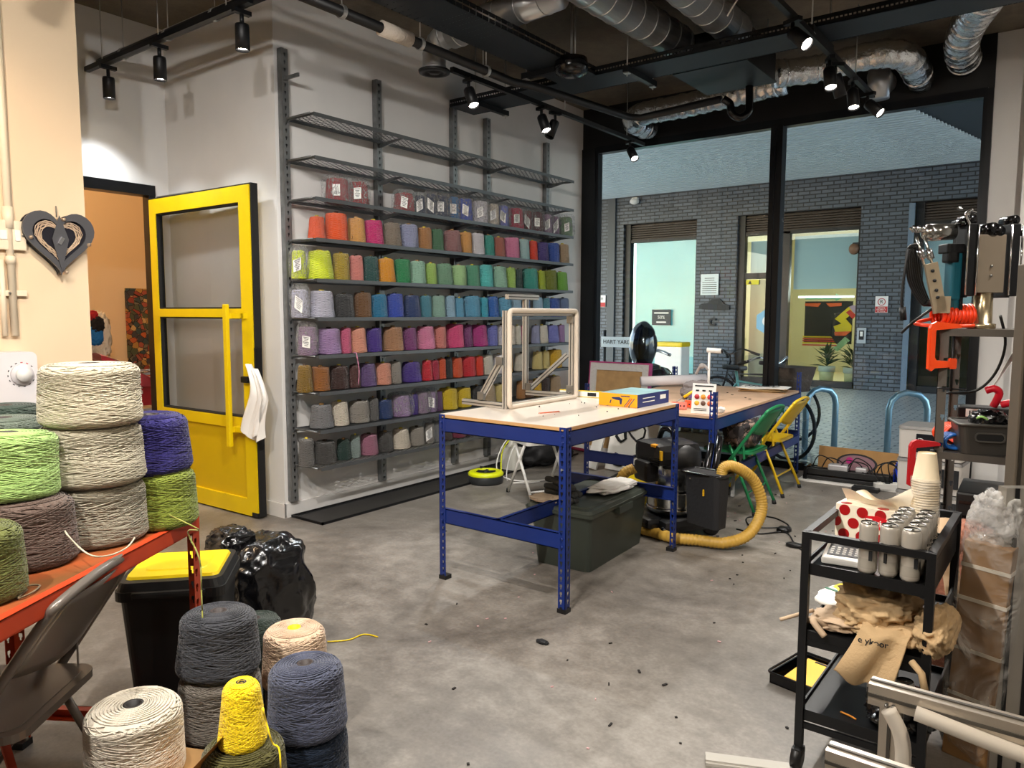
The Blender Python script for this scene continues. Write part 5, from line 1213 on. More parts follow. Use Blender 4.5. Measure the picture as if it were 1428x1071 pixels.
tagit(MB().tube(smooth([(1.86, 2.05, .004), (1.92, 2.12, .004), (1.93, 2.2, .004), (2.0, 2.22, .004)]), .003, 6).build('yellow_thread', yellow_m), 'short yellow thread on the floor left of the blue workbench', 'thread')

# ------------------------------------------------------------------ big cones, nearest to the camera
def big_body(seed, top=.88, r=.125, h=.17, nstr=46, sr=.0020):
    random.seed(seed); m_ = MB()
    def rad(t, a):   # t 0..1 up the side
        base = r*(1-(1-top)*t)
        e = min(t, 1-t)
        if e < .12: base -= .014*(1-e/.12)**2
        return base*(1+.012*math.sin(2*a+seed)+.008*math.sin(3*a+t*5))
    n = 40
    prof = [i/14 for i in range(15)]
    vs = []
    for t in prof:
        for k in range(n):
            a = 2*PI*k/n; q = rad(t, a)-.0014; vs.append((q*math.cos(a), q*math.sin(a), t*h))
    for (f_, z) in ((.97, h*1.004), (.8, h*1.02), (.5, h*1.02), (.25, h*1.0), (.2, h*.93)):
        for k in range(n):
            a = 2*PI*k/n; q = rad(1, a)*f_-.001; vs.append((q*math.cos(a), q*math.sin(a), z-.001))
    rows_ = len(prof)+5
    m_.add(vs, [(i*n+k, i*n+(k+1) % n, (i+1)*n+(k+1) % n, (i+1)*n+k) for i in range(rows_-1) for k in range(n)]+[tuple(range(n))[::-1]], True)
    for d in (1, -1):
        for s_ in range(nstr):
            a0 = 2*PI*s_/nstr+random.uniform(-.05, .05); tw = random.uniform(1.9, 2.6)*d; ns = 44; pts = []
            t0 = random.uniform(.0, .06); t1 = 1-random.uniform(0, .06); ph = random.uniform(0, 6)
            for i in range(ns+1):
                u = i/ns; a = a0+tw*PI*u; t = t0+(t1-t0)*(u+.012*math.sin(ph+u*9)); t = min(max(t, 0), 1)
                q = rad(t, a)+.0006+(.0012 if (s_+i//9) % 2 else .0); pts.append((q*math.cos(a), q*math.sin(a), t*h))
            m_.tube(pts, sr, 4, cap=False)
    # low-slope winding that closes the gaps
    pts = []; turns = 26; ns = turns*26
    for i in range(ns+1):
        u = i/ns; a = 2*PI*turns*u; t = min(max(u+.018*math.sin(a+seed)+.006*math.sin(a*2.7), 0), 1); q = rad(t, a)+.0003; pts.append((q*math.cos(a), q*math.sin(a), t*h))
    m_.tube(pts, sr, 4, cap=False)
    # spiral over the top
    pts = []; turns = 17; ns = turns*30
    for i in range(ns+1):
        u = i/ns; a = 2*PI*turns*u; q = rad(1, a)*(.97-.75*u)*(1+.03*math.sin(a*1.5+seed)); pts.append((q*math.cos(a), q*math.sin(a), h*(1.004+.016*math.sin(min(1, u*3)*PI/2))+.0008))
    m_.tube(pts, sr*.9, 4, cap=False)
    # a stray lifted strand
    return m_.mesh('yarn_body')
BB = [big_body(1, .93), big_body(2, .90), big_body(3, .86), big_body(4, .95)]
bcore = MB().lathe([(.026, .12), (.026, .176), (.018, .176), (.018, .10)], 20, cap=False).lathe([(.018, .10), (.0, .10)], 20, cap=False).mesh('cone_core')
def big(x, y, z, r, h, hexc, label, v=0, core='3a3230', tilt=(0, 0), grp='large cones of yarn', rz=None):
    o = linkme('yarn_cone', BB[v], yarnm(hexc, 230., 34., 31., .0012, 'big_', 2.5), None)
    s = r/.125; o.scale = (s, s, h/.17); o.location = (x, y, z); o.rotation_euler = (R(tilt[0]), R(tilt[1]), rz if rz is not None else (x*37+y*11) % 6.28)
    tagit(o, label, 'yarn', grp); c = linkme('core', bcore, pm('bcore_'+core, core, .6), o)
    return o
BZ = .80
s = (2.203,0.956,1.117)
big(s[0], s[1], BZ+.003, .137, .165, '8a8474', 'dark beige-grey yarn cone at the bottom of the stack of three on the orange bench', 0)
big(s[0]-.003, s[1], BZ+.172, .140, .163, 'a29b88', 'grey-beige yarn cone in the middle of the stack of three on the orange bench', 1)
big(s[0]+.004, s[1]+.004, BZ+.339, .131, .165, 'b3aa94', 'beige yarn cone topmost in the stack of three on the orange bench', 3)
s = (2.196,1.150,0.981)
big(s[0], s[1], BZ+.003, .112, .165, '6f7a2c', 'moss green yarn cone under the purple-blue one at the right end of the orange bench', 1)
big(s[0]-.022, s[1]-.01, BZ+.172, .117, .165, '29245e', 'deep purple-blue yarn cone on top of the moss green one', 2, tilt=(-2, 1))
s = (2.263,0.732,0.963)
big(s[0]+.01, s[1]+.02, BZ+.003, .120, .165, '5a4a42', 'brown yarn cone standing on the orange bench below the lime one', 1)
big(s[0]-.035, s[1]+.0, BZ+.172, .117, .165, '93b068', 'bright lime green yarn cone on top of the brown one', 3, tilt=(2, 3))
s = (2.465,0.585,0.875)
big(s[0], s[1], BZ+.003, .095, .16, '5f6432', 'olive yarn cone at the left edge of the frame on the orange bench', 0)
s = (1.903,0.831,1.018)
big(s[0]-.03, s[1]+.02, BZ+.003, .125, .165, '4a5148', 'grey-green yarn cone at the back of the orange bench, bottom one', 0)
big(s[0]-.03, s[1]+.02, BZ+.172, .125, .160, '5b6458', 'grey-green yarn cone behind the lime one at the back of the bench', 2)
s = (1.559,0.928,1.058)
big(s[0], s[1]+.03, BZ+.003, .13, .165, '3c463e', 'dark green yarn cone at the far back of the orange bench, bottom one', 2)
big(s[0], s[1]+.03, BZ+.170, .13, .165, '2f3c34', 'dark green yarn cone at the far back of the orange bench, top one', 1)
# on the floor
s = (2.392,1.209,0.441)
big(s[0], s[1], .002, .125, .178, '4d4640', 'dark brown yarn cone at the bottom of the floor stack under the charcoal one', 0)
big(s[0]+.008, s[1], .183, .124, .178, '6d665e', 'taupe yarn cone in the middle of the floor stack under the charcoal one', 1)
big(s[0]-.002, s[1]+.004, .364, .121, .178, '3a3b40', 'charcoal yarn cone topmost on the floor stack in front of the black bin', 2, tilt=(-1, 2))
s = (2.648,1.346,0.283)
big(s[0], s[1], .002, .117, .198, '1f2a3c', 'navy yarn cone on the floor under the slate blue one', 0)
big(s[0]-.002, s[1], .203, .117, .198, '4a4e60', 'slate blue yarn cone on top of the navy one on the floor', 1, tilt=(1, -2))
s = (2.363,1.517,0.245)
big(s[0], s[1], .002, .108, .19, '4b4238', 'dark cone of yarn under the pinkish beige one on the floor', 0)
big(s[0]+.004, s[1]-.01, .195, .108, .19, 'cbb096', 'pinkish beige yarn cone with a yellow core behind the slate blue one', 1, core='e0c010')
s = (2.214,1.442,0.358)
big(s[0]-.02, s[1]+.03, .002, .09, .19, '2c3630', 'dark green yarn cone on the floor behind the charcoal stack, lower one', 0)
big(s[0]-.02, s[1]+.03, .195, .09, .19, '2c3630', 'dark green yarn cone on the floor behind the charcoal stack, upper one', 3)
s = (2.713,1.080,0.279)
big(s[0]+.005, s[1], .002, .115, .15, '4a4226', 'brown-olive yarn cone on the floor hidden beneath the dark olive one', 0)
big(s[0]+.005, s[1], .155, .113, .15, '4e4a26', 'dark olive yarn cone under the small yellow one', 1)
o = big(s[0]+.005, s[1], .309, .064, .165, 'f2d21a', 'small bright yellow yarn cone standing on the dark olive one', 2)
# small steep cone: taller taper
nb = big_body(9, .70); nb.materials.append(MATS['yarn_big_f2d21a']); o.data = nb
tagit(MB().tube(smooth([(s[0]+.068, s[1]+.02, .42), (s[0]+.09, s[1]+.03, .33), (s[0]+.115, s[1]+.035, .312), (s[0]+.125, s[1]+.03, .22)]), .0025, 6).build('yellow_yarn_tail', yarnm('f2d21a')), 'loose yellow yarn tail beside the small yellow cone', 'yarn')
s = (2.561,0.872,0.343)
cb = thing('cardboard_box', 'open cardboard box under the off-white yarn cone at the bottom of the frame', 'box', (s[0], s[1], 0), R(25)); m_ = MB()
m_.b2((-.14, -.14, 0), (.14, .14, .006))
for (a, b) in (((-.14, -.14), (.14, -.136)), ((-.14, .136), (.14, .14)), ((-.14, -.14), (-.136, .14)), ((.136, -.14), (.14, .14))): m_.b2((a[0], a[1], 0), (b[0], b[1], .26))
m_.b2((-.14, -.14, .255), (.14, .14, .262)); m_.build('box_body', cardb, cb)
MB().add([(.14, -.14, .26), (.14, .12, .26), (.21, .10, .36), (.21, -.12, .345)], [(0, 1, 2, 3)]).build('box_flap', pm('flap_card', 'b9782a', .8), cb)
big(s[0], s[1], .266, .118, .185, 'c9bfae', 'off-white yarn cone at the bottom left on a cardboard box', 3, core='1a1614')
# tails of yarn at the bench edge
s = (2.286,1.106,0.800)
tagit(MB().tube(smooth([(s[0]+.05, s[1]+.00, .86), (s[0]+.10, s[1]+.06, .812), (2.319,1.170,0.791), (2.389,1.164,0.722), (2.400,1.160,0.616), (2.411,1.154,0.493)]), .0022, 6).build('yarn_tail', yarnm('8a8a40')), 'thin olive yarn tail hanging from the right end of the orange bench', 'yarn')
tagit(MB().tube(smooth([(2.269,0.807,1.027), (2.303,0.811,0.954), (2.374,0.807,0.890), (2.477,0.817,0.847), (2.466,0.870,0.826), (2.442,0.927,0.826), (2.430,0.958,0.845)]), .0022, 6).build('yarn_tail', yarnm('b3aa94')), 'beige yarn tail curling around the foot of the stack of three cones', 'yarn')
tagit(MB().tube(smooth([(2.534,0.632,0.806), (2.483,0.673,0.806), (2.499,0.697,0.806), (2.537,0.668,0.806), (2.550,0.634,0.806), (2.507,0.668,0.806)]), .0022, 6).build('yarn_tail', yarnm('7a6a50')), 'brown yarn tail coiled on the orange bench by the olive cone', 'yarn')

# orange bench
ob = thing('orange_bench', 'orange metal bench stacked with large cones of yarn at the left', 'bench', (2.211, 1.268, 0), math.atan2(-.705, .444))
# local +x runs along the front edge towards the camera, local -y is away from the aisle (to the left)
L_, D_b = 1.5, .66
MB().b2((-.0, -D_b, .782), (L_, 0, .80)).build('bench_top', pm('bench_board', 'a8481f', .5, var=.5, vscale=6, var_hex='6e4420'), ob)
post(ob, 0, 0, 1, -1, .805, orange_post, 'leg', .04); post(ob, L_, 0, -1, -1, .805, orange_post, 'leg', .04); post(ob, 0, -D_b, 1, 1, .805, orange_post, 'leg', .04); post(ob, L_, -D_b, -1, 1, .805, orange_post, 'leg', .04)
for (a, b, s_) in (((0, .0), (L_, .0), -1), ((0, -D_b), (L_, -D_b), 1), ((0, 0), (0, -D_b), 1), ((L_, 0), (L_, -D_b), -1)):
    beam(ob, a, b, .045, .803, s_, orange_m); beam(ob, a, b, .04, .14, s_, orange_m)
MB().b2((.02, -.012, .8), (L_, -.007, .8012)).build('edge_groove', ink, ob)
MB().bar((.45, -.3, .14), (.30, -.6, .79), .02, .012).build('brace', orange_m, ob)

# black bin with yellow lid
q = (2.057,1.310,0.565)
bn = thing('lidded_bin', 'black plastic bin with a yellow lid behind the orange bench', 'bin', (1.875, 1.385, 0), R(48)); bn.scale = (.80, .80, .95)
m_ = frus(MB(), .34, .34, .42, .42, 0, .52, .05); m_.build('body', pm('bin_black', '0d0e0f', .5), bn)
m_ = frus(MB(), .45, .45, .45, .45, .50, .535, .05); frus(m_, .44, .44, .42, .42, .535, .565, .05); m_.box((.0, -.22, .52), (.3, .03, .03), bev=.01); m_.build('rim', pm('bin_black', '0d0e0f'), bn)
m_ = frus(MB(), .38, .34, .37, .33, .565, .575, .03); frus(m_, .26, .20, .25, .19, .575, .58, .03); m_.build('lid', pm('lid_yellow', 'f0d214', .42), bn)
# black rubbish bag
bg = MB().blob((1.655, 1.86, .24), (.19, .21, .25), .17, 1.7, 61, 120, 80, True, .8)
for k in range(3): pass
bg.v = [tuple(Vector(v)+Vector((1, 1, .6))*.012*noise.noise(Vector(v)*13)) for v in bg.v]
rb = bg.build('rubbish_bag', pm('bag_black', '0a0a0c', .22, spec=.7, bump=.35, bscale=14)); tagit(rb, 'shiny black rubbish bag on the floor behind the yellow-lidded bin', 'bag')
MB().blob((1.60, 1.76, .475), (.10, .08, .06), .3, 3, 62, 50, 30, False).build('gathered_top', MATS['bag_black'], rb)

# ------------------------------------------------------------------ on the cream wall
hc = (0, 1.765, 1.82)
ht = thing('heart_clock', 'layered grey metal heart with a tufted ring hung on the cream wall', 'wall ornament', hc)
ht.scale = (1, .98, 1)
def heart(s, n=48, dy=0, dz=0):
    o = []
    for i in range(n):
        t = 2*PI*i/n; x = 16*math.sin(t)**3; y = 13*math.cos(t)-5*math.cos(2*t)-2*math.cos(3*t)-math.cos(4*t)
        y = y+1.2*abs(x)/16*0; o.append((x/16*s+dy, (y+2.2)/16*s*1.02+dz))
    return o
hgm = pm('heart_grey', '56565a', .35, .4); hdk = pm('heart_dark', '26262a', .4, .3)
MB().prism(heart(.176), .012, .022, 'x').prism(heart(.172), .03, .036, 'x').prism(heart(.172), .044, .050, 'x').build('back_plate', hdk, ht)
MB().ring(heart(.180), heart(.134), .066, .076, 'x').build('front_plate', hgm, ht)
MB().prism(heart(.145), .052, .056, 'x').build('felt', pm('felt_navy', '14131e', .95), ht)
m_ = MB(); random.seed(4)
for k in range(7):
    hp_ = heart(.088+.005*k+.0, 60, 0, .006)
    m_.tube([(.060+random.uniform(-.003, .005), y+random.uniform(-.003, .003), z+random.uniform(-.003, .003)) for y, z in hp_], .0022, 5, closed=True)
m_.build('yarn_ring', pm('heart_yarn', 'c0a890', .95), ht)
MB().prism([(0, .145), (.042, .02), (0, -.15), (-.042, .02)], .078, .082, 'x').build('pointer', hgm, ht); MB().box((.088, 0, .01), (.012, .016, .04), rot=Euler((R(-30), 0, 0)).to_matrix()).build('hook', chrome, ht)
for (y, z) in ((.02, .125), (-.145, .02), (.145, .0), (.02, -.155)): MB().tube([(.0, y, z), (.09, y, z)], .009, 12).build('stud', pm('stud', 'd0b8a0', .3, .8), ht)
MB().tube([(.02, .01, .14), (.02, .01, .2)], .003, 6).build('nail', steel, ht)
# switch, conduit and boiler unit at the left edge
wp = pm('cream_plastic', 'e2d2b8', .45)
t = thing('switch_plate', 'cream fused switch plate on the cream wall above the conduit', 'switch', (0.020,1.543,1.846)); MB().box((0, 0, 0), (.03, .15, .15), bev=.006).build('plate', wp, t); MB().box((.018, .035, .0), (.008, .025, .055), bev=.002).box((.018, -.03, 0), (.006, .03, .045)).build('rocker', white_p, t)
for y in (-.055, .06): MB().tube([(.013, y, 0), (.017, y, 0)], .006, 10).build('screw', steel, t)
t = thing('conduit', 'cream plastic conduit running down the cream wall to the white unit', 'conduit', (.02, 1.545, 0))
MB().tube([(0, 0, 1.33), (0, 0, CZ)], .019, 12).tube([(0, 0, 1.88), (0, 0, 1.99)], .025, 14).tube([(0, 0, 1.70), (0, 0, 1.74)], .024, 14).tube([(0, -.045, 1.33), (0, -.045, 1.72)], .014, 12).build('tube', wp, t)
MB().box((-.0, 0, 1.55), (.02, .13, .03), bev=.004).build('clip', wp, t); MB().tube([(.02, -.02, 1.55), (.028, -.02, 1.55)], .006, 8).build('screw', steel, t)
t = thing('heater_unit', 'white wall heater box with a round dial, above the orange bench', 'heater', (0.003, 1.27, 1.10)); 
MB().prism(rrect(.66, .30, .03, 5, 0, 0), 0, .13, 'x').build('casing', pm('heater_white', 'dad6d8', .35), t); MB().tube([(.13, .255, .035), (.145, .255, .035)], .052, 24).build('dial_ring', pm('heater_white', 'dad6d8'), t); MB().tube([(.14, .255, .035), (.17, .255, .035)], .034, 24).build('dial', white_p, t)
for a in range(40, 330, 24): MB().box((.1305, .255+.062*math.cos(R(a)), .035+.062*math.sin(R(a))), (.002, .010, .004), rot=Euler((R(a+90), 0, 0)).to_matrix()).build('dial_mark', inkr if 60 < a < 100 else ink, t) if a % 48 else None
MB().ring(rrect(.06, .022, .01, 4, -.02, -.11), rrect(.052, .014, .006, 4, -.02, -.11), .129, .132, 'x').build('badge_outline', steel, t)
MB().tube([(.05, .1, -.15), (.05, .1, -1.10)], .01).tube([(.05, .0, -.15), (.05, .0, -1.10)], .01).build('pipe', pm('copper', 'a8603a', .3, .9), t)

# ------------------------------------------------------------------ the black trolley
tr_ = thing('trolley', 'black three-tier metal trolley with cans, tissues and cloth on it', 'trolley', (3.79, 2.38, 0)); W_, DD = .345, .55
for (x, y) in ((0, 0), (W_, 0), (0, DD), (W_, DD)):
    o = MB().box((x, y, .425), (.024, .024, .70)).build('leg', black_m, tr_)
    MB().tube([(x-.014, y-.01, .036), (x+.014, y-.01, .036)], .035, 20).tube([(x, y, .06), (x, y, .08)], .012).box((x, y-.004, .056), (.036, .05, .03), bev=.01).build('castor', black_p, o)
m_ = MB()
for z in (.765,): m_.bar((0, 0, z), (W_, 0, z), .022, .022).bar((0, DD, z), (W_, DD, z), .022, .022).bar((0, 0, z), (0, DD, z), .022, .022).bar((W_, 0, z), (W_, DD, z), .022, .022)
m_.build('top_rail', black_m, tr_)
for z, nm in ((.672, 'tray'), (.455, 'tray'), (.195, 'tray')):
    MB().b2((0, 0, z-.006), (W_, DD, z)).b2((0, -.003, z-.032), (W_, .003, z+.004)).b2((0, DD-.003, z-.03), (W_, DD+.003, z+.02)).b2((-.003, 0, z-.03), (.003, DD, z+.012)).b2((W_-.003, 0, z-.03), (W_+.003, DD, z+.06)).build(nm, black_m, tr_)
for z in (.145, .42):
    for y in (0, DD): MB().bar((0, y, z), (W_, y, z), .009, .02).build('cross_bar', black_m, tr_)
canm = pm('can_white', 'b9b3aa', .3, .35); canti = pm('can_top', 'b0aeaa', .2, 1.)
# slim cans
cm = thing('drink_can', 'x', 'can', (0, 0, 0)); 
MB().lathe([(.020, 0), (.0255, .008), (.0265, .012), (.0265, .142), (.025, .149), (.0225, .153)], 24).build('body', canm, cm); MB().lathe([(.0225, .153), (.0235, .156), (.0225, .157), (.021, .153), (.0, .1525)], 24, cap=False).lathe([(.006, .153), (.006, .155)], 8).build('lid', canti, cm)
text('Cano', .017, ink, 'lettering', cm, (0, -.0268, .085), (PI/2, 0, 0), .0003); MB().lathe([(.0267, .018), (.0267, .05)], 24, cap=False).build('band', pm('can_band', 'a8a298', .3, .2), cm)
MB().box((.012, -.0245, .06), (.010, .003, .03)).build('barcode', ink, cm)
cps = [(.172, .025, 'front left can on the top of the trolley'), (.228, .030, 'middle can in the front row on the top of the trolley'), (.288, .022, 'front right can on the top of the trolley')]
for i, yy in enumerate((.092, .152, .212, .272)):
    cps += [(.232, yy, ['second', 'third', 'fourth', 'rearmost'][i]+' can in the left file on the top of the trolley'), (.292, yy-.002, ['second', 'third', 'fourth', 'rearmost'][i]+' can in the right file on the top of the trolley')]
for i, (x, y, lb) in enumerate(cps):
    o = cm if i == 0 else copytree(cm); o.location = (3.79+x, 2.38+y, .673); o.rotation_euler = (0, 0, R([0, -35, 12, 40, 55, -30, 60, 20, 50, -60, 35][i])); tagit(o, 'pale slim drinks can, '+lb, 'can', 'cans on top of the trolley')
for i, (x, y, lb) in enumerate(((.175, .23, 'pale drinks can on the lowest tray, left one in the rear pair'), (.22, .19, 'pale drinks can on the lowest tray, right one in the rear pair'), (.285, .06, 'pale drinks can at the front right of the lowest tray'), (.225, .08, 'pale drinks can at the front of the lowest tray behind the grey frame'))):
    o = copytree(cm); o.location = (3.79+x, 2.38+y, .196); o.rotation_euler = (0, 0, R(30*i)); tagit(o, lb, 'can', 'cans on the lowest tray'); 
# cups
cpm = MB().lathe([(.028, 0), (.041, .092), (.043, .094), (.040, .093), (.027, .003)], 24, cap=False).lathe([(.0, .004), (.028, .004)], 24, cap=False).mesh('cup')
for i in range(28):
    o = bpy.data.objects.new('paper_cup', cpm); COLN.objects.link(o)
    if not cpm.materials: cpm.materials.append(pm('cup_cream', 'e6d6b8', .6))
    z = .673+.094+i*.0085; o.rotation_euler = (PI, 0, 0); o.location = (4.055, 2.775, z)
    tagit(o, 'cream paper cup on top of the upside-down stack on the trolley' if i == 27 else 'cream paper cup in the upside-down stack on the trolley, below the top cup', 'cup', 'stacked paper cups')
tagit(MB().lathe([(.046, .0), (.047, .1), (.045, .2), (.046, .24)], 20, cap=False, M=Matrix.Translation((4.055, 2.775, .675))).build('plastic_sleeve', clear), 'clear plastic sleeve around the stack of paper cups', 'sleeve')
# tissue box
tb = thing('tissue_box', 'white tissue box with red balls and a tissue sticking out on the trolley', 'tissue box', (3.915, 2.765, .673), R(-6)); bw, bd, bh = .235, .12, .125
MB().b2((-bw/2, -bd/2, 0), (bw/2, bd/2, bh)).build('carton', pm('carton_white', 'e6dcc8', .5), tb)
rm = pm('ball_red', 'a01216', .3); m_ = MB()
for i in range(4):
    for j in range(3):
        x = -bw/2+.03+.058*i-(.028 if j % 2 else 0); z = .022+.042*j
        x0 = max(-bw/2, x-.0185)
        pts = [(min(bw/2, max(-bw/2, x+.0185*math.cos(a*PI/10))), min(bh, max(0, z+.0185*math.sin(a*PI/10)))) for a in range(20)]
        m_.prism(pts, -bd/2-.0012, -bd/2, 'y')
for i in range(3):
    for j in range(3):
        m_.prism([(min(bd/2, max(-bd/2, -.04+.04*i+.016*math.cos(a*PI/10))), min(bh, max(0, .022+.042*j+.0185*math.sin(a*PI/10)))) for a in range(20)], bw/2, bw/2+.0012, 'x') if (i+j) % 2 else None
for i in range(4): m_.prism([(-.09+.06*i+.018*math.cos(a*PI/10), -.038+.076*(i % 2)+.016*math.sin(a*PI/10)) for a in range(20)], bh, bh+.0012, 'z')
m_.build('red_balls', rm, tb); MB().prism([(-.02, .055), (.05, .058), (.055, .095), (.02, .103), (-.018, .098)], -bd/2-.003, -bd/2-.001, 'y').prism([(.03, 0), (.055, 0), (.055, .06), (.03, .06)], -bd/2-.003, -bd/2-.001, 'y').build('name_panel', pm('panel_red', 'c81420', .4), tb)
text('Twin', .032, paper, 'lettering', tb, (.017, -bd/2-.0035, .078), (PI/2, 0, 0), .0005, bold=.0006)
MB().grid(lambda u, v: (-.10+.20*u+.02*v, -.02+.05*math.sin(u*5+v*2)*v+.01, bh+.001+.07*v*(.45+.55*u**1.5)+.012*math.sin(u*8)*v), 24, 14).grid(lambda u, v: (-.10+.17*u-.01*v, .0-.035*v, bh+.05*v*(1-.7*u)+.006*math.sin(u*9)), 20, 10).build('tissue', pm('tissue_white', 'e8dcc8', .8), tb)
t = thing('card_reader', 'white flat device with a dark keypad lying on the left of the trolley top', 'keypad', (3.875, 2.50, .673), R(8)); MB().box((0, 0, .011), (.12, .17, .02), bev=.006).build('body', paper, t); MB().box((.0, .01, .022), (.095, .12, .002)).build('keypad', ink, t)
m_ = MB(); [m_.box((-.036+.018*i, -.03+.022*j, .0235), (.010, .012, .001)) for i in range(5) for j in range(4)]; m_.build('keys', pm('keys_grey', 'a8a49c', .5), t)
# cloths
cl = pm('canvas_beige', 'bfa27a', .9, bump=.25, bscale=120)
def cloth(nm, c, r3, amp, frq, seed, label, mat=cl, nu=90, nv=60):
    o = MB().blob(c, r3, amp, frq, seed, nu, nv, True, .85).build(nm, mat); tagit(o, label, 'apron'); return o
cloth('canvas_apron', (3.97, 2.55, .525), (.115, .15, .065), .38, 1.9, 71, 'beige canvas apron heaped highest on the middle tray of the trolley')
cloth('canvas_apron', (4.02, 2.46, .49), (.10, .09, .032), .3, 2.2, 72, 'rolled beige canvas apron at the front of the middle tray')
cloth('canvas_apron', (4.14, 2.50, .51), (.05, .14, .055), .35, 2.2, 73, 'beige canvas apron bulging past the right side of the trolley')
def drape(u, v):
    # folded over the front edge of the tray, hanging and flaring to the left
    if v < .35: s_ = v/.35; y = 2.52-.165*s_; z = .535-.025*s_
    else: s_ = (v-.35)/.65; y = 2.355-.012*math.sin(s_*3); z = .51-.15*s_**.9
    x = 3.985-.09*(v)**1.2+(.115+.04*v)*u
    z -= .02*math.sin(u*2.4)*v; y += .012*math.sin(u*8+v*4)
    return (x, y, z+.012*math.sin(u*11+1)*v)
ap = MB().grid(drape, 40, 40).build('canvas_apron', cl); tagit(ap, 'beige canvas apron with black printed lettering draped over the front of the trolley', 'apron'); q_ = ap.modifiers.new('s', 'SOLIDIFY'); q_.thickness = .003
MB().grid(lambda u, v: (4.005+.028*u+.01*v, 2.345-.006*v, .385-.06*v), 4, 8).build('strap', cl, ap)
text('e ykoor', .026, ink, 'lettering', ap, (4.0, 2.338, .487), (PI/2, 0, R(2)), .0004, bold=.0004)
MB().tube([(4.10, 2.36, .45), (4.13, 2.34, .43), (4.145, 2.345, .36)], .010, 8).build('rolled_strap', cl, ap)
tagit(MB().tube(smooth([(3.80, 2.45, .50), (3.76, 2.40, .49), (3.72, 2.37, .475)]), .006, 6).tube(smooth([(3.86, 2.42, .47), (3.82, 2.37, .50), (3.86, 2.36, .46)]), .010, 6).blob((3.87, 2.47, .48), (.07, .07, .022), .4, 3, 78, 40, 24).build('apron_straps', pm('strap_pinkish', 'c4ab90', .9)), 'pale twisted apron straps at the left of the middle tray', 'apron')
t = thing('packet', 'yellow and white plastic packet on the middle tray of the trolley', 'packet', (3.84, 2.70, .456), R(-20)); MB().blob((0, 0, .02), (.075, .11, .02), .12, 2, 6, 30, 16).build('packet_body', paper, t)
MB().blob((0.0, .04, .024), (.07, .06, .02), .1, 2, 7, 30, 16).build('yellow_panel', pm('packet_yellow', 'e8d01a', .4), t); MB().box((0, -.025, .041), (.12, .012, .002)).build('green_stripe', pm('packet_green', '1e6a4a', .4), t)
tagit(MB().blob((4.06, 2.50, .24), (.09, .1, .045), .35, 3, 80, 50, 30).build('black_plastic_bag', MATS['bag_black']), 'crumpled black plastic bag among the cans on the lowest tray', 'bag')
tagit(MB().tube(smooth([(3.90, 2.43, .199), (3.93, 2.42, .2), (3.95, 2.41, .2)]), .003, 6).build('orange_thread', pm('orange_thread', 'c07a20', .8)), 'short orange thread on the lowest tray of the trolley', 'thread')
# paint tray on the floor
pt = thing('paint_tray', 'black paint tray with a yellow paint pad on the floor left of the trolley', 'paint tray', (3.66, 2.985, 0), R(-12))
m_ = MB(); m_.b2((-.10, -.13, .0), (.12, .13, .006))
for (a, b) in (((-.10, -.13), (.12, -.124)), ((-.10, .124), (.12, .13)), ((-.10, -.13), (-.094, .13)), ((.114, -.13), (.12, .13))): m_.b2((a[0], a[1], 0), (b[0], b[1], .045))
m_.tube([(p[0], p[1], .046) for p in rrect(.235, .275, .02, 4, .01, 0)], .005, 6, closed=True); m_.build('tray', black_gloss, pt)
MB().box((.015, .005, .03), (.15, .19, .012), rot=Euler((R(4), 0, 0)).to_matrix()).build('paint_pad', pm('pad_yellow', 'f0b80e', .45, var=.12), pt); MB().box((.0, .09, .042), (.05, .010, .004)).build('pad_slot', ink, pt)
tagit(MB().box((3.66, 2.28, .012), (.26, .045, .012), rz=R(24)).box((3.66, 2.28, .006), (.26, .06, .01), rz=R(24)).build('clear_strip', pm('acrylic', 'b8b4ac', .15, spec=.8)), 'clear acrylic strip lying on the floor at the trolley wheel', 'strip')

# plastic wrapped tall carton
wc = thing('wrapped_carton', 'tall slim cardboard carton wrapped in clear plastic, standing right of the trolley', 'carton', (4.225, 2.80, 0), R(-12)); wc.rotation_euler = (R(2), R(3), R(-12))
MB().box((0, 0, .37), (.135, .12, .74), bev=.004).build('carton', pm('wrap_card', '8f6b42', .7, var=.2, vscale=5), wc)
for z in (.22, .38, .55, .66): MB().box((0, 0, z), (.139, .124, .012), rz=0).build('strap', pm('strap_grey', 'c8bfae', .4), wc)
m_ = MB().blob((0, 0, .43), (.088, .08, .44), .10, 3.2, 90, 60, 60, True, .5); m_.build('plastic_wrap', clear, wc)
MB().blob((0, 0, .81), (.062, .05, .085), .45, 3, 91, 50, 40, False).build('plastic_knot', plasticm('clear_plastic_thick', .5), wc)

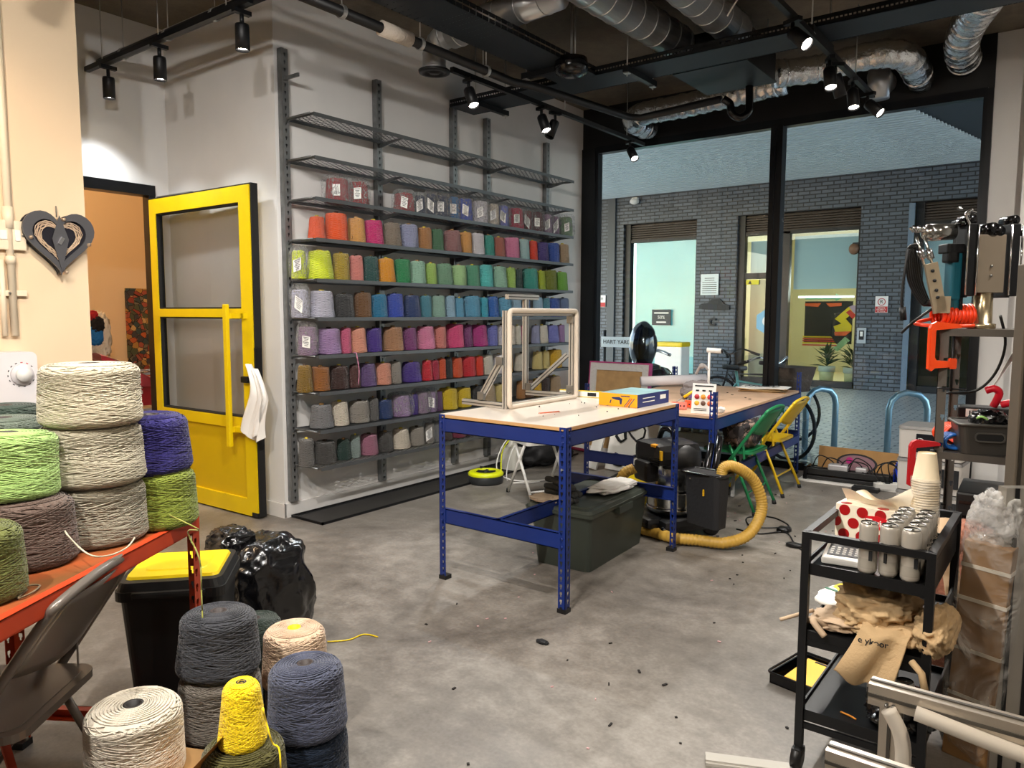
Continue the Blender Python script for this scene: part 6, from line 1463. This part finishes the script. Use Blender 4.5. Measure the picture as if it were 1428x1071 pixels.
# ------------------------------------------------------------------ metal storage rack on the right
gk = pm('rack_grey', '5c5650', .45, .5, var=.2, vscale=9)
rk2 = thing('metal_rack', 'grey metal storage rack with clamps, baskets and tools near the right edge', 'rack', (3.965, 3.6, 0)); RW, RD = .62, .42
for (x, y, sx, sy) in ((0, 0, 1, 1), (RW, 0, -1, 1), (0, RD, 1, -1), (RW, RD, -1, -1)): post(rk2, x, y, sx, sy, 1.40, holes('rack_post', '5c5650', .45, .5, 'post', .12), 'leg', .035)
for z in (1.392, .872, .36): MB().b2((0, 0, z-.003), (RW, RD, z)).b2((0, -.002, z-.03), (RW, 0, z)).b2((0, RD, z-.03), (RW, RD+.002, z)).b2((-.002, 0, z-.03), (0, RD, z)).build('shelf', gk, rk2)
def gclamp(nm, label, loc, sc, hexc, rz):
    t = thing(nm, label, 'clamp', loc, rz); m_ = pm('clamp_'+hexc, hexc, .35); t.scale = (sc,)*3
    o = [(0.0, 0), (0, .36), (.02, .40), (.06, .42), (.25, .40), (.28, .385), (.28, .365), (.06, .345), (.055, .33), (.055, .10), (.075, .075), (.19, .07), (.20, .095), (.245, .095), (.255, .08), (.255, .01), (.245, .0), (.20, 0), (.19, .015), (.06, .005), (.03, -.02)]
    MB().prism(o, -.018, .018, 'y').build('frame', m_, t)
    i_ = [(.012, .03), (.012, .34), (.035, .375), (.035, .05)]; MB().prism(i_, -.022, .022, 'y').build('rib', pm('clampd_'+hexc, hexc, .5), t)
    MB().tube([(.225, 0, -.20), (.225, 0, .30)], .011, 10).tube([(.225, 0, .30), (.225, 0, .325)], .026, 12).build('screw', black_m, t); MB().tube([(.10, 0, -.17), (.36, .0, -.19)], .007, 8).build('tommy_bar', black_m, t)
    return t
gclamp('g_clamp', 'big orange G-clamp gripping the left of the top rack shelf', (3.932, 3.545, 1.225), .47, 'ee4a12', R(38))
gclamp('g_clamp', 'red G-clamp hanging at the left of the lower rack shelf', (3.885, 3.52, .73), .46, 'b4141c', R(38))
# tufting machines on top
mc = thing('tufting_machine', 'black and metal machine head on a steel pillar standing on the top rack shelf', 'machine', (4.10, 3.74, 1.393), R(38))
MB().lathe([(.052, 0), (.052, .02), (.038, .022), (.036, .15), (.036, .155)], 28).build('pillar', pm('pillar_steel', 'b8a888', .25, .9), mc); MB().box((0, -.01, .27), (.115, .06, .24), bev=.003).build('housing', pm('housing_beige', '8c8070', .4, .4), mc)
for z in (.26, .22): MB().tube([(0, -.045, z), (0, -.039, z)], .005, 10).build('screw', steel, mc)
for x in (-.085, .095): MB().box((x, 0, .285), (.035, .09, .30), bev=.004).box((x-.01, .02, .27), (.012, .1, .28)).build('side_block', black_m, mc)
for x in (-.108, -.066, .074, .118): MB().tube([(x, -.048, .14), (x, -.048, .43)], .004, 8).build('rod', chrome, mc)
m_ = MB()
for x, z, r_ in ((.0, .41, .03), (.03, .405, .022), (-.03, .41, .02), (-.09, .45, .022), (.09, .45, .02), (-.12, .44, .014), (.12, .40, .016)): m_.tube([(x, -.04, z), (x, .04, z)], r_, 14)
m_.build('rollers', black_gloss, mc); MB().tube(smooth([(-.09, -.03, .44), (-.10, -.03, .485), (-.07, -.03, .48)]), .005, 6).tube(smooth([(-.10, -.04, .43), (-.125, -.05, .47), (-.10, -.05, .49)]), .006, 6).build('yarn_guide', chrome, mc)
tg = thing('tufting_gun', 'tufting gun with a teal grip and coiled black cable left of the steel pillar', 'tufting gun', (3.975, 3.665, 1.393), R(38))
MB().tube([(-.10, -.02, .40), (.0, -.02, .405)], [.036, .034], 20).ball((-.10, -.02, .40), (.036, .036, .036)).build('motor', pm('motor_chrome', 'a8a8a4', .2, .95), tg)
MB().box((.02, 0, .22), (.042, .06, .20), bev=.008).box((.024, .0, .11), (.036, .05, .06), bev=.01).build('grip', pm('grip_teal', '0f5a6c', .45), tg); MB().box((.01, 0, .335), (.08, .07, .04), bev=.006).box((.045, -.02, .20), (.012, .02, .26)).box((.0, -.01, .30), (.05, .05, .05), bev=.01).build('body', black_m, tg)
e_ = Euler((0, R(-14), 0)).to_matrix(); MB().box((-.075, -.04, .17), (.055, .012, .21), rot=e_).box((-.04, -.04, .10), (.06, .012, .07)).build('bracket_plate', pm('plate_nickel', 'c8b89c', .3, .7), tg)
for z, x in ((.24, -.095), (.20, -.085), (.16, -.075), (.13, -.068)): MB().tube([(x, -.052, z), (x, -.045, z)], .007, 10).build('bolt_hole', ink, tg)
for x in (-.14, -.105): MB().tube([(x+.02, -.03, .26), (x-.02, -.03, .38)], .006, 8).tube([(x+.012, -.03, .29), (x-.004, -.03, .33)], .014, 12).build('plunger', chrome, tg)
m_ = MB().tube([(-.17, -.03, .41), (-.10, -.03, .40)], .008, 8)
for k in range(8): m_.tube([(-.19+.012*k, -.03, .42+.008*(k % 2)), (-.175+.01*k, -.035, .40)], .006, 6)
m_.build('yarn_feed', chrome, tg)
m_ = MB()
for k in range(7): m_.tube(smooth([(-.13, -.02+.01*k, .355), (-.20+.012*k, -.04+.01*k, .33), (-.19+.015*k, -.04+.01*k, .20), (-.12+.012*k, -.03+.01*k, .10), (-.08+.01*k, -.01+.008*k, .12)]), .0048, 8)
m_.tube(smooth([(-.20, -.05, .33), (-.215, -.05, .22), (-.22, -.05, .12), (-.215, -.05, .08)]), .0055, 8).tube([(-.215, -.05, .09), (-.208, -.05, .035)], .013, 10)
m_.tube(smooth([(.0, -.01, .12), (-.06, -.02, .09), (-.14, -.01, .03), (-.17, .03, -.02)]), .006, 8); m_.build('cable', black_p, tg)
gm_ = thing('air_hose', 'coiled orange air hose lying on the top rack shelf', 'hose', (4.02, 3.72, 1.393), R(38)); m_ = MB()
pts = [(-.10+.20*i/160, .045*math.sin(i*.5), .055+.042*math.cos(i*.5)+.00035*i*0) for i in range(161)]; m_.tube(pts, .009, 8); m_.tube(smooth([(-.10, .04, .04), (-.19, .0, .02), (-.12, -.06, .01), (.02, -.07, .012)]), .008, 8); m_.build('coil', pm('hose_orange', 'ee3f14', .35), gm_)
tagit(MB().tube(smooth([(4.163,3.764,1.448), (4.183,3.828,1.326), (4.152,3.852,1.200), (4.082,3.852,1.117), (3.981,3.775,1.107)]), .006, 8).build('hanging_cable', black_p), 'black cable hanging behind the top rack shelf', 'cable')
mc2 = thing('tufting_machine', 'second black machine with chrome rods at the right edge of the top rack shelf', 'machine', (4.36, 3.82, 1.393), R(38)); MB().box((0, 0, .20), (.10, .08, .38), bev=.005).build('body', black_m, mc2)
for x in (-.05, .0, .05): MB().tube([(x, -.05, .06), (x, -.05, .44)], .006, 8).build('rod', chrome, mc2)
MB().tube([(-.04, -.03, .42), (.04, -.03, .42)], .03, 14).build('roller', black_gloss, mc2)
# basket and other things on the lower shelf
kb = thing('plastic_basket', 'dark grey plastic basket with a slot handle on the lower rack shelf', 'basket', (4.135, 3.70, .873), R(18))
m_ = frus(MB(), .19, .17, .225, .20, 0, .125, .03); m_.build('body', pm('basket_grey', '3a3733', .4), kb)
MB().tube([(p[0], p[1], .125) for p in rrect(.232, .207, .03)], .006, 8, closed=True).build('rim', pm('basket_rim', '4a4742', .4), kb); MB().prism(rrect(.10, .028, .013, 5, 0, .075), -.1005, -.088, 'y').build('handle_slot', pm('slot_black', '080808', .8), kb); MB().ring(rrect(.112, .040, .018, 5, 0, .075), rrect(.10, .028, .013, 5, 0, .075), -.103, -.088, 'y').build('handle_rim', pm('basket_rim', '4a4742'), kb)
tagit(MB().blob((4.15, 3.70, 1.015), (.06, .06, .035), .35, 3, 95, 40, 24).build('black_goggles', black_gloss), 'glossy black goggles lying in the grey basket', 'goggles')
tagit(MB().tube(smooth([(4.10, 3.66, 1.01), (4.13, 3.63, 1.03), (4.16, 3.65, 1.01)]), .005, 6).build('green_cord', pm('cord_lime', 'a8d87a', .6)), 'short pale green cord in the grey basket', 'cord')
def coil(nm, label, c, hexc, n, r, zst, ax=38):
    t = thing(nm, label, 'cable', c, R(ax)); m_ = MB()
    for k in range(n): m_.tube([((r-.004*abs(k-n/2))*math.cos(a*PI/10)*1.0, -.03+.012*k+.0*a, zst+(r*.55)*math.sin(a*PI/10)) for a in range(20)], .006, 6, closed=True)
    m_.build('coil', pm('coil_'+hexc, hexc, .4), t); return t
coil('cable_coil', 'coiled orange cable left of the grey basket on the lower rack shelf', (4.02, 3.78, .873), 'f0481a', 8, .075, .055)
coil('cable_coil', 'coiled blue cable in front of the orange coil on the lower rack shelf', (4.02, 3.68, .873), '1f5fae', 6, .055, .038)
t = thing('black_case', 'black case with a white label behind the grey basket', 'case', (4.14, 3.93, .873), R(8)); MB().box((0, 0, .085), (.26, .12, .17), bev=.006).build('case', black_p, t); MB().box((-.06, -.062, .145), (.08, .003, .035)).build('label', paper, t); m_ = MB(); [m_.box((-.085+.012*i, -.064, .145), (.004, .002, .02)) for i in range(5)]; m_.build('label_print', ink, t)
tagit(MB().tube(smooth([(4.15, 3.88, 1.05), (4.17, 3.87, 1.11), (4.15, 3.86, 1.13), (4.12, 3.86, 1.12)]), .016, 10).tube(smooth([(4.18, 3.88, 1.06), (4.25, 3.87, 1.08), (4.33, 3.9, 1.06)]), .016, 8).build('red_cutter', pm('cutter_red', 'c8142a', .35)), 'red hand cutter lying on the black case', 'tool')
t = thing('black_cable', 'small coil of black cable at the right of the black case', 'cable', (4.27, 3.93, 1.09), R(38)); m_ = MB()
for k in range(6): m_.tube([((.045-.004*k)*math.cos(a*PI/10), -.01+.006*k, (.035-.002*k)*math.sin(a*PI/10)) for a in range(20)], .005, 6, closed=True)
m_.build('coil', black_p, t)
t = thing('white_box', 'white carton with white cable ties sticking out behind the rack', 'box', (4.36, 4.05, .873)); MB().box((0, 0, .17), (.22, .14, .34)).build('carton', paper, t); m_ = MB(); random.seed(8)
for k in range(6): m_.tube(smooth([(-.08, -.05, .33), (-.13, -.06, .40+.01*k), (-.17-.01*k, -.05, .36-.02*k)]), .004, 5)
m_.build('cable_tie', white_p, t)
for i, (z, lb) in enumerate(((.365, 'dark toolbox on the lowest shelf of the metal rack'), )):
    t = thing('toolbox', lb, 'toolbox', (4.30, 3.80, z), R(2)); MB().box((0, 0, .17), (.50, .34, .34), bev=.01).build('case', black_p, t)
    for k in range(5): MB().box((0, -.172, .05+.062*k), (.48, .006, .012)).build('drawer_groove', black_gloss, t)
tagit(MB().tube([(4.071,3.140,0.699), (4.2, 3.02, .03)], .028, 16).build('cardboard_tube', pm('tube_beige', 'c8a884', .6)), 'short beige tube propped behind the wrapped carton', 'tube')
tbx = (4.096,3.360,0.589)
tagit(MB().blob((tbx[0], tbx[1]+.06, tbx[2]-.02), (.11, .09, .06), .3, 3, 99, 40, 24).blob((tbx[0], tbx[1]+.06, .30), (.12, .10, .30), .15, 2, 98, 40, 24).build('pink_rug_roll', pm('rug_pink', 'a8705c', .95, bump=1, bscale=50)), 'rolled reddish tufted rug standing behind the wrapped carton', 'rug')

# aluminium profiles and posts, right edge
ap_ = thing('slotted_profile', 'broad aluminium profile with two dark slots standing at the right edge', 'profile', (4.321,2.772,0.457), R(37)); ap_.location.z = 0
MB().box((0, 0, .46), (.125, .04, .92)).build('profile', pm('alu_light', 'b8b4ac', .35, .75), ap_)
for x in (-.03, .03): MB().box((x, -.021, .46), (.012, .006, .92)).build('slot', black_m, ap_)
ap2 = thing('metal_post', 'tall brown-grey metal post with a perforated strip at the right edge', 'post', (4.49, 2.50, 0), R(37))
MB().box((0, 0, 1.0), (.15, .05, 2.0) if False else (.12, .05, 1.62), bev=.003).build('post', pm('post_brown', '7d7468', .4, .5), ap2)
ap2.children[0].location = (0, 0, -.19); MB().box((-.045, -.027, .81), (.012, .004, 1.6)).build('strip', pm('strip_dark', '3a352f', .4, .5), ap2)
q = (4.317,3.079,1.059); ap2.location = (q[0], q[1], 0)
# foreground frames
def fgframe(loc, w, h, label):
    t = thing('tufting_easel', label, 'frame', loc)
    prof(t, (0, 0, h), (w, 0, h), .034, .036, 'profile', pm('alu_warm', 'cfc6ba', .3, .6)); prof(t, (.035, 0, 0), (.035, 0, h-.018), .032, .032, 'profile', pm('alu_warm', 'cfc6ba')); prof(t, (w-.035, 0, 0), (w-.035, 0, h-.018), .032, .032, 'profile', pm('alu_warm', 'cfc6ba')); prof(t, (.05, 0, .05), (w-.05, 0, .05), .032, .032, 'profile', pm('alu_warm', 'cfc6ba'))
    prof(t, (.035, -.07, .016), (.035, .07, .016), .03, .03, 'foot', pm('alu_warm', 'cfc6ba')); prof(t, (w-.035, -.07, .016), (w-.035, .07, .016), .03, .03, 'foot', pm('alu_warm', 'cfc6ba'))
    MB().tube(smooth([(.075, -.028, h-.005), (w*.5, -.028, h-.03), (w, -.028, h-.03)]), .0125, 14).build('foam_tube', foam, t)
    MB().tube(smooth([(.035, -.030, h-.012), (.058, -.03, h-.06), (.060, -.03, h-.15), (.055, -.03, h*.5), (.055, -.03, .1)]), .0125, 14).build('foam_tube', foam, t)
    for x in (.03, .04): MB().tube([(x, -.024, h-.01), (x, -.017, h-.01)], .003, 8).build('screw', steel, t)
    return t
fgframe((4.178, 1.372, 0), .62, .80, 'aluminium frame with white foam tubing in the bottom right corner, the farther one')
fgframe((4.150, 1.215, 0), .62, .745, 'aluminium frame with white foam tubing in the bottom right corner, the nearer one')

# ------------------------------------------------------------------ things outside
t = thing('street_sign', 'white street name sign reading HART YARD on two black posts outside', 'sign', (-.84, 9.5, 0)); 
MB().box((0, 0, 1.05), (.56, .03, .15), bev=.004).build('plate', pm('sign_white', 'e6eef0', .4), t)
for x in (-.25, .25): MB().tube([(x, .04, 0), (x, .04, 1.22)], .022, 10).build('post', black_m, t)
text('HART YARD', .082, ink, 'lettering', t, (-.02, -.017, 1.05), (PI/2, 0, 0), .001); text('E3', .05, inkr, 'lettering', t, (.245, -.017, 1.04), (PI/2, 0, 0), .001)
t = thing('scooter', 'parked black scooter with a rain cover seen from behind outside the window', 'scooter', (.22, 8.2, 0))
MB().blob((0, 0, 1.08), (.17, .16, .28), .06, 2, 101, 40, 30, False, 1.).build('seat_back', pm('scooter_black', '0c0d10', .15, coat=1.), t); MB().box((0, 0, .68), (.30, .5, .34), bev=.08).blob((0, .1, .6), (.2, .5, .22), .1, 2, 102, 30, 20, False).build('body', pm('scooter_black', '0c0d10'), t)
for y in (-.35, .65): MB().tube([(-.05, y, .26), (.05, y, .26)], .26, 24).build('wheel', rubber, t)
MB().tube(smooth([(-.22, .3, .95), (0, .35, 1.0), (.22, .3, .95)]), .02, 8).build('handlebar', chrome, t)
def bike(loc, rz, hexc, label, basket=False):
    t = thing('bicycle', label, 'bicycle', loc, rz); fm_ = pm('bike_'+hexc, hexc, .35, .3)
    for x in (-.52, .52):
        m_ = MB().tube([(x+.33*math.cos(a*PI/14), 0, .34+.33*math.sin(a*PI/14)) for a in range(28)], .018, 8, closed=True); m_.build('tyre', rubber, t)
        m_ = MB(); [m_.tube([(x, 0, .34), (x+.32*math.cos(a*PI/8), 0, .34+.32*math.sin(a*PI/8))], .002, 4) for a in range(16)]; m_.build('spokes', chrome, t)
    MB().tube([(-.52, 0, .34), (-.08, 0, .30), (.38, 0, .72), (-.16, 0, .74), (-.52, 0, .34)], .014, 8).tube([(-.08, 0, .30), (-.2, 0, .86)], .014, 8).tube([(.34, 0, .88), (.52, 0, .34)], .014, 8).build('bike_frame', fm_, t)
    MB().tube(smooth([(.22, -.28, .98), (.32, -.18, 1.02), (.36, 0, .96), (.32, .18, 1.02), (.22, .28, .98)]), .011, 8).tube([(.36, 0, .96), (.34, 0, .86)], .012, 8).build('handlebar', chrome if basket else black_p, t)
    for s_ in (-1, 1): MB().tube([(.24, s_*.26, .985), (.15, s_*.32, .95)], .017, 8).build('grip', black_p, t)
    MB().box((-.22, 0, .88), (.26, .13, .05), bev=.02).build('saddle', black_p, t)
    if basket: frus(MB(), .26, .26, .34, .36, .70, .94, .05).build('basket', pm('wicker', '4a3a30', .9, bump=1, bscale=50), t).location = (.55, 0, 0)
    return t
bike((1.35, 8.9, 0), R(165), '1a1a1c', 'black bicycle parked outside behind the second workbench')
bike((1.70, 7.75, 0), R(-25), '8fd0c8', 'pale green bicycle with a brown wicker basket outside the window', True)
sm_ = pm('stand_steel', '8fb0c0', .3, .7)
def hoop(x, y, label, w=.5, rz=0):
    t = thing('bike_stand', label, 'bike stand', (x, y, 0), rz); MB().tube([(-w/2, 0, 0), (-w/2, 0, .55)]+[( -w/2+.16-.16*math.cos(R(a)), 0, .55+.16*math.sin(R(a))) for a in (30, 60, 90)]+[(w/2-.16+.16*math.sin(R(a)), 0, .55+.16*math.cos(R(a))) for a in (30, 60, 90)]+[(w/2, 0, 0)], .03, 14).build('hoop', sm_, t)
hoop(3.17, 7.95, 'pale steel bike stand hoop outside behind the storage boxes', .36, R(35))
hoop(2.40, 7.85, 'pale steel bike stand hoop outside behind the far post of the second workbench', .36, R(55))
t = thing('mailbox', 'yellow-topped white bin outside in front of the turquoise glass', 'bin', (-2.2, 14.2, 0)); MB().box((0, 0, .4), (.6, .4, .8), bev=.03).build('body', white_p, t); MB().box((0, 0, .84), (.62, .42, .1), bev=.03).build('lid', yellow_m, t)

# ------------------------------------------------------------------ light, sky and camera
w = bpy.data.worlds.new('world'); S.world = w; w.use_nodes = True; nt = w.node_tree
bg_ = nt.nodes['Background']; sk = nt.nodes.new('ShaderNodeTexSky'); sk.sky_type = 'NISHITA'; sk.sun_disc = False; sk.sun_elevation = R(28); sk.sun_rotation = R(200); sk.air_density = 1.2; sk.dust_density = 1.; sk.ozone_density = 3.
mxw = nt.nodes.new('ShaderNodeMix'); mxw.data_type = 'RGBA'; mxw.inputs[0].default_value = .62; nt.links.new(sk.outputs[0], mxw.inputs[6]); mxw.inputs[7].default_value = (1.6, 1.6, 1.62, 1); nt.links.new(mxw.outputs[2], bg_.inputs[0]); bg_.inputs[1].default_value = SKY
def lamp(nm, kind, loc, energy, col, size=.1, parent=None):
    ld = bpy.data.lights.new(nm, kind); ld.energy = energy; ld.color = col
    if kind == 'POINT': ld.shadow_soft_size = size
    o = bpy.data.objects.new(nm, ld); COLN.objects.link(o); o.location = loc; return o
sl_ = bpy.data.objects['ceiling_lamp']; lo = lamp('bulb', 'POINT', (0, 0, -.16), 150, (1, .62, .30), .12); lo.parent = sl_
st_ = bpy.data.objects['strip_light']; lo = lamp('tube_light', 'POINT', (.1, 17.6, 2.2), 110, (1, .95, .80), .2); lo.parent = st_
cam = bpy.data.cameras.new('camera'); co = bpy.data.objects.new('camera', cam); COLN.objects.link(co); S.camera = co
cam.sensor_fit = 'HORIZONTAL'; cam.sensor_width = 36; cam.lens = 1042.5/1428*36; cam.clip_start = .05
yaw, pitch, roll = 0.64785464, 0.09347294, 0.00246475
fwd = Vector((-math.sin(yaw)*math.cos(pitch), math.cos(yaw)*math.cos(pitch), -math.sin(pitch)))
r0 = Vector((math.cos(yaw), math.sin(yaw), 0)); u0 = r0.cross(fwd); c_, s__ = math.cos(roll), math.sin(roll)
rv_, uv_ = r0*c_+u0*s__, u0*c_-r0*s__
co.matrix_world = Matrix.Translation((4.432, 0, 1.45)) @ Matrix((rv_, uv_, -fwd)).transposed().to_4x4()
S.view_settings.view_transform = 'Standard'; S.view_settings.look = 'None'; S.view_settings.exposure = EXPO; S.view_settings.gamma = 1; S.view_settings.use_curve_mapping = False
